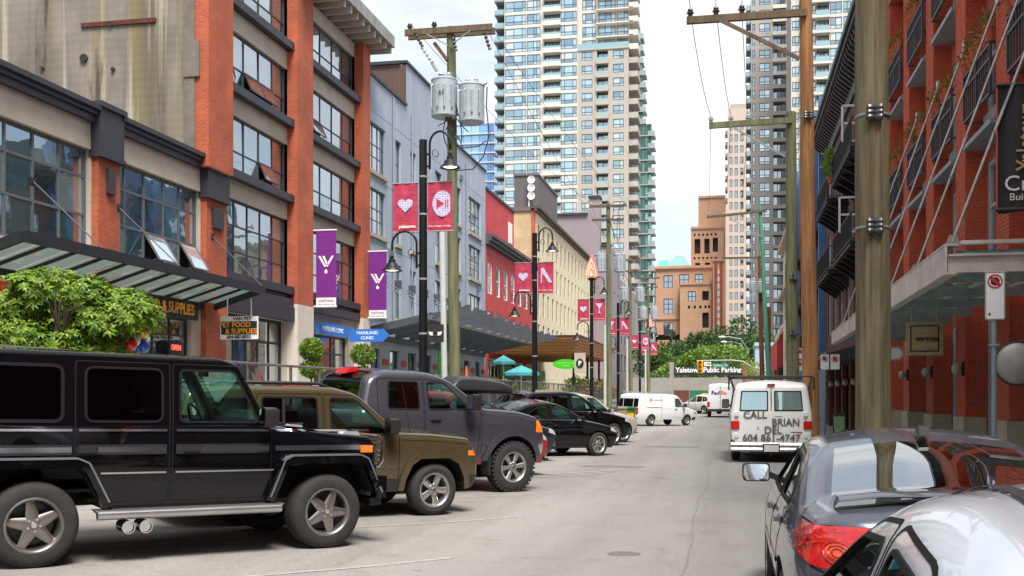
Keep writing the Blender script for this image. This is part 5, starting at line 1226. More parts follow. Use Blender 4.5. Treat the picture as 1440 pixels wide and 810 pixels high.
class Car:
    def __init__(s, name, label, cat, S, group=None):
        s.S = S; s.root = thing(name, label, cat, (0, 0, 0), 0, group); OFF[s.root] = Vector((0, 0, 0))
        s.top = resample(fillet(S['outline'], S.get('fil', .06)), .05)
        T = np.array([(p.x, p.y) for p in s.top]); s.T = T
        s.x0, s.x1 = T[:, 0].min(), T[:, 0].max(); s.zb = S['zb']
        d = np.gradient(T, axis=0); nn = np.stack([d[:, 1], -d[:, 0]], 1); nn /= np.linalg.norm(nn, axis=1)[:, None] + 1e-9; s.nn = nn * (1 if nn[len(nn) // 2, 1] > 0 else -1)
        nx = np.abs(s.nn[:, 0]) ** 2
        s.rr = S.get('rt', .1) * (1 - nx) + S.get('re', .25) * nx
        # glass slopes keep a tight edge radius
        s.rr = np.where((T[:, 1] > S['belt'] + .03), S.get('rg', .08), s.rr)
        k = np.ones(5) / 5; s.rr = np.convolve(np.pad(s.rr, 2, mode='edge'), k, 'valid')
        s.paint = S['paint']; s.parts = {}
        s.body()
    def dist(s, P):
        A, B = s.T[:-1], s.T[1:]; AB = B - A; L2 = (AB ** 2).sum(1) + 1e-12
        t = np.clip(((P[:, None, :] - A[None]) * AB[None]).sum(2) / L2[None], 0, 1)
        q = A[None] + t[..., None] * AB[None]; d = np.sqrt(((P[:, None, :] - q) ** 2).sum(2)); i = d.argmin(1); j = np.arange(len(P))
        tt = t[j, i]; r = s.rr[i] * (1 - tt) + s.rr[i + 1] * tt
        return d[j, i], r
    def base(s, x, z):
        S = s.S; y = S['W'] - np.maximum(z - S['belt'], 0) * S.get('tum', .25)
        y = y - S.get('tuck', .06) * np.clip((S.get('zmid', S['belt'] * .75) - z) / (S.get('zmid', S['belt'] * .75) - s.zb), 0, 1) ** 2
        y = y - S.get('shl', .03) * np.clip((z - S.get('zmid', S['belt'] * .75)) / (S['belt'] - S.get('zmid', S['belt'] * .75)), 0, 1) ** 2
        xm = (s.x0 + s.x1) / 2
        return y - S.get('plan', .08) * (np.abs(x - xm) / ((s.x1 - s.x0) / 2)) ** 4
    def near_n(s, P):
        A, B = s.T[:-1], s.T[1:]; AB = B - A; L2 = (AB ** 2).sum(1) + 1e-12
        t = np.clip(((P[:, None, :] - A[None]) * AB[None]).sum(2) / L2[None], 0, 1)
        q = A[None] + t[..., None] * AB[None]; d = ((P[:, None, :] - q) ** 2).sum(2); i = d.argmin(1); tt = t[np.arange(len(P)), i][:, None]
        return s.nn[i] * (1 - tt) + s.nn[i + 1] * tt
    def normal(s, P):
        d, r = s.dist(P); q = np.clip(d / r, 0, 1); e = .02
        bx = (s.base(P[:, 0] + e, P[:, 1]) - s.base(P[:, 0] - e, P[:, 1])) / (2 * e); bz = (s.base(P[:, 0], P[:, 1] + e) - s.base(P[:, 0], P[:, 1] - e)) / (2 * e)
        sv = np.stack([-bx, np.ones(len(P)), -bz], 1); sv /= np.linalg.norm(sv, axis=1)[:, None]
        o = s.near_n(P); on = np.stack([o[:, 0], np.zeros(len(P)), o[:, 1]], 1)
        n = on * (1 - q)[:, None] + sv * np.sqrt(np.maximum(0, 1 - (1 - q) ** 2))[:, None]
        return n / (np.linalg.norm(n, axis=1)[:, None] + 1e-9)
    def ys(s, P):
        P = np.atleast_2d(np.array(P, float)); d, r = s.dist(P)
        q = np.clip(d / r, 0, 1)
        return s.base(P[:, 0], P[:, 1]) - r * (1 - np.sqrt(np.maximum(0, 1 - (1 - q) ** 2)))
    def end_x(s, y, z, rear=True):
        """x of the rear (or front) skin at a given y, z"""
        m = s.T[:, 0] < (s.x0 + s.x1) / 2; T = s.T[m] if rear else s.T[~m]
        lo = s.S.get('endz', 9); T = T[T[:, 1] < lo]
        o = np.argsort(T[:, 1]); x = float(np.interp(z, T[o, 1], T[o, 0]))
        i = np.argmin(((s.T - np.array([x, z])) ** 2).sum(1)); r = s.rr[i]; w = float(s.base(np.array([x]), np.array([z]))[0])
        q = min(max((w - abs(y)) / r, 0), 1); d = r * (1 - math.sqrt(max(0, 1 - (1 - q) ** 2)))
        cr = s.S.get('crown_e', .03) * (1 - min(1, (abs(y) / (w - r))) ** 2)
        return x + (d - cr) * (1 if rear else -1)
    def body(s):
        S = s.S; root = s.root
        # closed side outline with wheel arches
        bot = []
        arches = []
        for xa in (S['xr'], S['xf']):
            ar = S.get('arch')
            if ar: a = [(xa + p[0], p[1]) for p in ar]
            else:
                ra = S['R'] + S.get('gap', .06); zc = S['R']; n = 18; a0 = math.asin(max(-1, min(1, (s.zb - zc) / ra)))
                a = [(xa - ra * math.cos(t), zc + ra * math.sin(t)) for t in np.linspace(a0, math.pi - a0, n)]
            arches.append(a)
        rear, front = s.top[-1], s.top[0]
        bot = [(rear.x, rear.y)] + arches[0] + arches[1] + [(front.x, front.y)]
        bot = [(p.x, p.y) for p in resample([Vector(p) for p in bot], .08)]
        loop = [(p.x, p.y) for p in s.top] + bot[1:-1]
        s.loop = loop
        regs = []
        for g in S['regions']:
            q = dict(g); q['poly'] = rpoly(g['poly'], g.get('r', .04)); regs.append(q)
        V = []; E = []
        def addloop(pl):
            k = len(V); V.extend(pl); E.extend([(k + i, k + (i + 1) % len(pl)) for i in range(len(pl))])
        addloop(loop)
        for g in regs: addloop(g['poly'])
        # interior points: grid and offset rings
        gx, gz = np.meshgrid(np.arange(s.x0, s.x1, .085), np.arange(s.zb, s.T[:, 1].max(), .085)); pts = np.stack([gx.ravel(), gz.ravel()], 1)
        pts = pts[inside(pts, loop)]; dd, r_ = s.dist(pts); pts = pts[dd > r_ * 1.1]
        rings = []
        for q in (.03, .10, .2, .35, .55, .8, 1.0):
            k = s.T - s.nn * (s.rr * q)[:, None]; k = k[inside(k, loop)]; dd, r_ = s.dist(k); rings.append(k[dd > r_ * q * .93])
        pts = np.concatenate([pts] + rings)
        V2 = [Vector(p) for p in V] + [Vector((float(p[0]), float(p[1]))) for p in pts]
        ov, oe, of, *_ = delaunay_2d_cdt(V2, E, [], 0, 1e-4)
        ov = np.array([(p.x, p.y) for p in ov]); of = np.array([f_ for f_ in of])
        cen = ov[of].mean(1); ok = inside(cen, loop); of, cen = of[ok], cen[ok]
        lab = -np.ones(len(of), int)
        for i, g in enumerate(regs): lab[inside(cen, g['poly'])] = i
        y = s.ys(ov)
        nrm = s.normal(ov)
        def panel(mask, inset, sides=(1, -1)):
            mb = MB(); mb.n = []; ids = np.unique(of[mask]); mp_ = {int(a): i for i, a in enumerate(ids)}
            for sd in sides:
                mb.n += [(nrm[a, 0], sd * nrm[a, 1], nrm[a, 2]) for a in ids]
                vs_ = [(ov[a, 0], sd * (y[a] - inset), ov[a, 1]) for a in ids]
                fs = [tuple(mp_[int(a)] for a in (t if sd < 0 else t[::-1])) for t in of[mask]]
                mb.add(vs_, fs)
            return mb
        # strip over hood, screen, roof, tail
        tg = S.get('tg', .88); ts = [-1, -tg, -.6, -.3, 0, .3, .6, tg, 1]; hw = s.ys(s.T); mbB = panel(lab == -1, 0)
        def cr0(a): return S.get('crown', .05) * (1 - s.nn[a, 0] ** 2) + S.get('crown_e', .03) * s.nn[a, 0] ** 2
        def strip(sel):
            mb = MB(); n = len(s.T); mb.n = []
            for i in range(n - 1):
                for j in range(len(ts) - 1):
                    if not sel(i, j): continue
                    q = []
                    for (a, b) in ((i, j), (i, j + 1), (i + 1, j + 1), (i + 1, j)):
                        t = ts[b]; nx2 = s.nn[a, 0] ** 2; cr = (S.get('crown', .05) * (1 - nx2) + S.get('crown_e', .03) * nx2) * (1 - t * t); p = s.T[a] + s.nn[a] * cr
                        q.append((p[0], t * hw[a], p[1])); mb.n.append((s.nn[a, 0], 2 * cr0(a) * t / max(hw[a], .1) * (1 - t * t), s.nn[a, 1]))
                    mb.add(q, [(0, 1, 2, 3)])
            return mb
        mid = (s.T[:-1] + s.T[1:]) / 2; lim = S['belt'] + .0
        def isg(i, rng): return rng and rng[0] < mid[i, 0] < rng[1] and mid[i, 1] > S.get('gz', S['belt'] + .02)
        gl = lambda i, j: 0 < j < len(ts) - 2 and (isg(i, S.get('ws')) or isg(i, S.get('rw')))
        stB = strip(lambda i, j: not gl(i, j)); mbB.add(stB.v, stB.f); mbB.n += stB.n
        ob = s.fin(mbB, 'body', s.paint, merge=True)
        for nm, rng, gm in (('windscreen', S.get('ws'), S.get('wsg', GCL)), ('rear_window', S.get('rw'), S.get('rwg', GDK))):
            if rng: s.fin(strip(lambda i, j: 0 < j < len(ts) - 2 and isg(i, rng)), nm, gm, merge=True)
        # doors, windows, lamps
        s.objs = {}
        for i, g in enumerate(regs):
            par = {1: root, -1: root}
            for sd in g.get('sides', (1, -1)):
                p = s.objs.get((g.get('parent'), sd), root)
                o = s.fin(panel(lab == i, g.get('inset', 0), (sd,)), g['name'], g['mat'], parent=p, merge=False)
                s.objs[(g.get('id', g['name']), sd)] = o
                if g.get('seam'): s.ribbon(g['poly'], .011, .0015, mRUB, 'door_seam', o, (sd,), closed=True, zmin=s.zb + .03)
                if g.get('seal'): s.ribbon(g['poly'], g['seal'], .006, g.get('sealmat', mRUB), 'window_seal', p if p is not root else o, (sd,), closed=True)
        # underbody and wheel wells
        mb = MB(); W = S['W']; zc = s.zb + .06
        xs_ = [s.x0 + .12, S['xr'] - S['R'] - .1, S['xr'] + S['R'] + .1, S['xf'] - S['R'] - .1, S['xf'] + S['R'] + .1, s.x1 - .12]
        for a, b in ((0, 1), (2, 3), (4, 5)): mb.box(xs_[a], xs_[b], -W + .12, W - .12, zc, zc + .03)
        for a, b in ((1, 2), (3, 4)): mb.box(xs_[a], xs_[b], -W + .42, W - .42, zc, zc + .03)
        for a in arches:
            for sd in (1, -1):
                yo = s.ys(a); n = len(a)
                for i in range(n - 1): mb.quad((a[i][0], sd * (yo[i] - .004), a[i][1]), (a[i + 1][0], sd * (yo[i + 1] - .004), a[i + 1][1]), (a[i + 1][0], sd * (W - .42), a[i + 1][1]), (a[i][0], sd * (W - .42), a[i][1]))
                mb.add([(p[0], sd * (W - .42), p[1]) for p in a], [tuple(range(n))])
        s.fin(mb, 'underbody', mLINER)
        s.arches = arches
        if S.get('flare'):
            w_, pr, fm = S['flare']
            for a in arches: s.ribbon(a, w_, pr, fm, 'arch_flare', None, (1, -1), out=w_ * .5)
        # wheels
        hm, tm, rm, lm = wheel_meshes(S['R'], S['rim'], S.get('tw', .12), S.get('style', 'five'), S.get('mrim', mALLOY), S.get('knob', False))
        for xa in (S['xf'], S['xr']):
            for sd in (-1, 1):
                w = link('wheel', hm, root); w.location = (xa, sd * S['track'], S['R']); w.rotation_euler = (0, (.4 if xa > 0 else 1.1) * sd, math.pi if sd < 0 else 0)
                for nm, me in (('tyre', tm), ('rim', rm), ('lug_bolt', lm)): link(nm, me, w)
        s.cabin()
    def fin(s, mb, name, mat, parent=None, merge=False, smooth=32):
        me = bpy.data.meshes.new(name); me.from_pydata(mb.v, [], mb.f); me.materials.append(mat)
        me.polygons.foreach_set('use_smooth', [True] * len(me.polygons))
        if getattr(mb, 'n', None): me.update(); me.normals_split_custom_set_from_vertices([Vector(q).normalized() for q in mb.n])
        else: me.set_sharp_from_angle(angle=R(smooth))
        me.update()
        return link(name, me, parent or s.root)
    def ribbon(s, pl, w, proud, mat, name, parent=None, sides=(-1, 1), closed=False, out=0., zmin=None, zo=None):
        P = [Vector(p) for p in pl]
        if closed: P = P + [P[0]]
        P = resample(P, .06); n = len(P); mb = MB(); T = np.array([(p.x, p.y) for p in P])
        d = np.gradient(T, axis=0)
        if closed: d[0] = d[-1] = (T[1] - T[-2])
        nn = np.stack([-d[:, 1], d[:, 0]], 1); nn /= np.linalg.norm(nn, axis=1)[:, None] + 1e-9
        A, B = T + nn * (w / 2 + out * 1), T - nn * (w / 2 - out * 1); ya, yb = s.ys(A), s.ys(B)
        for sd in sides:
            mb = MB(); k = 0
            for i in range(n): mb.v += [(A[i, 0], sd * (ya[i] - .006), A[i, 1]), (A[i, 0], sd * (ya[i] + proud), A[i, 1]), (B[i, 0], sd * (yb[i] + proud), B[i, 1]), (B[i, 0], sd * (yb[i] - .006), B[i, 1])]
            for i in range(n - 1):
                if zmin is not None and (T[i, 1] < zmin and T[i + 1, 1] < zmin): continue
                a, b = k + 4 * i, k + 4 * i + 4
                mb.f += [(a + q, a + q + 1, b + q + 1, b + q) for q in range(3)]
            o = mb.build(name, mat, parent or s.root, world=False)
        return o
    def patch(s, poly, mat, name, proud=.006, rear=True, parent=None, n=10, both=False):
        """a panel in (y, z) laid onto the rear or front skin"""
        ys_ = [p[0] for p in poly]; zs_ = [p[1] for p in poly]; q = rpoly(poly, .02, .05)
        gx, gz = np.meshgrid(np.linspace(min(ys_), max(ys_), n + 2)[1:-1], np.linspace(min(zs_), max(zs_), n + 2)[1:-1]); pts = np.stack([gx.ravel(), gz.ravel()], 1); pts = pts[inside(pts, q)]
        V2 = [Vector(p) for p in q] + [Vector((float(a), float(b))) for a, b in pts]
        ov, _, of, *_ = delaunay_2d_cdt(V2, [(i, (i + 1) % len(q)) for i in range(len(q))], [], 1, 1e-4)
        sg = -1 if rear else 1
        for f_ in ((1, -1) if both else (1,)):
            mb = MB()
            vv = [(s.end_x(p.x, p.y, rear) + sg * proud, f_ * p.x, p.y) for p in ov]; mb.add(vv, [tuple(t) for t in of])
            nb = len(q)
            mb.add([(s.end_x(p[0], p[1], rear) + sg * proud, f_ * p[0], p[1]) for p in q] + [(s.end_x(p[0], p[1], rear) - sg * .01, f_ * p[0], p[1]) for p in q], [(i, (i + 1) % nb, nb + (i + 1) % nb, nb + i) for i in range(nb)])
            o = mb.build(name, mat, parent or s.root, smooth=30, world=False)
        return o
    def add(s, name, mat, fn, parent=None, smooth=False):
        mb = MB(); fn(mb); fy = [[mb.v[i][1] for i in f_] for f_ in mb.f]
        if fy and all(min(q) >= 0 or max(q) <= 0 for q in fy) and any(max(q) > 0 for q in fy) and any(min(q) < 0 for q in fy):      # a mirrored pair: two parts
            for sd in (1, -1):
                h = MB(); ix = {}
                for f_, q in zip(mb.f, fy):
                    if sum(q) * sd > 0: h.f.append(tuple(ix.setdefault(i, len(ix)) for i in f_))
                h.v = [mb.v[i] for i in ix]; o = h.build(name, mat, parent or s.root, smooth=smooth, world=False)
            return o
        return mb.build(name, mat, parent or s.root, smooth=smooth, world=False)
    def cabin(s):
        S = s.S; xa, xb = S['cab']; W = S['W'] - .16; zf = s.zb + .15; bt = S['belt']; cl_ = S.get('seat', mCLOTH)
        s.add('dashboard', mDASH, lambda m: (m.box(xa - .1, xa + .22, -W, W, bt - .32, bt - .06), m.box(xa - .02, xa + .3, -W, W, bt - .3, bt - .03)))
        s.add('cabin_floor', mCLOTH, lambda m: m.box(xb, xa + .2, -W, W, zf, zf + .03))
        def seat(m, x, y0, y1):
            m.prism([(x + .25, y0, zf + .12), (x + .25, y0, zf + .34), (x - .2, y0, zf + .32), (x - .42, y0, bt + .1), (x - .54, y0, bt + .1), (x - .4, y0, zf + .12)], (0, y1 - y0, 0))
            yc = (y0 + y1) / 2; m.prism([(x - .42, yc - .13, bt + .12), (x - .43, yc - .13, bt + .3), (x - .53, yc - .13, bt + .3), (x - .54, yc - .13, bt + .12)], (0, .26, 0))
        xs_ = xa - .72
        for y in (-.37, .37): s.add('seat', cl_, lambda m: seat(m, xs_, y - .25, y + .25))
        if xb < xs_ - .9: s.add('rear_seat', cl_, lambda m: m.prism([(xs_ - .67, -W + .08, zf + .12), (xs_ - .67, -W + .08, zf + .34), (xs_ - 1.1, -W + .08, zf + .32), (xs_ - 1.26, -W + .08, bt - .02), (xs_ - 1.38, -W + .08, bt - .02), (xs_ - 1.3, -W + .08, zf + .12)], (0, 2 * W - .16, 0)))
        def wh(m):
            c = Vector((xa - .28, .37, bt - .0)); n = 20; ax = Vector((-.42, 0, 1)).normalized(); ay = Vector((0, 1, 0))
            m.tube([c + (ax * math.cos(2 * math.pi * i / n) + ay * math.sin(2 * math.pi * i / n)) * .185 for i in range(n + 1)], .014, 6); m.beam(c - ay * .18, c + ay * .18, .05, .03); m.beam(c, c + Vector((.2, 0, -.12)), .05, .05)
        s.add('steering_wheel', mPLAS, wh)
        s.add('inner_mirror', mPLAS, lambda m: m.box(xa - .36, xa - .33, -.12, .12, S['zroof'] - .16, S['zroof'] - .09))
    def mirrors(s, x, z, w=.17, h=.13, dep=.11, mat=None, arm=.09, glassmat=None, sides=(-1, 1)):
        for sd in sides:
            y0 = float(s.ys([(x, z)])[0]); m = MB()
            c = Vector((x, sd * (y0 + arm + w / 2), z + h * .35))
            q = rpoly([(-w / 2, -h / 2), (w / 2, -h / 2), (w / 2, h / 2), (-w / 2, h / 2)], .045); q2 = [(a * .8, b * .8) for a, b in q]; k = len(q)
            m.add([c + Vector((-dep / 2, a, b)) for a, b in q] + [c + Vector((dep * .3, a, b)) for a, b in q] + [c + Vector((dep * .6, a, b)) for a, b in q2], [(i, (i + 1) % k, k + (i + 1) % k, k + i) for i in range(k)] + [(k + i, k + (i + 1) % k, 2 * k + (i + 1) % k, 2 * k + i) for i in range(k)] + [tuple(range(2 * k, 3 * k)), tuple(range(k))])
            m.prism([(x - .02, sd * (y0 - .02), z - .03), (x + .05, sd * (y0 - .02), z - .03), (x + .04, sd * (y0 + arm + .03), z + h * .1), (x - .02, sd * (y0 + arm + .03), z + h * .1)], (0, 0, .05))
            o = m.build('door_mirror', mat or s.paint, s.root, smooth=40, world=False)
            g = MB(); g.add([c + Vector((-dep / 2 - .003, a * .9, b * .88)) for a, b in q], [tuple(range(k))]); g.build('mirror_glass', M('mirror glass', (.75, .8, .82), .02, 1., var=0), o, world=False)
    def handles(s, pts, mat, w=.17, h=.035, par=None):
        for i, (x, z) in enumerate(pts):
            for sd in (-1, 1):
                y0 = float(s.ys([(x, z)])[0]); m = MB()
                m.prism([(x - w / 2, sd * y0, z), (x - w / 2 + .03, sd * (y0 + .04), z), (x + w / 2 - .03, sd * (y0 + .04), z), (x + w / 2, sd * y0, z)], (0, 0, h)); m.box(x - w * .45, x + w * .2, sd * y0, sd * (y0 + .006), z - .03, z + h + .01)
                p = s.objs.get((par[i], sd), s.root) if par else s.root
                m.build('door_handle', mat, p, world=False)
    def stext(s, st, size, x, z, mat, sd=-1, proud=.006, sx=1., bold=.0):
        y0 = float(s.ys([(x, z)])[0]); t = text('badge', st, size, mat, s.root, (x, sd * (y0 + proud), z), (R(90), 0, 0 if sd < 0 else math.pi), .003, sx=sx, font_bold=bold)
        return t
    def place(s, contact, heading, axle='xf', side=-1, at=None):
        """put the near wheel's contact point on the ground; heading clockwise from +Y"""
        hd = Vector((math.sin(heading), math.cos(heading), 0)); lf = Vector((-hd.y, hd.x, 0))
        c = Vector((contact[0], contact[1], 0)) - hd * s.S[axle] - lf * (side * s.S['track'])
        q = lambda x, y: gz_at((c + hd * x + lf * y).x); a, b, t = s.S['xf'], s.S['xr'], s.S['track']
        zf, zr = (q(a, t) + q(a, -t)) / 2, (q(b, t) + q(b, -t)) / 2; zl, zt = (q(a, t) + q(b, t)) / 2, (q(a, -t) + q(b, -t)) / 2
        fx = (hd * (a - b) + Vector((0, 0, zf - zr))).normalized(); ly = (lf * 2 * t + Vector((0, 0, zl - zt))); ly = (ly - fx * ly.dot(fx)).normalized(); up = fx.cross(ly)
        c.z = zr + (zf - zr) * (0 - b) / (a - b)
        s.root.location = c; s.root.rotation_euler = Matrix((fx, ly, up)).transposed().to_euler(); return s
def gp(u, v):
    p_ = atZ(u, v, 0)
    for _ in range(8): p_ = atZ(u, v, gz_at(p_.x))
    return p_
HROW = R(43.4)
# colours
pBLACK = paint('black paint', (.003, .003, .004), 0, .2, dirt=.01); pOLIVE = paint('olive metallic', '#564b35', .45, .32); pGRAPH = paint('graphite metallic', '#4b4a53', .5, .34)
pRED = paint('red paint', '#a01420', .1, .3); pWHITE = paint('white paint van', (.70, .71, .72), 0, .4, .5, dirt=.12); pOLDW = paint('aged white paint', (.78, .775, .76), 0, .5, .25, dirt=.14)
pSILV = paint('silver metallic', '#c9cdd4', .35, .3); pSLATE = paint('slate metallic', '#5f626c', .5, .28, dirt=.03); pNAVY = paint('navy paint', (.012, .014, .024), .2, .25); pPEARL = paint('pearl paint', '#b9b5ae', .3, .35)

# ---- black boxy off-roader
zb = .50
def W_(id, parent, poly, mat, r=.05, seal=.022, name='window', inset=.012, **k): return dict(name=name, id=id, parent=parent, poly=poly, mat=mat, r=r, seal=seal, inset=inset, **k)
def D_(id, poly, mat, r=.03): return dict(name='door', id=id, poly=poly, mat=mat, r=r, seam=True)
def A_(name, poly, mat, r=.02, inset=-.004, parent=None): return dict(name=name, poly=poly, mat=mat, r=r, inset=inset, parent=parent)
S = dict(outline=[(1.98, .52), (2.01, .60), (2.01, 1.04), (1.95, 1.165, .08), (1.2, 1.225), (.80, 1.26, .02), (.46, 1.885, .06), (.28, 1.945, .15), (-1.75, 1.955), (-2.10, 1.93, .08), (-2.14, 1.1), (-2.14, .50)],
         zb=.50, belt=1.29, W=.86, tum=.10, tuck=.03, shl=.0, plan=.02, rt=.05, re=.06, rg=.05, crown=.03, crown_e=.01, xf=1.425, xr=-1.425, R=.385, rim=.245, tw=.14, track=.76, style='star5', mrim=mALLOYD, paint=pBLACK,
         arch=[(-.60, .50), (-.47, .86), (-.40, .895), (.34, .895), (.42, .86), (.60, .50)], ws=(.42, .80), gz=1.33, rw=(-2.3, -2.0), cab=(.72, -1.9), zroof=1.92, wsg=GCL,
         regions=[D_('f', [(.80, .56), (.80, 1.24), (.60, 1.60), (.46, 1.87), (-.20, 1.87), (-.20, .56)], pBLACK), D_('r', [(-.23, .56), (-.23, 1.87), (-1.09, 1.87), (-1.09, .98), (-.90, .90), (-.80, .56)], pBLACK),
                  W_('wf', 'f', [(.66, 1.315), (.41, 1.815), (-.13, 1.815), (-.13, 1.315)], GCL), W_('wr', 'r', [(-.30, 1.315), (-.30, 1.815), (-1.0, 1.815), (-1.0, 1.315)], GBLK, .08), W_('wq', None, [(-1.20, 1.315), (-1.20, 1.82), (-1.95, 1.82), (-1.95, 1.315)], GBLK, .08, .03)])
c = Car('off_road_wagon', 'black boxy off-road wagon with five spoke wheels and chrome side strips', 'car', S)
c.place(gp(452, 769), HROW)
for z, w, m_, n_ in ((1.235, .022, mCHR, 'trim_strip'), (1.055, .05, mCHR, 'side_moulding'), (.835, .016, mCHR, 'trim_strip')):
    for (a, b) in ((1.9, .84), (.77, -.17), (-.26, -1.06), (-1.12, -2.1)):
        if z < .9 and (a > 1.9 or b < -2): continue
        if z < .9: a, b = min(a, .77), max(b, -.86)
        c.ribbon([(a, z), (b, z)], w, .012, m_, n_)
for z in (1.02, 1.09):
    for (a, b) in ((.77, -.17), (-.26, -1.06), (-1.12, -2.1)): c.ribbon([(a, z), (b, z)], .022, .014, mPLAS, 'moulding_edge')
for ax_ in (1.425, -1.425):
    a = [(ax_ + p[0] * 1.02, p[1] + .01) for p in S['arch']]
    c.ribbon(a, .085, .075, mPLAS if False else pBLACK, 'arch_flare', out=-.02 if False else .03)
    c.ribbon([(p[0], p[1] + .045) for p in a], .016, .08, mCHR if False else M('satin edge', (.25, .26, .28), .3, .6, var=0), 'flare_edge', out=.03)
def rb(m):
    for sd in (-1, 1):
        m.prism([(-.86, sd * .78, .44), (.86, sd * .78, .44), (.92, sd * .78, .5), (-.92, sd * .78, .5)], (0, sd * .16, 0))
        m.cyl((-.90, sd * .94, .455), (.88, sd * .94, .455), .045, n=12)
c.add('running_board', M('brushed steel', (.55, .53, .53), .3, .9, var=.1), rb, smooth=30)
def ex(m):
    for x in (-.62, -.46): m.lathe([(.052, 0), (.062, .0), (.062, .22), (.05, .22), (.05, .02), (.001, .02)], 18, (x, -.96, .335), 'Y')
c.add('exhaust_pipe', mCHR, ex, smooth=40)
c.handles([(-.02, 1.035), (-.98, 1.035)], mPLAS, .2, .045, ['f', 'r'])
c.mirrors(.70, 1.30, .16, .2, .14, mPLAS, .08)
c.add('indicator', mLAMPA, lambda m: [m.box(1.80, 1.94, sd * .855, sd * .875, 1.0, 1.075) for sd in (-1, 1)])
c.add('fender_lamp', mLAMPW, lambda m: [m.prism([(1.60, sd * .66, 1.17), (1.84, sd * .66, 1.15), (1.80, sd * .66, 1.225), (1.66, sd * .66, 1.235)], (0, sd * .13, 0)) for sd in (-1, 1)])
def guard(m):
    for sd in (-1, 1):
        y0 = sd * .62
        m.tube([(2.02, y0 - .22, .84), (2.07, y0 - .22, .90), (2.08, y0 - .22, 1.12), (2.02, y0 - .22, 1.17), (2.02, y0 + .22, 1.17), (2.08, y0 + .24, 1.12), (2.08, y0 + .24, .9), (2.02, y0 + .22, .84), (2.02, y0 - .22, .84)], .02, 8)
        for i in range(5): m.cyl((2.07, y0 - .22, .9 + i * .055), (2.07, y0 + .24, .9 + i * .055), .01, n=6)
c.add('lamp_guard', mCHR, guard, smooth=40)
c.add('headlight', mLAMPW, lambda m: [m.lathe([(.001, .03), (.08, .02), (.1, -.02)], 18, (2.01, sd * .62, 1.0), 'X') for sd in (-1, 1)])
c.add('front_bumper', pBLACK, lambda m: (m.box(2.0, 2.13, -.86, .86, .50, .74), m.box(1.96, 2.1, -.80, .80, .42, .5)))
c.add('tow_hook', mCHR, lambda m: m.tube([(2.0, -.6, .46), (2.12, -.6, .42), (2.17, -.6, .44)], .02, 8))
c.add('rear_bumper', pBLACK, lambda m: m.box(-2.3, -2.1, -.86, .86, .48, .72))
c.add('spare_wheel_cover', pBLACK, lambda m: m.lathe([(.001, -.22), (.36, -.22), (.39, -.18), (.39, 0)], 28, (-2.15, 0, 1.05), 'X'), smooth=40)
c.add('tail_light', mLAMPR, lambda m: [m.box(-2.19, -2.12, sd * .68, sd * .84, .78, .98) for sd in (-1, 1)])
c.stext('V8', .07, 1.0, .95, mCHR, sx=1.3, bold=.002); c.stext('KOMPRESSOR', .035, .99, .885, mCHR, sx=1.2)
# ---- olive compact crossover
S = dict(outline=[(2.02, .36), (2.09, .50), (2.07, .74), (1.99, .90), (1.90, 1.03, .1), (1.3, 1.09), (.78, 1.11, .03), (.20, 1.60, .12), (-.12, 1.68, .3), (-1.5, 1.675), (-2.0, 1.62, .12), (-2.16, 1.05), (-2.20, .70), (-2.14, .36)],
         zb=.34, belt=1.06, W=.875, tum=.20, tuck=.05, shl=.02, plan=.05, rt=.07, re=.18, rg=.07, xf=1.318, xr=-1.318, R=.345, rim=.225, tw=.11, track=.76, style='five', mrim=mALLOY, paint=pOLIVE, arch=[(-.47, .34), (-.45, .50), (-.37, .68), (-.24, .765), (.20, .77), (.36, .69), (.46, .50), (.49, .34)],
         ws=(.16, .8), gz=1.15, rw=(-2.2, -2.0), cab=(.64, -1.9), zroof=1.64, flare=(.085, .03, pOLIVE), seat=mTANC,
         regions=[A_('side_cladding', [(.9, .34), (.9, .50), (-.88, .50), (-.88, .34)], mPLAS, .02, -.01), A_('bumper_cladding', [(1.80, .34), (1.80, .52), (2.3, .56), (2.3, .30)], mPLAS, .02, -.004),
                  D_('f', [(.76, .5), (.76, 1.07), (.30, 1.48), (.13, 1.58), (-.28, 1.59), (-.28, .5)], pOLIVE), D_('r', [(-.31, .5), (-.31, 1.59), (-1.16, 1.58), (-1.22, 1.1), (-1.0, .82), (-.86, .5)], pOLIVE),
                  W_('wf', 'f', [(.62, 1.09), (.15, 1.535), (-.20, 1.545), (-.20, 1.09)], GCL), W_('wr', 'r', [(-.38, 1.09), (-.38, 1.545), (-1.10, 1.54), (-1.12, 1.10)], GDK), W_('wq', None, [(-1.30, 1.12), (-1.27, 1.53), (-1.88, 1.51), (-1.98, 1.12)], GDK),
                  A_('side_lamp', [(1.84, .80), (1.84, .87), (2.02, .86), (2.02, .79)], mLAMPA), A_('headlight', [(1.95, .86), (1.93, .98), (2.2, .95), (2.2, .83)], mLAMPW)])
c = Car('crossover', 'olive green compact crossover with roof rails parked beside black off-roader', 'car', S); c.place(gp(605, 724), HROW)
c.mirrors(.58, 1.13, .17, .2, .14, mPLAS, .07); c.handles([(-.10, .98), (-1.0, .98)], pOLIVE, .2, .04, ['f', 'r'])
c.add('roof_rail', mPLAS, lambda m: [m.tube([(-1.7, sd * .62, 1.66), (-1.6, sd * .62, 1.715), (-.3, sd * .62, 1.72), (-.15, sd * .62, 1.67)], .022, 8) for sd in (-1, 1)], smooth=True)
c.add('antenna', mPLAS, lambda m: m.cyl((1.0, -.72, 1.08), (.86, -.72, 1.75), .006, .003, n=6)); c.stext('PATRIOT', .055, .62, .66, mCHR, sx=1.6); c.ribbon([(1.95, .955), (1.3, 1.01), (.80, 1.03)], .02, .006, pOLIVE, 'shoulder_crease')
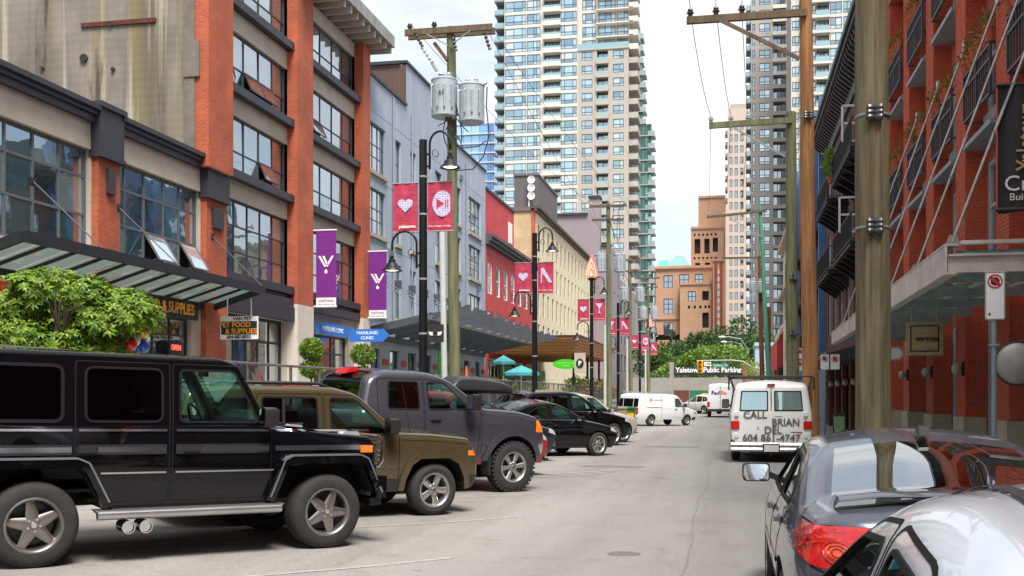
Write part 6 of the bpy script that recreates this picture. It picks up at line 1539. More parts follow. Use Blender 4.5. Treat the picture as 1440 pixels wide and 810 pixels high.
c.ribbon([(-.82, 1.53), (-.84, 1.11)], .03, .01, mPLAS, 'window_divider'); c.patch([(-.3, .62), (.3, .62), (.3, .9), (-.3, .9)], mPLAS, 'grille', rear=False); c.ribbon([(1.98, 1.0), (1.2, 1.06), (.8, 1.075)], .008, .002, mRUB, 'bonnet_seam')
# ---- graphite pickup
S = dict(outline=[(2.52, .58), (2.60, .66), (2.60, .92), (2.54, 1.12, .12), (2.40, 1.25, .2), (2.0, 1.35, .2), (1.30, 1.385, .05), (.62, 1.86, .18), (.26, 1.955, .3), (-.62, 1.955, .15), (-.84, 1.83, .1), (-.98, 1.36, .02), (-2.85, 1.33, .04), (-2.90, .62)],
         zb=.52, belt=1.35, W=1.0, tum=.24, tuck=.07, shl=.03, plan=.06, rt=.10, re=.2, rg=.1, crown=.04, xf=1.86, xr=-1.84, R=.42, rim=.25, tw=.145, track=.86, style='split6', mrim=mALLOY, knob=True, paint=pGRAPH, gap=.10, ws=(.60, 1.34), gz=1.43, rw=(-1.0, -.66), rwg=GDK, cab=(1.12, -.85), zroof=1.92, flare=(.10, .035, pGRAPH),
         regions=[D_('f', [(1.14, .60), (1.18, 1.35), (.68, 1.76), (.56, 1.82), (.14, 1.835), (.14, .60)], pGRAPH), D_('r', [(.11, .60), (.11, 1.835), (-.68, 1.83), (-.72, .60)], pGRAPH),
                  W_('wf', 'f', [(.98, 1.375), (.53, 1.785), (.21, 1.795), (.21, 1.365)], GCL), W_('wr', 'r', [(.04, 1.365), (.04, 1.795), (-.48, 1.79), (-.52, 1.37)], GDK), A_('headlight', [(2.32, 1.00), (2.34, 1.20), (2.9, 1.2), (2.95, .98)], mLAMPA), A_('bumper', [(2.36, .50), (2.40, .80), (3.0, .82), (3.0, .5)], mCHR),
                  A_('cab_seam', [(-1.0, .6), (-1.0, 1.33), (-.98, 1.33), (-.98, .6)], mRUB, .001)])
c = Car('pickup_truck', 'graphite grey pickup truck with knobbly tyres and orange corner lamp', 'truck', S); c.place(gp(715, 691), HROW)
c.mirrors(.92, 1.40, .2, .26, .16, mPLAS, .12); c.handles([(.32, 1.2), (-.56, 1.2)], pGRAPH, .22, .05, ['f', 'r'])
c.add('high_brake_light', mLAMPR, lambda m: m.prism([(-.64, -.2, 1.96), (-.70, -.2, 2.01), (-.82, -.2, 1.985), (-.88, -.2, 1.90)], (0, .4, 0))); c.add('mud_flap', mPLAS, lambda m: [m.box(1.36, 1.4, sd * .76, sd * .99, .3, .66) for sd in (-1, 1)])
c.stext('5.7L', .07, 1.44, 1.16, mCHR, sx=1.4, bold=.003); c.stext('4X4', .09, 1.24, .80, mCHR, sx=1.3)
c.ribbon([(2.42, 1.2), (2.0, 1.30), (1.3, 1.35)], .009, .002, mRUB, 'bonnet_seam'); c.ribbon([(1.2, .62), (1.22, 1.34)], .009, .002, mRUB, 'fender_seam')
# ---- generic hatch / sedan / suv silhouettes for the rest of the row
def sedan(name, label, pnt, k=1., hatch=False, suv=0., group=None, style='split7', mr=mALLOY, seat=mCLOTH, rwg=GDK, L=1., glass=GCL):
    s = suv; zr_ = 1.43 + .28 * s; bl = .93 + .14 * s
    if hatch: tail = [(-1.55, zr_ - .06, .25), (-2.0, bl + .12, .08), (-2.18, bl - .1, .08), (-2.20, .5), (-2.10, .24 + .06 * s)]
    else: tail = [(-.95, zr_ - .09, .35), (-1.62, bl + .11, .12), (-2.12, bl + .09, .05), (-2.20, bl - .08, .1), (-2.26, .55), (-2.16, .24)]
    o_ = [(2.08, .22 + .06 * s), (2.22, .38 + .06 * s, .06), (2.22, .58 + .08 * s, .1), (2.06, .74 + .12 * s, .14), (1.5, .87 + .14 * s, .3), (.98, .95 + .15 * s, .04), (.22, zr_ - .08, .25), (-.25, zr_, .4)] + tail
    S = dict(outline=[(p[0] * L, *p[1:]) for p in o_], zb=.22 + .06 * s, belt=bl, W=.88 + .06 * s, tum=.36 - .06 * s, tuck=.07, shl=.05, zmid=.62 + .08 * s, plan=.10, rt=.12, re=.38, rg=.10, crown=.06, crown_e=.06, xf=1.37 * L, xr=-1.37 * L, R=.32 + .05 * s, rim=.215 + .035 * s, tw=.105, track=.76 + .03 * s, style=style, mrim=mr, paint=pnt, gap=.055, ws=(.2, 1.02 * L), gz=bl + .045, rw=(-1.7 * L, -.9 * L) if not hatch else (-2.05 * L, -1.5 * L), rwg=rwg, cab=(.72, -1.3 * L), zroof=zr_ - .03, seat=seat)
    x1_, x2_ = (-1.12, -1.35) if not hatch else (-1.15, -1.75)
    S['regions'] = [D_('f', [(.84, .32 + .08 * s), (.88, bl - .02), (.34, zr_ - .15), (.10, zr_ - .085), (-.22, zr_ - .075), (-.22, .32 + .08 * s)], pnt, .05), D_('r', [(-.25, .32 + .08 * s), (-.25, zr_ - .075), (-.62 if not hatch else -1.0, zr_ - .10), (-1.05, bl + .18), (-1.14, bl - .02), (-1.0, .66), (-.88, .32 + .08 * s)], pnt, .06),
        W_('wf', 'f', [(.70, bl + .025), (.16, zr_ - .135), (-.16, zr_ - .12), (-.16, bl + .02)], glass, .04, .02), W_('wr', 'r', [(-.30, bl + .02), (-.30, zr_ - .12), (-.56 if not hatch else -.95, zr_ - .135), (-.96, bl + .16), (-1.02, bl + .03)], glass if not suv else GDK, .05, .02),
        A_('headlight', [(1.78 * L, .68 + .12 * s), (1.86 * L, .78 + .12 * s), (2.2 * L, .68 + .1 * s), (2.3 * L, .56 + .1 * s)], mLAMPW, .03), A_('tail_light', [(-1.85 * L, bl - .22), (-1.82 * L, bl - .02), (-2.4 * L, bl + .0), (-2.4 * L, bl - .22)], mLAMPR, .03)]
    if hatch: S['regions'].append(W_('wq', None, [(-1.10, bl + .04), (-1.02, zr_ - .145), (-1.46, zr_ - .17), (-1.72, bl + .12)], GDK, .05, .02))
    c = Car(name, label, 'car', S, group)
    c.mirrors(.66, bl + .02, .18, .12, .12, pnt, .05); c.handles([(-.05, bl - .12), (-.95, bl - .11)], pnt, .18, .03, ['f', 'r'])
    c.patch([(-.42, .42 + .06 * s), (.42, .42 + .06 * s), (.42, .60 + .1 * s), (-.42, .60 + .1 * s)], mPLAS, 'grille', rear=False); c.patch([(-.26, .62), (.26, .62), (.26, .74), (-.26, .74)], mPLATE, 'number_plate', .01)
    c.patch([(.34, bl - .2), (.46, bl - .2), (.46, bl - .02), (.36, bl - .02)], mLAMPR, 'tail_light', .006, both=True); c.patch([(.5, .56 + .12 * s), (.74, .58 + .12 * s), (.74, .70 + .12 * s), (.5, .66 + .12 * s)], mLAMPW, 'headlight', rear=False, both=True)
    return c
c = sedan('hatchback', 'red hatchback squeezed between grey pickup and black sedan', pRED, hatch=True, suv=.75); c.place((-4.08, 20.63), HROW)
REDCAR = c
c = sedan('estate_car', 'dark blue estate car carrying a black roof box', pNAVY, hatch=True, suv=.2); c.place((-4.62, 25.1), HROW); BOXCAR = c
c.add('roof_bar', mPLAS, lambda m: [m.cyl((x, -.58, 1.54), (x, .58, 1.54), .025, n=8) for x in (.0, -.75)])
rbx = thing('roof_box', 'streamlined black roof box on top of dark blue estate car', 'roof box', c.root.location + Vector((0, 0, 1.57))); rbx.rotation_euler = c.root.rotation_euler; OFF[rbx] = Vector((0, 0, 0))
mb = MB(); n1, n2 = 24, 16
for i in range(n1 + 1):
    t = i / n1; x = 1.22 - 1.95 * t; hh = .40 * (math.sin(math.pi * min(1, t * .62 + .07)) ** .55) * (1 if t < .85 else max(.25, (1 - t) / .15 * .75 + .25)); ww = .42 * (1 - .55 * max(0, .25 - t) / .25) * (1 if t < .93 else .9)
    for j in range(n2):
        a = 2 * math.pi * j / n2; ca, sa = math.cos(a), math.sin(a); e = .55
        mb.v.append((x, ww * math.copysign(abs(ca) ** e, ca), .03 + hh / 2 + hh / 2 * math.copysign(abs(sa) ** e, sa)))
for i in range(n1):
    for j in range(n2): mb.f.append((i * n2 + j, i * n2 + (j + 1) % n2, (i + 1) * n2 + (j + 1) % n2, (i + 1) * n2 + j))
mb.f += [tuple(range(n2)), tuple(n1 * n2 + j for j in range(n2))]
bx = mb.build('shell', M('matt black shell', (.03, .03, .033), .42, var=.1), rbx, smooth=40, world=False)
MB().box(-.68, 1.1, -.43, .43, .1, .115).build('lid_seam', mRUB, rbx, world=False); MB().box(-.8, -.7, -.5, .5, 0, .04).box(.0, .1, -.5, .5, 0, .04).build('clamp', mPLAS, rbx, world=False)
c = sedan('sedan', 'black sedan with green tinted windows and silver spoked wheels', pBLACK); c.place(gp(838.5, 641), HROW); c.ribbon([(2.0, .62), (1.0, .72), (-2.0, .76)], .012, .004, pBLACK, 'crease'); c.ribbon([(.72, .955), (-1.05, .96)], .014, .008, mCHR, 'window_trim')
c = sedan('large_suv', 'large black crossover suv with bright multi spoke wheels', pBLACK, hatch=True, suv=.95, L=1.1, style='multi'); c.place(gp(859.5, 626.5), HROW); c.ribbon([(.72, 1.08), (-1.0, 1.085)], .016, .008, mCHR, 'window_trim')
c = sedan('pearl_suv', 'pale pearl crossover at the end of the angled row', pPEARL, hatch=True, suv=.7, style='multi'); c.place(gp(874, 622), HROW)
c = sedan('small_suv', 'small white suv beyond the white cargo van', pWHITE, hatch=True, suv=.8); c.place((-2.6, 97.5), R(-40))
# ---- cargo vans
def van(name, label, pnt, S2=None, L=5.7, H_=2.1, sidewin=False, rwg=GDK, style='steel', mr=mALLOY, hood=True, W=1.0, R_=.36, cat='van'):
    h = L / 2
    o_ = [(h - .06, .36), (h, .5), (h, .8), (h - .12, 1.04, .12), (h - .85, 1.22, .1), (h - 1.02, 1.26, .03), (h - 1.75, H_ - .12, .15), (h - 2.05, H_ - .01, .3), (-h + .35, H_ + .0), (-h + .12, H_ - .06, .12), (-h + .0, 1.2), (-h - .02, .55), (-h + .02, .45)]
    S = dict(outline=o_, zb=.42, belt=1.22, W=W, tum=.12, tuck=.06, shl=.0, plan=.03, rt=.10, re=.10, rg=.12, crown=.05, crown_e=.02, xf=h - .95, xr=-h + 1.25, R=R_, rim=.21, tw=.11, track=W - .15, style=style, mrim=mr, paint=pnt, gap=.07, ws=(h - 1.78, h - 1.0), gz=1.29, cab=(h - 1.25, h - 2.6), zroof=H_ - .05, rwg=rwg)
    S['regions'] = [D_('f', [(h - 1.25, .55), (h - 1.2, 1.24), (h - 1.75, 1.9), (h - 2.25, 1.92), (h - 2.25, .55)], pnt), W_('wf', 'f', [(h - 1.36, 1.28), (h - 1.78, 1.83), (h - 2.16, 1.83), (h - 2.16, 1.28)], GCL), A_('slide_seam', [(h - 3.5, .5), (h - 3.5, 1.95), (h - 3.48, 1.95), (h - 3.48, .5)], mRUB, .001), A_('slide_rail', [(h - 3.5, 1.2), (h - 3.5, 1.235), (-h + .8, 1.235), (-h + .8, 1.2)], mRUB, .001), A_('headlight', [(h - .28, .78), (h - .28, .96), (h + .1, .94), (h + .1, .76)], mLAMPW), A_('bumper', [(h - .45, .34), (h - .45, .56), (h + .1, .6), (h + .1, .34)], mPLAS)]
    if sidewin: S['regions'].append(W_('wq', None, [(-h + .45, 1.32), (-h + .42, 1.82), (-h + 1.3, 1.82), (-h + 1.3, 1.32)], GDK))
    S.update(S2 or {})
    c = Car(name, label, cat, S); c.mirrors(h - 1.42, 1.3, .2, .26, .14, mPLAS, .1); c.handles([(h - 2.1, 1.08)], mPLAS, .16, .05, ['f']); return c
c = van('cargo_van', 'white cargo van with roof ladder rack turning out across the street', pWHITE); c.place(gp(958.4, 598.5), R(40)); c.root.scale = (.78, .78, .78); c.root.location += Vector((.62, .42, 0))
c.add('ladder_rack', M('aluminium', (.5, .5, .52), .4, .9), lambda m: ([m.cyl((x, -.8, 2.22), (x, .8, 2.22), .025, n=8) for x in (-2.2, -1.0, .4)], [m.cyl((-2.6, sd * .8, 2.24), (.6, sd * .8, 2.24), .025, n=8) for sd in (-1, 1)], [m.cyl((x, sd * .8, 2.05), (x, sd * .8, 2.22), .02, n=6) for x in (-2.2, -1.0, .4) for sd in (-1, 1)]))
c.ribbon([(-.5, 1.70), (-1.5, 1.70)], .09, .003, M('grey print', '#a9adb0', .5, var=.3, scale=30), 'logo_print'); c.add('logo_mark', M('orange logo', '#e07a28', .5, var=0), lambda m: m.box(-1.75, -1.58, -1.0 + .03, -.985 + .03, 1.62, 1.82))
c.patch([(.5, 1.25), (.92, 1.25), (.88, 1.8), (.5, 1.8)], GDK, 'rear_window', both=True); c.patch([(-.45, 1.25), (.45, 1.25), (.45, 1.8), (-.45, 1.8)], GDK, 'rear_window')
c.patch([(.72, .75), (.94, .75), (.94, 1.2), (.72, 1.2)], mLAMPR, 'tail_light', both=True)
# courier van seen from behind
c = van('courier_van', 'white courier van with FedEx lettering seen from behind', pWHITE, L=5.9, H_=2.45, W=.98); c.root.location = (atY(1014, 560, 81).x - .05, 82.5, 0); c.root.rotation_euler = (0, 0, R(90))
xx = -2.95
def rtext(c, st, size, y, z, mat, bold=0., sx=1., proud=.012): return text('lettering', st, size, mat, c.root, (c.end_x(y, z) - proud, y, z), (R(90), 0, R(-90)), .004, sx=sx, font_bold=bold)
rtext(c, 'Fed', .42, .34, 1.78, M('courier purple', '#4d148c', .5, var=0), .012); rtext(c, 'Ex', .42, -.24, 1.78, M('courier orange', '#ff6200', .5, var=0), .012)
c.patch([(-.02, .6), (.02, .6), (.02, 2.3), (-.02, 2.3)], mRUB, 'door_seam', .004); c.patch([(.74, .75), (.93, .75), (.93, 1.15), (.74, 1.15)], mLAMPR, 'tail_light', both=True)
c.add('rear_bumper', mPLAS, lambda m: m.box(-3.1, -2.9, -.95, .95, .42, .62)); c.patch([(-.2, .72), (.2, .72), (.2, .86), (-.2, .86)], mPLATE, 'number_plate', .01)
# old delivery van
zr_ = 2.02
S2 = dict(outline=[(2.45, .32), (2.5, .5), (2.5, .9), (2.36, 1.06, .12), (1.75, 1.14, .1), (1.55, 1.18, .05), (1.0, 1.82, .15), (.7, 1.91, .3), (-2.15, 1.93), (-2.36, 1.87, .1), (-2.46, 1.2), (-2.50, .5), (-2.46, .34)], zb=.32, belt=1.18, W=.98, tum=.16, tuck=.04, plan=.03, rt=.1, re=.07, rg=.12, crown=.06, crown_e=.02, xf=1.55, xr=-1.62, R=.36, rim=.2, track=.83, ws=(.98, 1.6), cab=(1.3, .0), zroof=1.88)
S2['regions'] = [D_('f', [(1.2, .55), (1.25, 1.2), (.8, 1.82), (.25, 1.84), (.25, .55)], pOLDW), W_('wf', 'f', [(1.08, 1.26), (.72, 1.76), (.34, 1.76), (.34, 1.26)], GCL), W_('wq', None, [(-2.2, 1.3), (-2.14, 1.76), (-1.2, 1.76), (-1.2, 1.3)], GDK), A_('rust_edge', [(-2.5, .44), (-2.5, .55), (-2.1, .55), (-2.1, .44)], M('rusty sill', '#8a5a34', .85, var=.3), .01)]
c = van('delivery_van', 'old white delivery van with CALL BRIAN stencilled on its rear doors', pOLDW, S2=S2); c.root.location = (1.0, 26.45 + 2.5, 0); c.root.rotation_euler = (0, 0, R(90))
mRG = glass_mat('pale rear glass', '#7f9c99', .42, tint=(.8, .95, .95))
for sd in (-1, 1):
    q = [(.10, 1.27), (.72, 1.27), (.68, 1.70), (.10, 1.70)]; q = [(a * sd, b) for a, b in q]; q = q if sd > 0 else q[::-1]
    d_ = c.patch([(sd * a, b) for a, b in ([(.012, .49), (.80, .49), (.75, 1.79), (.012, 1.79)][::sd])], pOLDW, 'rear_door', .012)
    s_ = c.patch([(a * 1.0 + (.03 * sd if abs(a) > .3 else -.03 * sd), b + (.03 if b > 1.5 else -.03)) for a, b in q], mRUB, 'window_seal', .017, parent=d_); c.patch(q, mRG, 'rear_window', .022, parent=d_)
    for z in (.60, 1.12): c.add('door_hinge', mOLD if False else pOLDW, lambda m: (m.box(-2.53, -2.46, sd * .76, sd * .86, z, z + .09)), parent=d_)
    lz = 1.02; t_ = c.patch([(sd * a, b) for a, b in ([(.75, .80), (.955, .80), (.955, 1.0), (.75, 1.0)][::sd])], mLAMPR, 'tail_light', .03)
c.add('roof_light', mLAMPR, lambda m: m.box(-2.44, -2.33, -.09, .09, 1.865, 1.9))
mb_ = M('chromed worn bumper', (.5, .5, .5), .35, .8, var=.25, scale=6)
c.add('rear_bumper', mb_, lambda m: (m.prism([(-2.62, -.95, .27), (-2.64, -.95, .32), (-2.60, -.95, .37), (-2.64, -.95, .43), (-2.60, -.95, .48), (-2.48, -.95, .48), (-2.48, -.95, .27)], (0, 1.9, 0)), m.box(-2.64, -2.3, -1.0, -.95, .27, .47), m.box(-2.64, -2.3, .95, 1.0, .27, .47)))
c.add('number_plate', mPLATE, lambda m: m.box(-2.66, -2.645, -.17, .17, .27, .43))
c.add('plate_frame', mPLAS, lambda m: m.box(-2.645, -2.62, -.2, .2, .24, .46))
c.add('tow_bar', mPLAS, lambda m: (m.box(-2.6, -2.1, -.03, .03, .17, .22), m.box(-2.4, -2.3, -.5, .5, .2, .26), m.sphere((-2.62, 0, .24), .035), m.cyl((-2.0, .45, .25), (-2.55, .45, .22), .03)))
mST = M('stencil ink', (.03, .03, .035), .7, var=.3, scale=38, c2=(.20, .2, .2))
for st, sz, y, z, sx in (('CALL', .25, .38, 1.145, .95), ('BRIAN', .25, -.34, .965, .92), ('DEL', .25, -.04, .775, .95), ('604 861-4747', .25, .0, .585, .97)):
    rtext(c, st, sz, y, z, mST, .004, sx, .03)
c.add('door_seam', mRUB, lambda m: m.box(-2.475, -2.46, -.007, .007, .5, 1.8))
mb = MB(); c.add('paint_chip', mST, lambda m: (m.box(c.end_x(.33, .82) - .02, c.end_x(.33, .82), .30, .32, .78, .86), m.box(c.end_x(-.2, 1.1) - .02, c.end_x(-.2, 1.1), -.26, -.08, 1.105, 1.115)))
c.add('sticker', M('red sticker', '#b02a2a', .5), lambda m: m.box(c.end_x(-.55, .72) - .02, c.end_x(-.55, .72), -.72, -.45, .725, .745))
mRK = M('black rack', (.015, .015, .016), .5)
c.add('roof_rack', mRK, lambda m: ([m.cyl((x, -.98, 2.08), (x, .98, 2.08), .022, n=8) for x in (-2.3, -1.5, -.7, .1, .7)], [m.cyl((-2.4, sd * .97, 2.06), (.8, sd * .97, 2.06), .022, n=8) for sd in (-1, 1)], [m.cyl((x, sd * .97, 2.08), (x, sd * .86, 1.75), .015, n=6) for x in (-2.3, -.7, .7) for sd in (-1, 1)], [m.cyl((-2.35, sd * 1.0, 2.06), (-2.35, sd * 1.0, 1.75), .02, n=6) for sd in (-1, 1)]))
# ---- slate sedan seen from behind
S = dict(outline=[(2.10, .24), (2.22, .40), (2.20, .60, .1), (2.02, .76, .14), (1.5, .90, .3), (1.02, .98, .04), (.20, 1.36, .25), (-.3, 1.425, .4), (-.98, 1.37, .3), (-1.62, 1.085, .06), (-2.06, 1.06, .04), (-2.16, 1.0, .04), (-2.22, .80, .08), (-2.30, .58, .06), (-2.24, .30)],
         tg=.95, zb=.24, belt=.98, W=.885, tum=.40, tuck=.06, shl=.07, zmid=.70, plan=.12, rt=.13, re=.34, rg=.11, crown=.06, crown_e=.07, xf=1.3, xr=-1.3, R=.32, rim=.2, tw=.1, track=.76, style='five', paint=pSLATE, gap=.05, ws=(.2, 1.05), gz=1.045, rw=(-1.6, -.96), rwg=clear_glass('rear heated glass', (.30, .42, .40), .62), cab=(.75, -1.2), zroof=1.4, endz=1.03,
         regions=[D_('f', [(.86, .34), (.92, .96), (.36, 1.26), (.10, 1.335), (-.22, 1.345), (-.22, .34)], pSLATE, .05), D_('r', [(-.25, .34), (-.25, 1.345), (-.72, 1.31), (-1.08, 1.14), (-1.16, .96), (-1.0, .68), (-.88, .34)], pSLATE, .06),
                  W_('wf', 'f', [(.74, 1.0), (.18, 1.285), (-.16, 1.3), (-.16, .99)], GCL, .04, .02), W_('wr', 'r', [(-.30, .99), (-.30, 1.30), (-.66, 1.275), (-1.0, 1.12), (-1.06, 1.0)], GCL, .05, .02),
                  A_('tail_light', [(-1.84, .86), (-1.80, .985), (-2.4, .98), (-2.4, .74), (-2.1, .76)], mLAMPR, .04, -.006), A_('headlight', [(1.72, .70), (1.82, .82), (2.3, .70), (2.3, .58)], mLAMPW, .03)])
c = Car('sedan', 'slate grey sedan with rear spoiler parked ahead of silver car', 'car', S); c.root.location = (1.17, 5.62 + 2.28, 0); c.root.rotation_euler = (0, 0, R(90)); c.root.scale = (1, 1, .955)
c.mirrors(.66, 1.02, .21, .15, .12, mPLAS, .06); c.handles([(-.05, .86), (-.95, .87)], pSLATE, .18, .03, ['f', 'r'])
tl = c.patch([(.40, .78), (.50, .76), (.50, .97), (.44, .96)], mLAMPR, 'tail_light', .006, both=True); c.patch([(.62 + .062 * math.cos(q), .845 + .05 * math.sin(q)) for q in np.linspace(0, 2 * math.pi, 17)[:-1]], M('lamp lens', (.75, .12, .06), .1, coat=1., var=.3, scale=60), 'lamp_lens', .016, both=True)
[c.add('lamp_ring', mLAMPR, lambda m: m.tube([(c.end_x(sd * (.62 + r_ * math.cos(q)), .845 + r_ * .8 * math.sin(q)) - .02, sd * (.62 + r_ * math.cos(q)), .845 + r_ * .8 * math.sin(q)) for q in np.linspace(0, 2 * math.pi, 20)], .004, 5)) for sd in (1, -1) for r_ in (.07, .048, .028)]
def spoiler(m):
    P = [(-.62, -1.88, 1.085), (-.60, -1.92, 1.12), (-.4, -1.96, 1.15), (0, -2.0, 1.165), (.4, -1.96, 1.15), (.60, -1.92, 1.12), (.62, -1.88, 1.085)]
    v = []
    for y, x, z in P: v += [(x + .17, y, z - .012), (x + .10, y, z + .012), (x - .10, y, z + .008), (x - .13, y, z - .008), (x - .05, y, z - .022)]
    k = 5; m.add(v, [(i * k + j, i * k + (j + 1) % k, (i + 1) * k + (j + 1) % k, (i + 1) * k + j) for i in range(len(P) - 1) for j in range(k)] + [tuple(range(k)), tuple(range((len(P) - 1) * k, len(P) * k))])
c.add('spoiler', pSLATE, spoiler, smooth=35); c.add('spoiler_lamp', mLAMPW, lambda m: m.box(-2.12, -2.09, -.12, .12, 1.14, 1.155))
rtext(c, 'COROLLA', .07, .25, .93, mCHR, .002, 1.3); c.patch([(-.27, .62), (.27, .62), (.27, .76), (-.27, .76)], mPLATE, 'number_plate', .012); c.add('roof_antenna', mPLAS, lambda m: m.prism([(-.85, -.03, 1.455), (-.95, -.03, 1.50), (-1.0, -.03, 1.50), (-1.02, -.03, 1.44)], (0, .06, 0)))
c.ribbon([(-1.66, 1.07), (-1.72, .99), (-2.0, .985)], .01, .002, mRUB, 'boot_seam'); c.ribbon([(-2.08, .76), (-2.26, .70)], .01, .002, mRUB, 'bumper_seam')
c.ribbon([(-1.0, .62), (.8, .60)], .03, .01, pSLATE, 'side_moulding')
# ---- silver sedan closest to the kerb corner
S = dict(outline=[(2.05, .24), (2.16, .40), (2.14, .58, .1), (1.98, .72, .14), (1.5, .86, .3), (.98, .96, .04), (.15, 1.33, .3), (-.35, 1.395, .4), (-1.0, 1.33, .3), (-1.66, 1.03, .08), (-2.08, .98, .05), (-2.16, .82, .08), (-2.2, .55), (-2.12, .3)],
         zb=.24, belt=.95, W=.86, tum=.42, tuck=.06, shl=.06, zmid=.66, plan=.12, rt=.13, re=.34, rg=.13, crown=.055, crown_e=.06, xf=1.28, xr=-1.3, R=.31, rim=.195, tw=.1, track=.74, style='five', paint=pSILV, gap=.05, ws=(.15, 1.02), gz=1.01, rw=(-1.64, -.98), rwg=clear_glass('rear heated glass', (.30, .42, .40), .62), cab=(.72, -1.2), zroof=1.37, endz=1.0,
         regions=[D_('f', [(.84, .34), (.88, .93), (.34, 1.2), (.06, 1.285), (-.24, 1.31), (-.24, .34)], pSILV, .05), D_('r', [(-.27, .34), (-.27, 1.31), (-.72, 1.28), (-1.10, 1.1), (-1.18, .93), (-1.0, .66), (-.88, .34)], pSILV, .06),
                  W_('wf', 'f', [(.70, .97), (.15, 1.235), (-.19, 1.26), (-.19, .96)], GCL, .04, .014), W_('wr', 'r', [(-.32, .96), (-.32, 1.26), (-.66, 1.24), (-.98, 1.1), (-1.06, .98)], GCL, .05, .014),
                  A_('tail_light', [(-1.84, .76), (-1.80, .93), (-2.4, .93), (-2.4, .7)], mLAMPR, .04, -.006), A_('headlight', [(1.66, .68), (1.76, .80), (2.3, .68), (2.3, .55)], mLAMPW, .03)])
c = Car('silver_sedan', 'silver sedan with dark roof mouldings parked behind slate sedan', 'car', S); c.root.location = (1.03, 2.82, 0); c.root.rotation_euler = (0, 0, R(90)); c.root.scale = (1, 1, 1.015)
c.mirrors(.64, .88, .2, .13, .12, pSILV, .05); c.handles([(-.05, .84), (-.95, .85)], pSILV, .18, .03, ['f', 'r'])
def ditch(m):
    for sd in (-1, 1):
        i0, i1 = [int(np.argmin(np.abs(c.T[:, 0] - x) + (c.T[:, 1] < 1.05) * 9)) for x in (.12, -.98)]
        prev = None
        for i in range(i0, i1 + 1):
            p = c.T[i] + c.nn[i] * .006; hw = float(c.ys([c.T[i]])[0]); t = .90; cr = .055 * (1 - t * t) * (1 - c.nn[i, 0] ** 2)
            a = Vector((p[0] + c.nn[i, 0] * cr, sd * hw * .93, p[1] + c.nn[i, 1] * cr)); b = Vector((a.x, sd * hw * .875, a.z + .005))
            if prev: m.quad(prev[0], a, b, prev[1])
            prev = (a, b)
c.add('roof_moulding', mPLAS, ditch)
c.patch([(-.26, .6), (.26, .6), (.26, .73), (-.26, .73)], mPLATE, 'number_plate', .012); c.patch([(.38, .74), (.48, .73), (.48, .92), (.42, .92)], mLAMPR, 'tail_light', .006, both=True); rtext(c, 'CIVIC', .07, .3, .9, mCHR, .002, 1.3)
# ================================================================== the street behind the viewpoint
for nm, lb, x0, x1, N_, ya, yb in (('warehouse', 'plain brick warehouse continuing the right hand row behind the viewpoint', XR, XR + 12, -1, -70, 9.7), ('warehouse', 'plain brick warehouse continuing the left hand row behind the viewpoint', XL - 12, XL, 1, -70, 9.9)):
    o = thing(nm, lb, 'building', (x0, -30, 0)); f = Fac((XR if N_ < 0 else XL, 0, 0), (0, 1, 0), (N_, 0, 0), o)
    ops = [(ya + 2 + 4 * i, ya + 4.4 + 4 * i, z, z + 2) for i in range(19) for z in (4.5, 8, 11.4)]
    f.wall('wall', mDBR, ya, yb, 0, 15, ops, .3)
    for i in range(19):
        for z in (4.5, 8, 11.4): f.window(ya + 2 + 4 * i, ya + 4.4 + 4 * i, z, z + 2, 1, 1, mFRAMED, GR[0], .2, .1)
    MB().box(x0 + (.32 if N_ < 0 else 0), x1 - (.32 if N_ > 0 else 0), ya, yb, 0, 14.9).build('core', mDBR, o)
o = thing('warehouse', 'plain beige block closing the street behind the viewpoint', 'building', (-6, -75, 0))
MB().box(-24, 12, -86, -74, 0, 18).build('wall', mBEIGE, o); MB().box(-24, 12, -73.98, -73.9, 1, 4).build('shop_window', GR[0], o)
# ================================================================== street lamps with banners
mPOST = M('black lamp post', '#17181b', .4, .3, var=.15, scale=5)
mGLOW = M('lamp bowl', (1, .93, .72), .4, var=0, em=.7)
def banner_mat():
    m, t, b = nodes('red brick print banner'); N = t.nodes.new; K = t.links.new
    tcn = N('ShaderNodeTexCoord'); sp = N('ShaderNodeSeparateXYZ'); K(tcn.outputs['Object'], sp.inputs[0]); cb = N('ShaderNodeCombineXYZ'); K(sp.outputs[0], cb.inputs[0]); K(sp.outputs[2], cb.inputs[1])
    br = N('ShaderNodeTexBrick'); br.inputs['Scale'].default_value = 1; br.inputs['Brick Width'].default_value = .22; br.inputs['Row Height'].default_value = .075; br.inputs['Mortar Size'].default_value = .006
    br.inputs['Color1'].default_value = (*lin('#c22a3c'), 1); br.inputs['Color2'].default_value = (*lin('#a01c30'), 1); br.inputs['Mortar'].default_value = (*lin('#7a4a78'), 1); K(cb.outputs[0], br.inputs['Vector'])
    n = N('ShaderNodeTexNoise'); n.inputs['Scale'].default_value = 3; n.inputs['Detail'].default_value = 5; K(tcn.outputs['Object'], n.inputs['Vector'])
    x = N('ShaderNodeMix'); x.data_type = 'RGBA'; r = N('ShaderNodeMapRange'); r.inputs[1].default_value = .55; r.inputs[2].default_value = .72; r.inputs[4].default_value = .45; K(n.outputs['Fac'], r.inputs[0]); K(r.outputs[0], x.inputs['Factor']); K(br.outputs['Color'], x.inputs['A']); x.inputs['B'].default_value = (*lin('#c8586a'), 1)
    K(x.outputs['Result'], b.inputs['Base Color']); b.inputs['Roughness'].default_value = .7
    return m
mBAN = banner_mat()
mBANW = brick_mat('white brick print', '#d9d3e4', '#c3bcd6', '#6d5c9a', .16, .05, .006, 0, .1)
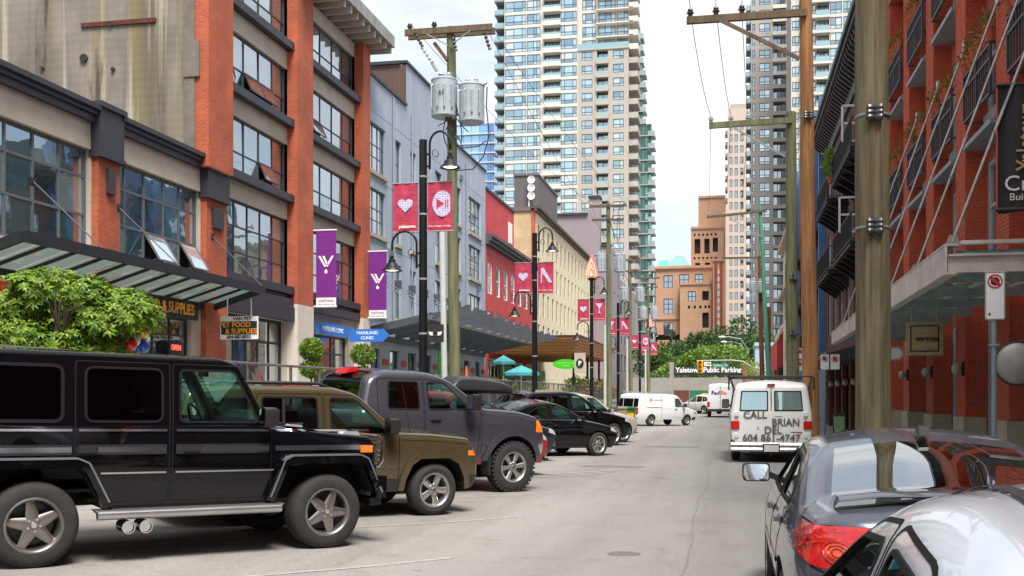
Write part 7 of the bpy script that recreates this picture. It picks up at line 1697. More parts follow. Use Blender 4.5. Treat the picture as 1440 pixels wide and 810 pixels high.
def lamp_head(par, x, y, z):
    MB().lathe([(.03, .30), (.05, .28), (.05, .2), (.10, .18), (.11, .10), (.16, .06), (.21, -.06), (.30, -.13), (.31, -.16), (.29, -.155), (.2, -.08), (.001, -.06)], 24, (x, y, z)).build('lamp_shade', mPOST, par, smooth=35)
    MB().lathe([(.001, -.16), (.12, -.155), (.2, -.13), (.22, -.1)], 20, (x, y, z)).build('lamp_bowl', mGLOW, par, smooth=True)
def arm(par, x, y, z, sd, w, h, low=False):
    P = [(x + sd * .1, y, z - h * .45)] + [(x + sd * (.2 + (w - .2) / 2 - (w - .2) / 2 * math.cos(a)), y, z + h * .25 + h * .42 * math.sin(a)) for a in np.linspace(0, math.pi, 13)] + [(x + sd * w, y, z + .05)]
    P = [(x + sd * .2, y, z - h * .55), (x + sd * .2, y, z)] + P[1:]
    MB().tube(P, .035, 8).build('curved_arm', mPOST, par, smooth=True)
    for zz in (z - h * .45, z - .05): MB().cyl((x, y, zz), (x + sd * .2, y, zz), .035, n=8).build('arm_bracket', mPOST, par)
    MB().tube([(x + sd * (.28 + .12 * (1 + math.cos(a)) * (1 - k / 24)), y, z - .02 + .15 * math.sin(a) * (1 - k / 24)) for k, a in enumerate(np.linspace(math.pi, 3.4 * math.pi, 16))], .012, 6).build('scroll', mPOST, par)
XLAMP = -8.8
lab = ['black twin arm lamp post with red banners in front of blue grey building', 'black twin arm lamp post with red banners before the red building', 'black lamp post topped by a pink neon flame sign', 'black lamp post with red banners beside wooden utility pole', 'black lamp post with red banners near the last transformers', 'black lamp post with neon flame beside the far green pole']
def lamp(i, y, flame=False, emb=('heart', 'disc'), banz=6.6, only=None):
    x = XLAMP; o = thing('street_lamp', lab[i], 'street lamp', (x, y, .26), group='black lamp posts along the left kerb')
    MB().cyl((x, y, .26), (x, y, 9.12), .125, .115, n=16).build('post', mPOST, o, smooth=30); MB().lathe([(.19, .26), (.19, .6), (.15, .75), (.12, .8)], 16, (x, y, 0)).build('base', mPOST, o, smooth=30)
    for z in (8.0, 6.9, 5.0, 3.4): MB().lathe([(.12, z), (.132, z + .01), (.132, z + .05), (.12, z + .06)], 14, (x, y, 0)).build('collar', mGREYM, o)
    arm(o, x, y, 8.75, 1, .82, .9); lamp_head(o, x + .82, y, 8.42)
    arm(o, x, y, 5.85, -1, .95, .9); lamp_head(o, x - .95, y, 5.45)
    if flame:
        fl = MB()
        for s, t in ((1, .025), (.66, .02), (.36, .02)):
            P = []
            for k in range(25):
                a = -math.pi / 2 + 2 * math.pi * k / 24; r = .42 * s; xx = r * math.cos(a); zz = r * .62 * math.sin(a)
                if math.sin(a) > 0: xx *= (1 - math.sin(a)) ** .55 if math.sin(a) < .999 else 0; zz = s * 1.25 * math.sin(a)
                P.append((x + xx, y - .03, 9.55 + zz - (1 - s) * .05))
            fl.tube(P, t, 6)
        fl.build('neon_flame', M('neon red', (.85, .16, .08), .5, var=0, em=.5), o); MB().prism([(x + .4 * math.cos(a) * (1 if math.sin(a) < 0 else (1 - math.sin(a)) ** .55), y, 9.55 + (.25 if math.sin(a) < 0 else 1.2) * math.sin(a)) for a in np.linspace(-math.pi, math.pi, 24)[:-1]], (0, .02, 0)).build('flame_plate', M('flame plate', '#e0cbbb', .5), o)
        MB().lathe([(.1, 9.1), (.2, 9.16), (.24, 9.3), (.001, 9.32)], 14, (x, y, 0)).build('flame_cup', mPOST, o)
    for sd, e in zip((-1, 1), emb):
        x0, x1 = (x - .92, x - .16) if sd < 0 else (x + .14, x + .88); z0, z1 = banz - .02, banz + 1.42
        b_ = thing('street_banner', {'heart': 'red banner with white heart and yaletown lettering', 'disc': 'red brick print banner with white record disc emblem', 'shoe': 'red brick print banner with white high heel emblem', 'glass': 'red brick print banner with white cocktail glass emblem'}[e] + ' on ' + ['lamp post by blue grey building', 'lamp post by red building', 'flame topped lamp post', 'lamp post beside wooden pole', 'lamp post near last transformers', 'farthest lamp post'][i], 'banner', ((x0 + x1) / 2, y - .02, z0), group='banners on the lamp posts')
        m = MB(); n = 10
        for k in range(n + 1):
            xx = x0 + (x1 - x0) * k / n; dy = .012 * math.sin(k * 1.4 + i)
            m.v += [(xx, y + dy, z0), (xx, y + dy, z1)]
            if k: m.f.append((2 * k - 2, 2 * k, 2 * k + 1, 2 * k - 1))
        m.build('cloth', mBAN, b_, smooth=True)
        for z in (z0, z1): MB().cyl((x, y, z), (x + sd * .95, y, z), .018, n=6).build('banner_rod', mGREYM, b_)
        cx_, cz_, yy = (x0 + x1) / 2, banz + .78, y - .02
        if e == 'heart':
            P = []
            for k in range(28):
                t = 2 * math.pi * k / 28; P.append((cx_ + .0145 * 16 * math.sin(t) ** 3, yy, cz_ + .0145 * (13 * math.cos(t) - 5 * math.cos(2 * t) - 2 * math.cos(3 * t) - math.cos(4 * t))))
            MB().prism(P, (0, -.003, 0)).build('emblem', mBANW, b_)
        elif e == 'disc':
            q = np.linspace(R(38), R(322), 26); MB().prism([(cx_ + .08 + .30 * math.cos(a), yy, cz_ + .38 * math.sin(a)) for a in q], (0, -.003, 0)).build('emblem', mBANW, b_)
            MB().prism([(cx_ - .1, yy - .005, cz_ + .15), (cx_ + .14, yy - .005, cz_), (cx_ - .1, yy - .005, cz_ - .15)], (0, -.003, 0)).box(cx_ + .17, cx_ + .2, yy - .008, yy - .005, cz_ - .12, cz_ + .12).box(cx_ + .23, cx_ + .26, yy - .008, yy - .005, cz_ - .12, cz_ + .12).build('play_mark', M('banner red', '#b52338', .7, var=.1), b_)
        elif e == 'shoe':
            MB().prism([(cx_ - .22, yy, cz_ + .34), (cx_ - .1, yy, cz_ + .38), (cx_ + .05, yy, cz_ + .15), (cx_ + .28, yy, cz_ - .22), (cx_ + .3, yy, cz_ - .32), (cx_ + .14, yy, cz_ - .3), (cx_ - .08, yy, cz_ + .05), (cx_ - .16, yy, cz_ + .1), (cx_ - .18, yy, cz_ - .32), (cx_ - .22, yy, cz_ - .32)], (0, -.003, 0)).build('emblem', mBANW, b_)
        else:
            MB().prism([(cx_ - .24, yy, cz_ + .34), (cx_ + .24, yy, cz_ + .34), (cx_ + .03, yy, cz_ + .02), (cx_ + .03, yy, cz_ - .24), (cx_ + .14, yy, cz_ - .3), (cx_ - .14, yy, cz_ - .3), (cx_ - .03, yy, cz_ - .24), (cx_ - .03, yy, cz_ + .02)], (0, -.003, 0)).build('emblem', mBANW, b_)
        if sd < 0: text('lettering', 'yaletown', .14, mWHT, b_, (cx_ + .06, yy - .01, banz + .14), RYm, .002, font_bold=.003)
        else: text('lettering', 'Dine. Imagine. Indulge', .075, mWHT, b_, (cx_, yy - .01, banz + .13), RYm, .002)
    return o
lamp(0, 30.18, emb=('heart', 'disc'), banz=6.45); lamp(1, 48.56, emb=('heart', 'shoe'), banz=6.35); lamp(2, 69.4, True, ('heart', 'glass'), 6.5); lamp(3, 86.5, emb=('glass', 'shoe'), banz=6.5); lamp(4, 108, emb=('heart', 'disc'), banz=6.3); lamp(5, 121, True, emb=('disc', 'shoe'), banz=6.2)
# small winged shop sign on the first lamp post
o = thing('shop_sign', 'black square sign with white winged ring emblem on first lamp post', 'sign', (XLAMP + .35, 30.18, 2.9))
zz = atX(610, 470, XLAMP + .3).z
MB().box(XLAMP + .14, XLAMP + .62, 30.15, 30.21, zz - .24, zz + .28).build('board', mBLK, o)
cx_, yy = XLAMP + .38, 30.14
MB().tube([(cx_ + .065 * math.cos(a), yy, zz + .065 * math.sin(a)) for a in np.linspace(0, 2 * math.pi, 18)], .013, 5).build('ring', mCHR if 'mCHR' in globals() else mWHT, o)
for sd in (-1, 1): MB().prism([(cx_ + sd * .075, yy, zz + .05), (cx_ + sd * .21, yy, zz + .07), (cx_ + sd * .17, yy, zz - .03), (cx_ + sd * .075, yy, zz - .05)], (0, -.01, 0)).build('wing', mWHT, o)
# ================================================================== utility poles and wires
def wood_mat(name, c, c2, c3=None):
    m, t, b = nodes(name); N = t.nodes.new; K = t.links.new
    tcn = N('ShaderNodeTexCoord')
    def nz_(sc, st, d=6):
        mpn = N('ShaderNodeMapping'); mpn.inputs['Scale'].default_value = st; K(tcn.outputs['Object'], mpn.inputs[0]); n = N('ShaderNodeTexNoise'); n.inputs['Scale'].default_value = sc; n.inputs['Detail'].default_value = d; n.inputs['Roughness'].default_value = .65; K(mpn.outputs[0], n.inputs['Vector']); return n
    r = N('ShaderNodeValToRGB'); r.color_ramp.elements[0].position = .36; r.color_ramp.elements[1].position = .64; r.color_ramp.elements[0].color = (*lin(c2), 1); r.color_ramp.elements[1].color = (*lin(c), 1); K(nz_(14, (1, 1, .05)).outputs['Fac'], r.inputs[0])
    x = N('ShaderNodeMix'); x.data_type = 'RGBA'; q = N('ShaderNodeMapRange'); q.inputs[1].default_value = .5; q.inputs[2].default_value = .7; q.inputs[4].default_value = .55; K(nz_(1.3, (1, 1, .4)).outputs['Fac'], q.inputs[0]); K(q.outputs[0], x.inputs['Factor']); K(r.outputs[0], x.inputs['A']); x.inputs['B'].default_value = (*lin(c3 or c2), 1)
    K(x.outputs['Result'], b.inputs['Base Color']); b.inputs['Roughness'].default_value = .9
    bp = N('ShaderNodeBump'); bp.inputs['Strength'].default_value = .6; bp.inputs['Distance'].default_value = .02; K(nz_(22, (1, 1, .04)).outputs['Fac'], bp.inputs['Height']); K(bp.outputs[0], b.inputs['Normal'])
    _m[name] = m
    return m
mWG = wood_mat('green treated pole', '#7e7659', '#4c4531', '#74513a'); mWO = wood_mat('orange weathered pole', '#a97c50', '#80552f', '#6b4426'); mWM = wood_mat('mossy pole', '#767658', '#50533b', '#65614a'); mWR = wood_mat('red brown pole', '#7a4a30', '#5d3522', '#4e3226')
mARM = wood_mat('weathered crossarm', '#6e5c47', '#514334')
mPORC = M('porcelain', (.45, .45, .46), .3, coat=.5, var=.1); mPORD = M('dark insulator', (.05, .05, .055), .3, var=.1)
def insul(par, p, m=None, s=1.):
    MB().lathe([(.02 * s, 0), (.05 * s, .02), (.05 * s, .05), (.03 * s, .06), (.075 * s, .08), (.075 * s, .11), (.03 * s, .12), (.06 * s, .15), (.05 * s, .19), (.001, .2)], 10, p).build('insulator', m or mPORC, par, smooth=40)
def pole(label, x, y, top, r0, r1, mat, lean=0.):
    o = thing('utility_pole', label, 'utility pole', (x, y, 0), group='wooden utility poles')
    pts = [(x + lean * t * top + .012 * math.sin(t * 9), y, t * top) for t in np.linspace(0, 1, 9)]
    MB().tube(pts, list(np.linspace(r0, r1, 9)), 20).build('shaft', mat, o, smooth=40)
    return o
WIRES = []
XP = 1.8
# right side
Y1p = 14.3; p1 = pole('thick greenish wooden pole standing beside the aqua glass canopy', atX(1222, 300, 1.8).x, Y1p, 11.5, .225, .19, mWG)
p1.location.x += 0
def clamp(par, x, y, z, r):
    mb = MB(); mb.lathe([(r + .004, z - .02), (r + .02, z - .01), (r + .02, z + .01), (r + .004, z + .02)], 18, (x, y, 0)); mb.build('steel_band', mGREYM, par)
    for dz in (-.06, 0, .06): MB().lathe([(.03, -.1), (.05, -.08), (.05, -.04), (.03, 0), (.05, .04), (.05, .08), (.03, .1)], 8, (x, y - r - .04, z + dz), 'X').build('spool_insulator', mPORD, par, smooth=40)
for z in (atY(1220, 165, Y1p).z, atY(1220, 322, Y1p).z): clamp(p1, 1.8, Y1p, z, .205)
Y2p = atX(1130, 25, 1.8).y; top2 = atX(1128, 18, 1.8).z
p2 = pole('orange brown wooden pole with long crossarm behind the delivery van', 1.98, Y2p, top2 + .15, .21, .15, mWO, -.012)
mb = MB(); A0, A1 = atY(966, 33, Y2p), atY(1130, 22, Y2p); mb.beam((A0.x, Y2p - .2, A0.z), (A1.x + .06, Y2p - .2, A1.z), .12, .17); mb.build('crossarm', mARM, p2)
b0, b1 = atY(1012, 33, Y2p), atY(1124, 86, Y2p); MB().beam((b0.x, Y2p - .27, b0.z), (b1.x, Y2p - .18, b1.z), .05, .09).build('brace', mARM, p2)
I2 = []
for u in (971, 1007, 1043):
    p = Vector((atY(u, 20, Y2p).x, Y2p - .2, A0.z + (A1.z - A0.z) * (u - 966) / 164 + .09)); insul(p2, p, mPORD, 1.2); I2.append(p + Vector((0, 0, .2)))
clamp(p2, 1.9, Y2p, atY(1130, 165, Y2p).z, .17)
Y3p = atX(1112, 172, 1.8).y; top3 = atY(1108, 158, Y3p).z
p3 = pole('mossy green wooden pole with short crossarm and street light arm', 1.86, Y3p, top3, .2, .14, mWM, -.006)
A0, A1 = atY(997, 179, Y3p), atY(1113, 171, Y3p); MB().beam((A0.x, Y3p - .18, A0.z), (A1.x, Y3p - .18, A1.z), .11, .17).build('crossarm', mWM, p3)
b0, b1 = atY(1032, 182, Y3p), atY(1104, 222, Y3p); MB().beam((b0.x, Y3p - .2, b0.z), (b1.x, Y3p - .15, b1.z), .05, .05).build('brace', mGREYM, p3)
I3 = []
for u in (1000, 1028, 1052):
    p = Vector((atY(u, 170, Y3p).x, Y3p - .18, A0.z + .09)); insul(p3, p, mPORC, 1.1); I3.append(p + Vector((0, 0, .2)))
for v in (390, 468): clamp(p3, 1.86, Y3p, atY(1114, v, Y3p).z, .17)
Y4p = 72.; p4 = pole('slim green painted pole with long bare crossarm', atY(1084, 400, Y4p).x, Y4p, atY(1075, 290, Y4p).z, .17, .12, M('green painted wood', '#4f8a72', .8, var=.2, scale=2, stretch=(1, 1, .1)), -.05)
A0, A1 = atY(994, 306, Y4p), atY(1078, 297, Y4p); MB().beam((A0.x, Y4p - .15, A0.z), (A1.x, Y4p - .15, A1.z), .12, .16).build('crossarm', mARM, p4); b0, b1 = atY(1027, 308, Y4p), atY(1074, 335, Y4p); MB().beam((b0.x, Y4p - .15, b0.z), (b1.x, Y4p - .12, b1.z), .05, .05).build('brace', mGREYM, p4)
I4 = [Vector((atY(u, 300, Y4p).x, Y4p - .15, A0.z + .1)) for u in (996, 1018, 1040)]
for p in I4: insul(p4, p)
Y5p = 80.; p5 = pole('red brown wooden pole carrying two small grey transformers', atY(1073, 480, Y5p).x, Y5p, atY(1067, 360, Y5p).z, .19, .15, mWR, -.02)
pole('second red brown pole standing close behind its transformer neighbour', atY(1081, 480, Y5p + 1).x, Y5p + 1, atY(1076, 430, Y5p).z, .17, .14, mWR)
A0, A1 = atY(1016, 363, Y5p), atY(1070, 362, Y5p); MB().beam((A0.x, Y5p, A0.z), (A1.x, Y5p, A1.z), .12, .14).build('crossarm', mARM, p5)
mTR = M('transformer grey', '#a3abb0', .5, .2, var=.15, scale=4)
def transformer(label, x, y, z, r, h, group='pole transformers'):
    o = thing('transformer', label, 'transformer', (x, y, z), group=group)
    MB().lathe([(.001, 0), (r * .85, 0), (r, .04), (r, h - .04), (r * 1.03, h - .03), (r * 1.03, h), (r * .8, h + .06), (.001, h + .1)], 24, (x, y, z)).build('tank', mTR, o, smooth=35)
    for k in range(4):
        a = -math.pi / 2 + (k - 1.5) * .55; px, py = x + (r + .05) * math.cos(a), y + (r + .05) * math.sin(a)
        MB().tube([(x + r * .98 * math.cos(a), y + r * .98 * math.sin(a), z + h * .84), (px, py, z + h * .8), (px, py, z + h * .22), (x + r * .98 * math.cos(a), y + r * .98 * math.sin(a), z + h * .18)], .028, 6).build('cooling_fin', mTR, o)
    insul(o, (x - r * .3, y, z + h + .05), mPORC, 1.3); insul(o, (x + r * .35, y, z + h + .05), mPORC, 1.3)
    return o
for u, s in ((1058.5, 0), (1070.5, 0)): q = atY(u, 412, Y5p - .4); transformer('small grey transformer can on red brown pole', q.x, q.y, q.z, .26, .8)
q = atY(1059, 427, Y5p - .4); transformer('small grey transformer can hanging below its pair on red brown pole', q.x, q.y, q.z, .26, .75)
# left side
YLp = atX(640, 300, -8.8).y
def lpole(label, u, v, y, mat, arms=True, ntr=2, tv=None, r=.2):
    x = atY(u, 500, y).x; top = atY(u, v, y).z; lean = (atY(u - 6, v, y).x - x) / top * (1 if y < 40 else .3)
    o = pole(label, x, y, top, r, r * .72, mat, lean)
    return o, x, top, lean
oL, xL_, topL, lean = lpole('mossy leaning utility pole with heavy crossarm and two large transformers', 640, 38, YLp, mWM)
xt_ = xL_ + lean * topL
zc = atY(633, 45, YLp).z
for dz, dy in ((0, -.2), (-.0, .2)): MB().beam((atY(572, 45, YLp).x, YLp + dy, zc + dz), (atY(694, 45, YLp).x, YLp + dy, zc + dz), .11, .2).build('crossarm', mARM, oL)
for u0, u1 in ((603, 632), (664, 636)): MB().beam((atY(u0, 49, YLp).x, YLp - .28, zc - .1), (atY(u1, 66, YLp).x, YLp - .2, zc - .5), .03, .03).build('brace', mGREYM, oL)
IL = []
for u in (579, 613): p = Vector((atY(u, 40, YLp).x, YLp - .2, zc + .1)); insul(oL, p, mPORD, 1.3); IL.append(p + Vector((0, 0, .2)))
p = Vector((atY(690, 40, YLp).x, YLp - .2, zc + .1)); IL.append(p)
MB().beam((atY(612, 62, YLp).x, YLp - .1, atY(612, 62, YLp).z), (atY(630, 88, YLp).x, YLp - .1, atY(630, 86, YLp).z), .12, .12).build('knee_brace', mARM, oL)
for u0, v0, u1, v1 in ((588, 52, 598, 70), (598, 72, 612, 92), (612, 94, 618, 104), (640, 55, 645, 76), (685, 52, 692, 74)):
    a, b = atY(u0, v0, YLp), atY(u1, v1, YLp); MB().tube([a + (b - a) * t + Vector((0, -.35, 0)) for t in np.linspace(0, 1, 9)], [.03 if i % 2 else .065 for i in range(9)], 8).build('cutout_fuse', mPORC if v0 > 60 else mPORD, oL)
for u, lb in ((626, 'large grey transformer drum with stencilled number left of pole'), (664, 'large grey transformer drum right of the leaning pole')):
    q = atY(u, 167 if u < 640 else 175, YLp - .3); t_ = transformer(lb, q.x, q.y - .1, q.z, .42, 1.22, 'large pole transformers')
    if u < 640: text('lettering', '167', .2, mBLK, t_, (q.x - .03, q.y - .54, q.z + .72), RYm, .004)
MB().box(xt_ - .5, xt_ + .9, YLp - .3, YLp - .15, atY(640, 165, YLp).z, atY(640, 160, YLp).z).build('transformer_bracket', mGREYM, oL)
for k in range(7):
    a = atY(random.uniform(618, 650), random.uniform(125, 150), YLp - .5); b = atY(random.uniform(612, 668), random.uniform(176, 215), YLp - .4); c_ = (a + b) / 2 + Vector((random.uniform(-.5, .5), -.1, -random.uniform(.1, .6)))
    MB().tube([a * (1 - t) ** 2 + c_ * 2 * t * (1 - t) + b * t * t for t in np.linspace(0, 1, 10)], .018, 6).build('drip_cable', mBLK, oL)
MB().tube([atY(u, v, YLp - .5) for u, v in ((685, 122), (684, 150), (688, 190), (680, 220), (665, 238), (640, 240))], .02, 6).build('drip_cable', mBLK, oL); MB().tube([atY(u, v, YLp - .5) for u, v in ((620, 112), (618, 104), (626, 106), (650, 122), (672, 124), (685, 117))], .022, 6).build('drip_cable', mBLK, oL)
MB().tube([atY(u, v, YLp - .45) for u, v in ((640, 192), (648, 198), (650, 208), (672, 206), (684, 198))], .02, 6).build('drip_cable', mBLK, oL)
MB().cyl((xL_ - .3, YLp - .1, .26), (xL_ - .42, YLp - .1, atY(632, 318, YLp).z), .1, n=12).build('white_conduit', M('pale grey conduit', '#b9bcb8', .6, var=.08), oL)
lp = [('mossy utility pole with crossarm and paired transformers beyond flame lamp', 857, 285, 74, 845, 872, 377), ('green grey utility pole with transformers in front of glass tower', 887, 362, 92, 878, 900, 420), ('distant green utility pole with transformers', 912, 388, 112, 905, 920, 445)]
IP = [IL]
for lb, u, v, y, ua, ub, tv in lp:
    o, x, top, le = lpole(lb, u, v, y, mWM, r=.19); xt2 = x + le * top
    MB().beam((xt2 - 1.3, y - .15, top - .25), (xt2 + 1.3, y - .15, top - .25), .12, .16).build('crossarm', mARM, o); MB().beam((xt2 - 1.1, y - .15, top - 1.2), (xt2 + 1.1, y - .15, top - 1.2), .12, .14).build('crossarm', mARM, o)
    ip = []
    for dx in (-1.2, -.5, 1.2): insul(o, (xt2 + dx, y - .15, top - .17), mPORC, 1.2); ip.append(Vector((xt2 + dx, y - .15, top + .02)))
    IP.append(ip)
    MB().cyl((x - .3, y - .1, .2), (x - .3, y - .1, 6.5), .1, n=10).build('white_conduit', M('pale grey conduit', '#b9bcb8', .6, var=.08), o)
    for uu, ww in ((ua, 'left'), (ub, 'right')): q = atY(uu, tv, y - .3); transformer('grey transformer drum on ' + {74: 'pole beyond the flame lamp', 92: 'pole before the glass tower', 112: 'farthest left pole'}[y], q.x, q.y - .1, q.z - .3, .4, 1.2)
    for k in range(5):
        a = Vector((xt2 + random.uniform(-1, 1), y - .3, top - random.uniform(.3, 1.3))); b = Vector((x + random.uniform(-.8, .8), y - .4, top - random.uniform(2, 3.6))); c_ = (a + b) / 2 + Vector((random.uniform(-.4, .4), 0, -.5)); MB().tube([a * (1 - t) ** 2 + c_ * 2 * t * (1 - t) + b * t * t for t in np.linspace(0, 1, 8)], .02, 5).build('drip_cable', mBLK, o)
def wire(label, a, b, sag, r=.009, group='overhead wires'):
    a, b = Vector(a), Vector(b); o = MB().tube([a + (b - a) * t - Vector((0, 0, sag * 4 * t * (1 - t))) for t in np.linspace(0, 1, 22)], r, 5).build('overhead_wire', M('wire', (.06, .06, .065), .5, .3, var=0)); tag(o, label, 'wire', group)
mW = 0
I1 = [Vector((p.x + .25, -12, p.z + .6)) for p in I2]
for i in range(3):
    wire('overhead wire running past thick greenish pole to the long crossarm', I1[i], I2[i], .6); wire('overhead wire between long crossarm and mossy pole crossarm', I2[i], I3[i], .35); wire('overhead wire from mossy pole crossarm to slim green pole', I3[i], I4[i], .7)
for k in range(3):
    for i in (0, 2): wire(['overhead wire from leaning pole to pole beyond flame lamp', 'overhead wire between left poles before the glass tower', 'overhead wire to the farthest left pole'][k], IP[k][i], IP[k + 1][i], .5)
wire('overhead wire dropping from leaning pole crossarm across to tan tower', IL[2] - Vector((0, 0, .3)), (-6.9, 74, 11), .8)
# ================================================================== parking signs on posts
mSP = M('galvanised sign post', '#8b98a3', .45, .6, var=.15, scale=6); mSW = M('white sign face', (.72, .73, .72), .45, var=.05)
def nostop(par, x0, x1, z0, z1, y, arrow=True):
    q = rpoly_([(x0, z0), (x1, z0), (x1, z1), (x0, z1)], .03)
    MB().prism([(a, y, b) for a, b in q], (0, .006, 0)).build('sign_plate', mSW, par)
    q2 = rpoly_([(x0 + .008, z0 + .008), (x1 - .008, z0 + .008), (x1 - .008, z1 - .008), (x0 + .008, z1 - .008)], .025)
    w = x1 - x0; r = w * .38; cx, cz = (x0 + x1) / 2, z1 - w * .52
    MB().tube([(a, y - .002, b) for a, b in q2] + [(q2[0][0], y - .002, q2[0][1])], .003, 4).build('border', mBLK, par)
    MB().prism([(cx + r * .62 * math.cos(t), y - .004, cz + r * .62 * math.sin(t)) for t in np.linspace(0, 2 * math.pi, 9)[:-1] + .39], (0, .003, 0)).build('symbol', mBLK, par)
    n = 28; mb = MB()
    for k in range(n):
        a0, a1 = 2 * math.pi * k / n, 2 * math.pi * (k + 1) / n
        mb.quad(*[(cx + rr * math.cos(a), y - .006, cz + rr * math.sin(a)) for rr, a in ((r, a0), (r, a1), (r * .80, a1), (r * .80, a0))])
    d = .055 * w / .3; mb.add([(cx - r * .62 - d * .3, y - .006, cz + r * .62 - d * .3), (cx - r * .62 + d * .3, y - .006, cz + r * .62 + d * .3), (cx + r * .62 + d * .3, y - .006, cz - r * .62 + d * .3), (cx + r * .62 - d * .3, y - .006, cz - r * .62 - d * .3)], [(0, 1, 2, 3)])
    mb.build('prohibition_ring', M('sign red', '#c0242c', .45, var=.04), par)
    if arrow: ax, az, s = x0 + w * .25, z0 + w * .3, w * .10; MB().prism([(ax - s, y - .004, az), (ax, y - .004, az - s), (ax + s * .3, y - .004, az), (ax, y - .004, az + s)], (0, .003, 0)).build('arrow', mBLK, par)
def rpoly_(pts, r):
    out = []
    n = len(pts)
    for i in range(n):
        a, b, c = Vector(pts[i - 1]), Vector(pts[i]), Vector(pts[(i + 1) % n]); s, e = b + (a - b).normalized() * r, b + (c - b).normalized() * r
        for t in np.linspace(0, 1, 5): q = s * (1 - t) ** 2 + b * 2 * t * (1 - t) + e * t * t; out.append((q.x, q.y))
    return out
yS1 = atX(1398, 420, 3.1).y
o = thing('parking_sign', 'no stopping sign on grey post before the aqua canopy', 'sign', (3.1, yS1, .13))
a, b = atY(1384.5, 450, yS1), atY(1412.5, 382, yS1); nostop(o, a.x, b.x, a.z, b.z, yS1 - .03)
MB().cyl((3.1, yS1 + .01, .13), (3.1, yS1 + .01, b.z), .032, n=12).build('post', mSP, o, smooth=30)
for v in (485,): z = atY(1398, v, yS1).z; MB().box(3.05, 3.15, yS1 - .035, yS1 + .035, z - .012, z + .012).build('clamp', mGREYM, o)
yS2 = 33.; o = thing('parking_sign', 'pair of small parking signs on one post beyond the orange pole', 'sign', (atY(1160, 560, yS2).x, yS2, .13)); xs_ = atY(1160, 560, yS2).x
for ua, ub in ((1153.5, 1166), (1167.5, 1181)): a, b = atY(ua, 520, yS2), atY(ub, 498, yS2); nostop(o, a.x, b.x, a.z, b.z, yS2, False)
MB().cyl((xs_, yS2 + .04, .13), (xs_, yS2 + .04, 2.9), .035, n=10).build('post', mSP, o)
yS3 = 46.; o = thing('parking_sign', 'stacked parking signs on post behind the delivery van', 'sign', (atY(1124, 540, yS3).x, yS3, .13)); xs_ = atY(1126, 560, yS3).x
for ua, ub, va, vb in ((1119.5, 1130, 505, 489), (1119.5, 1129, 522, 507), (1130, 1136, 521, 507)): a, b = atY(ua, va, yS3), atY(ub, vb, yS3); nostop(o, a.x, b.x, a.z, b.z, yS3, False)
MB().cyl((xs_, yS3 + .04, .13), (xs_, yS3 + .04, 3.4), .035, n=10).build('post', mSP, o)
# convex mirror on the brick wall
yM = 15.2; c0 = atY(1431, 511, yM); o = thing('convex_mirror', 'round grey convex mirror on bracket at the red brick wall', 'mirror', (c0.x, yM, c0.z))
MB().lathe([(.001, -.07), (.1, -.062), (.2, -.03), (.27, .0), (.285, .02), (.27, .04), (.001, .04)], 32, c0, 'Y').build('dome', M('dull mirror', (.36, .34, .32), .5, .4, var=.2, scale=6), o, smooth=40)
MB().cyl(c0 + Vector((0, .04, 0)), (XR, yM + .1, c0.z), .025, n=8).build('bracket', mBLK, o); MB().lathe([(.285, .045), (.3, .03), (.3, .0), (.285, -.005)], 32, c0, 'Y').build('rim', mBLK, o)
o = thing('notice_board', 'leaning green and black notice board beside brick wall', 'board', (3.8, 30, .13)); a, b = atY(1172, 601, 31), atY(1190, 582, 31)
MB().prism([(a.x, 31, .13), (b.x, 31, .13), (b.x, 31.25, b.z), (a.x, 31.25, b.z)], (0, .03, 0)).build('board', mSIGNB, o); MB().prism([(a.x + .03, 31.06, .5), (b.x - .03, 31.06, .5), (b.x - .03, 31.22, b.z - .08), (a.x + .03, 31.22, b.z - .08)], (0, -.02, 0)).build('poster', M('green poster', '#7f9a6a', .6, var=.5, scale=9), o)
# ================================================================== dock railing, plants, patio
XRL = -11.15
mRL = M('brown grey rail', '#6a6060', .5, .3, var=.15)
def railing(label, y0, y1, xr=XRL, zt=2.38, bars=False):
    o = thing('dock_railing', label, 'railing', (xr, y0, 1.25)); n = max(1, int((y1 - y0) / 1.9))
    MB().cyl((xr, y0, zt), (xr, y1, zt), .035, n=8).build('top_rail', mRL, o); MB().cyl((xr, y0, zt - .55), (xr, y1, zt - .55), .022, n=8).build('mid_rail', mRL, o)
    for i in range(n + 1): y = y0 + (y1 - y0) * i / n; MB().box(xr - .03, xr + .03, y - .03, y + .03, 1.22, zt).build('post', mRL, o)
    if bars:
        for i in range(int((y1 - y0) / .35)): MB().cyl((xr, y0 + i * .35, 1.25), (xr, y0 + i * .35, zt), .012, n=5).build('baluster', mRL, o)
railing('steel pipe railing along the dock behind the parked off-roader', 14, 34); railing('dark railing with balusters around the patio', 36, 76, bars=True); railing('dark railing along the dock past the wooden canopy', 78, 110, bars=True)
mRHO = leaf_mat('rhododendron leaves', (.055, .16, .012), (.25, .34, .03))
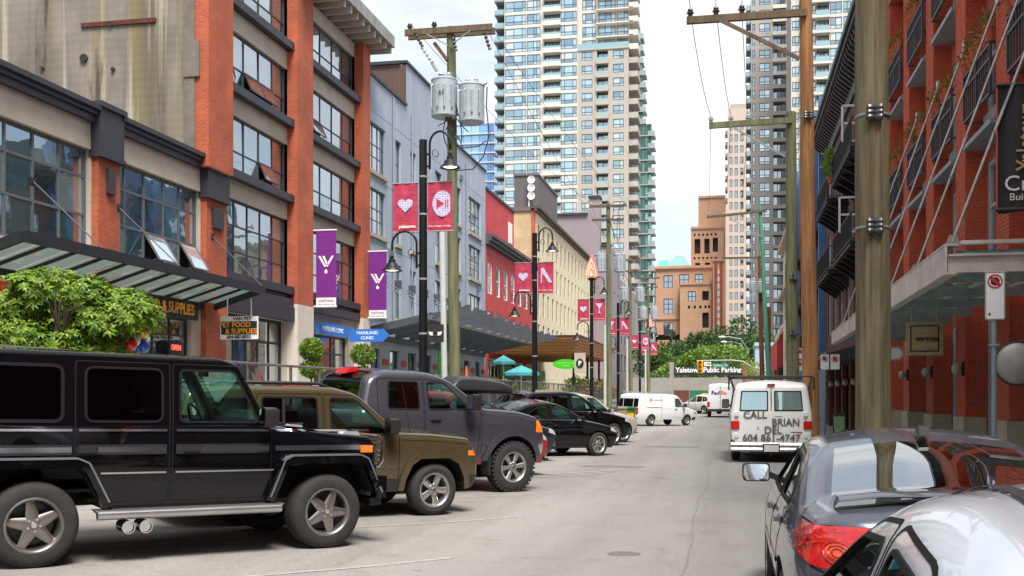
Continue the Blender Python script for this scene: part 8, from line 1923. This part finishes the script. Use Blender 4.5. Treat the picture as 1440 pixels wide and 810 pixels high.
# big glossy shrub tree
def rosette_tree(name, label, base, cx, rad, n, ls, seed, lw=.34):
    random.seed(seed); np.random.seed(seed)
    o = thing(name, label, 'tree', base); b = Vector(base); cc = Vector(cx)
    tk = MB()
    for k in range(6):
        a = random.uniform(0, 6.28); e = cc + Vector((rad[0] * .6 * math.cos(a), rad[1] * .6 * math.sin(a), rad[2] * random.uniform(-.3, .5))); m_ = (b + e) / 2 + Vector((random.uniform(-.2, .2), random.uniform(-.2, .2), -.15)); tk.tube([b + Vector((random.uniform(-.15, .15), random.uniform(-.1, .1), 0)), m_, e], [.07, .05, .02], 7)
        for _ in range(5): q = e + Vector((random.gauss(0, .35), random.gauss(0, .35), random.uniform(0, .5))); tk.tube([(m_ + e) / 2, (e + q) / 2, q], [.03, .02, .01], 5)
    tk.build('trunk', mBARK, o)
    cr = MB()
    for _ in range(n):
        if _ % 150 == 0:                                       # next branch end: its own clump, own size
            a = random.uniform(0, 6.28); e_ = random.uniform(-.75, .8); w_ = math.sqrt(max(.05, 1 - e_ * e_)) * random.uniform(.45, .95)
            lc = np.array([w_ * math.cos(a), w_ * math.sin(a), e_ * .8]); lr = random.uniform(.26, .5)
        d = np.random.normal(size=3); d /= np.linalg.norm(d)
        if d[2] < -.6: continue
        c = np.array(cc) + (lc + d * lr * random.uniform(.6, 1.05)) * np.array(rad); up = d * .7 + np.array([0, 0, .6]) + np.random.normal(size=3) * .25; up /= np.linalg.norm(up)
        t1 = np.cross(up, np.random.normal(size=3)); t1 /= np.linalg.norm(t1); t2 = np.cross(up, t1); k = random.randint(6, 9); s = ls * random.uniform(.7, 1.2)
        for j in range(k):                                     # whorl of drooping blades
            a = 2 * math.pi * j / k + random.uniform(-.2, .2); ax = t1 * math.cos(a) + t2 * math.sin(a); sd_ = np.cross(up, ax); m1 = c + ax * s * .5 + up * s * .22; tip = c + ax * s + up * s * random.uniform(-.1, .2)
            cr.add([c, m1 + sd_ * s * lw * .5, tip, m1 - sd_ * s * lw * .5], [(0, 1, 2, 3)])
    cr.build('crown', mRHO, o, fix=False)
    return o
Yb = 17.4; xc = -11.6
rosette_tree('leafy_shrub', 'big bright green whorl leaved shrub tree on the dock before pet shop', (xc, Yb, 1.22), (xc, Yb, 2.98), (1.2, 1.5, .98), 4300, .145, 5)
for u, v0, v1, y, lb in ((438, 477, 530, 33.5, 'clipped green topiary of two balls beside cream pier'), (510, 485, 530, 40.5, 'clipped green topiary of two balls by the clinic corner')):
    x = atY(u, 500, y).x; o = thing('topiary', lb, 'plant', (x, y, 1.22)); t = MB(); t.cyl((x, y, 1.3), (x, y, atY(u, v0 + 10, y).z), .03, n=6); t.build('stem', mBARK, o)
    px = (y * CT - x * ST) / F; cr = MB(); leaves(cr, (x, y, atY(u, v0 + 14, y).z), (px * 16, px * 16, px * 14), 1500, .12, .5, .55); leaves(cr, (x, y, atY(u, v0 + 42, y).z), (px * 15, px * 15, px * 11), 1200, .12, .5, .55); cr.build('foliage', mRHO, o, fix=False)
    MB().box(x - .25, x + .25, y - .25, y + .25, 1.22, 1.6).build('planter', mDARK, o)
# balloons tied at the dock
cols_ = [('yellow', '#e8c81e', (201, 467)), ('pearl white', '#d8cfd6', (189, 478)), ('blue', '#1f62c8', (202, 487)), ('red', '#c8282c', (184, 484))]
for nm, c_, (u, v) in cols_:
    p = atX(u, v, -10.95); o = thing('balloon', nm + ' party balloon floating by the pet shop door', 'balloon', p); MB().sphere(p, .115, 16, 12, 1.15).build('skin', M(nm + ' latex', c_, .25, var=.03, coat=.6), o, smooth=True); MB().tube([p - Vector((0, 0, .15)), p + Vector((.02, 0, -.25)), (-11.1, p.y, 2.38)], .006, 4).build('string', mWHT, o)
# umbrellas
mTEAL = M('teal canvas', '#3f8f96', .8, var=.12, scale=4)
for u, v, w, y, lb in ((733, 521, 26, 56., 'open teal patio umbrella in front of the dock'), (708, 506, 17, 64., 'second teal patio umbrella under the steel canopy')):
    c0 = atY(u, v, y); px = (y * CT - c0.x * ST) / F; r = w * px; o = thing('patio_umbrella', lb, 'umbrella', (c0.x, c0.y, 1.22)); n = 8; mb = MB()
    ap = (c0.x, c0.y, c0.z + .28)
    ring = [(c0.x + r * math.cos(2 * math.pi * k / n), c0.y + r * math.sin(2 * math.pi * k / n), c0.z - .12) for k in range(n)]
    for k in range(n): mb.add([ap, ring[k], ring[(k + 1) % n]], [(0, 1, 2)]); q = [Vector(ring[k]), Vector(ring[(k + 1) % n])]; mb.add([q[0], q[1], q[1] - Vector((0, 0, .16)), q[0] - Vector((0, 0, .16))], [(0, 1, 2, 3)])
    mb.build('canopy', mTEAL, o); MB().cyl((c0.x, c0.y, 1.22), ap, .03, n=8).build('pole', mWHT, o)
# wooden slatted canopy of the patio bar
o = thing('wood_canopy', 'warm wooden slatted canopy over the bar patio', 'canopy', (-14, 80, 4.5)); mWD = M('cedar boards', '#c48d55', .6, var=.25, scale=4, stretch=(1, .06, 8)); x0, x1, y0, y1 = XL + .1, -10.6, 76.8, 101
for i in range(5): MB().box(x0, x1 - .12 * i, y0 + .15 * i, y1, 5.72 - i * .2, 5.9 - i * .2).build('fascia_board', mWD, o)
for i in range(14): MB().box(x0, x1 - .7, y0 + .9 + i * 1.7, y0 + 1.3 + i * 1.7, 4.78, 4.9).build('soffit_slat', mWD, o)
MB().box(x0, x1 + .1, y0 - .1, y1, 5.9, 6.0).build('roof_edge', mBLK, o)
for y in (80, 88, 96): MB().cyl((x1 - .9, y, 1.22), (x1 - .9, y, 5), .1, n=10).build('post', mSTEEL, o)
o = thing('bar_sign', 'glowing green oval bar sign under the wooden canopy', 'sign', (-9.6, 72, 3.3)); yy = 76.0; c0 = atY(796, 512, yy); rx_ = atY(815, 512, yy).x - c0.x
MB().prism([(c0.x + rx_ * math.cos(t), yy, c0.z + .36 * math.sin(t)) for t in np.linspace(0, 2 * math.pi, 29)[:-1]], (0, .12, 0)).build('panel', M('lime green', '#3fae1c', .4, var=.1, em=.12), o)
MB().box(c0.x - rx_ * .62, c0.x + rx_ * .62, yy - .01, yy, c0.z + .05, c0.z + .1).build('faint_lettering', M('pale lime', '#8fd870', .5, var=.4, scale=20), o); MB().box(c0.x - rx_ * .3, c0.x + rx_ * .3, yy - .01, yy, c0.z - .14, c0.z - .08).build('faint_lettering', M('pale lime', '#8fd870', .5), o)
MB().cyl((c0.x, yy + .06, c0.z + .3), (c0.x, yy + .06, 4.9), .03, n=6).build('hanger', mSTEEL, o)
c0 = atY(815.5, 510, 75); o = thing('bar_sign', 'pale panel with black pine cone badge and letter P', 'sign', (c0.x, 75, c0.z - .8)); MB().box(c0.x - .4, c0.x + .4, 75, 75.05, c0.z - .75, c0.z + .7).build('panel', mBEIGE, o)
MB().prism([(c0.x + .28 * math.cos(t), 74.97, c0.z - .05 + .34 * math.sin(t)) for t in np.linspace(0, 2 * math.pi, 19)[:-1]], (0, .02, 0)).build('badge', mBLK, o); text('lettering', 'P', .42, mWHT, o, (c0.x, 74.95, c0.z - .05), RYm, .004, font_bold=.02)
MB().box(XL + .3, XL + .4, 80, 100, 3.0, 3.9).build('green_fascia', M('green fascia', '#2f9a3c', .5), o)
for i in range(16):
    y = 78.3 + i * 1.9; x = XRL - .5; o = thing('patio_planter', ['yellow green shrub', 'dark green shrub', 'fresh green shrub', 'orange flowering shrub'][i % 4] + ' in box planter along patio railing', 'plant', (x, y, 1.22), group='planters along the patio'); cr = MB(); leaves(cr, (x, y, 2.1 + .2 * (i % 3)), (.55, .8, .65), 260, .2, .5, .2); cr.build('foliage', [mRHO, mLF[1], mLF[2], mDRY][i % 4], o, fix=False); MB().box(x - .3, x + .3, y - .7, y + .7, 1.22, 1.75).build('planter_box', mDARK, o)
for i in range(9):
    y = 38 + i * 3.6; x = XRL - .5; o = thing('patio_planter', 'leafy shrub in dark box planter along dock railing ' + ['by the pet sign', 'by the cream pier', 'by the clinic sign', 'by the first lamp post', 'by the leaning pole', 'by the green panel', 'by the folded parasol', 'by the teal umbrella', 'by the red building'][i], 'plant', (x, y, 1.22), group='planters along the dock'); cr = MB(); leaves(cr, (x, y, 2.0), (.4, .7, .5), 200, .18, .5, .2); cr.build('foliage', mLF[i % 3], o, fix=False); MB().box(x - .28, x + .28, y - .6, y + .6, 1.22, 1.7).build('planter_box', mDARK, o)
o = thing('folded_parasol', 'folded orange parasol standing against the blue grey shopfront', 'umbrella', (-12.5, 52, 1.22)); c0 = atY(656, 520, 50); MB().lathe([(.02, 0), (.14, .15), (.12, .9), (.04, 1.5), (.001, 1.55)], 10, (c0.x, 50, 1.5)).build('cloth', M('orange red cloth', '#c8502c', .8, var=.1), o); MB().cyl((c0.x, 50, 1.22), (c0.x, 50, 1.6), .03, n=6).build('pole', mWHT, o)
# bins by the kerb
for u, v, w, h_, y, c_, lb in ((846, 568, 22, 34, 42., '#2b3440', 'dark blue wheeled bin at the kerb'), (871, 572, 14, 28, 44., '#8d8468', 'beige litter bin beside the wheeled bins'), (882, 572, 16, 30, 45., '#2c6a35', 'green recycling bin with yellow label')):
    c0 = atY(u, v, y); px = (y * CT - c0.x * ST) / F; hw = w * px / 2; o = thing('wheeled_bin', lb, 'bin', (c0.x, y, gz_at(c0.x)), .5); g = gz_at(c0.x); OFF[o] = Vector((0, 0, 0)); hz_ = 1.05
    MB().add([(s * hw * k, t * .32 * k, z) for z, k in ((.08, .8), (hz_, 1)) for s, t in ((-1, -1), (1, -1), (1, 1), (-1, 1))], [(0, 3, 2, 1), (4, 5, 6, 7), (0, 1, 5, 4), (1, 2, 6, 5), (2, 3, 7, 6), (3, 0, 4, 7)]).build('tub', M('bin ' + c_, c_, .5, var=.1), o, world=False); MB().box(-hw * 1.06, hw * 1.06, -.36, .36, hz_, hz_ + .06).build('lid', M('bin ' + c_, c_, .5, var=.1), o, world=False)
    for s in (-1, 1): MB().cyl((s * hw * .6, .28, .1), (s * hw * .6 + s * .06, .28, .1), .1, n=14).build('wheel', mBLK, o, world=False)
    if h_ == 30: MB().box(-hw * .6, hw * .6, -.335, -.325, .55, .85).build('label', mYEL, o, world=False)
# green skip and junction clutter at the street end
o = thing('garbage_skip', 'dark green skip with yellow disc at the street end', 'skip', (-6, 130, 0)); a, b = atY(970, 575, 130), atY(986, 549, 130); MB().box(a.x, b.x + 1.2, 130, 132, 0, b.z).build('body', M('skip green', '#1f6a4a', .6, var=.2), o); MB().lathe([(.001, 0), (.7, 0), (.7, -.05), (.001, -.05)], 20, (b.x + .4, 129.9, 1.2), 'Y').build('disc', mYEL, o)
for u, v in ((1015, 474), (1018, 481), (1019, 490)):
    y = 150 + (v - 474); a, b = atY(u, v, y), atY(1052, v + 18, y); o = thing('street_light', 'pale curved street light rising from the trees', 'street lamp', (b.x, y, 0), group='lights beyond the parkade'); MB().tube([(b.x, y, 0), b, (b.x - 1, y, a.z - .3), (a.x + 1, y, a.z), a], .08, 6).build('post', mGREYM, o); MB().sphere(a, .5, 10, 6, .35).build('head', mWHT, o, smooth=True)
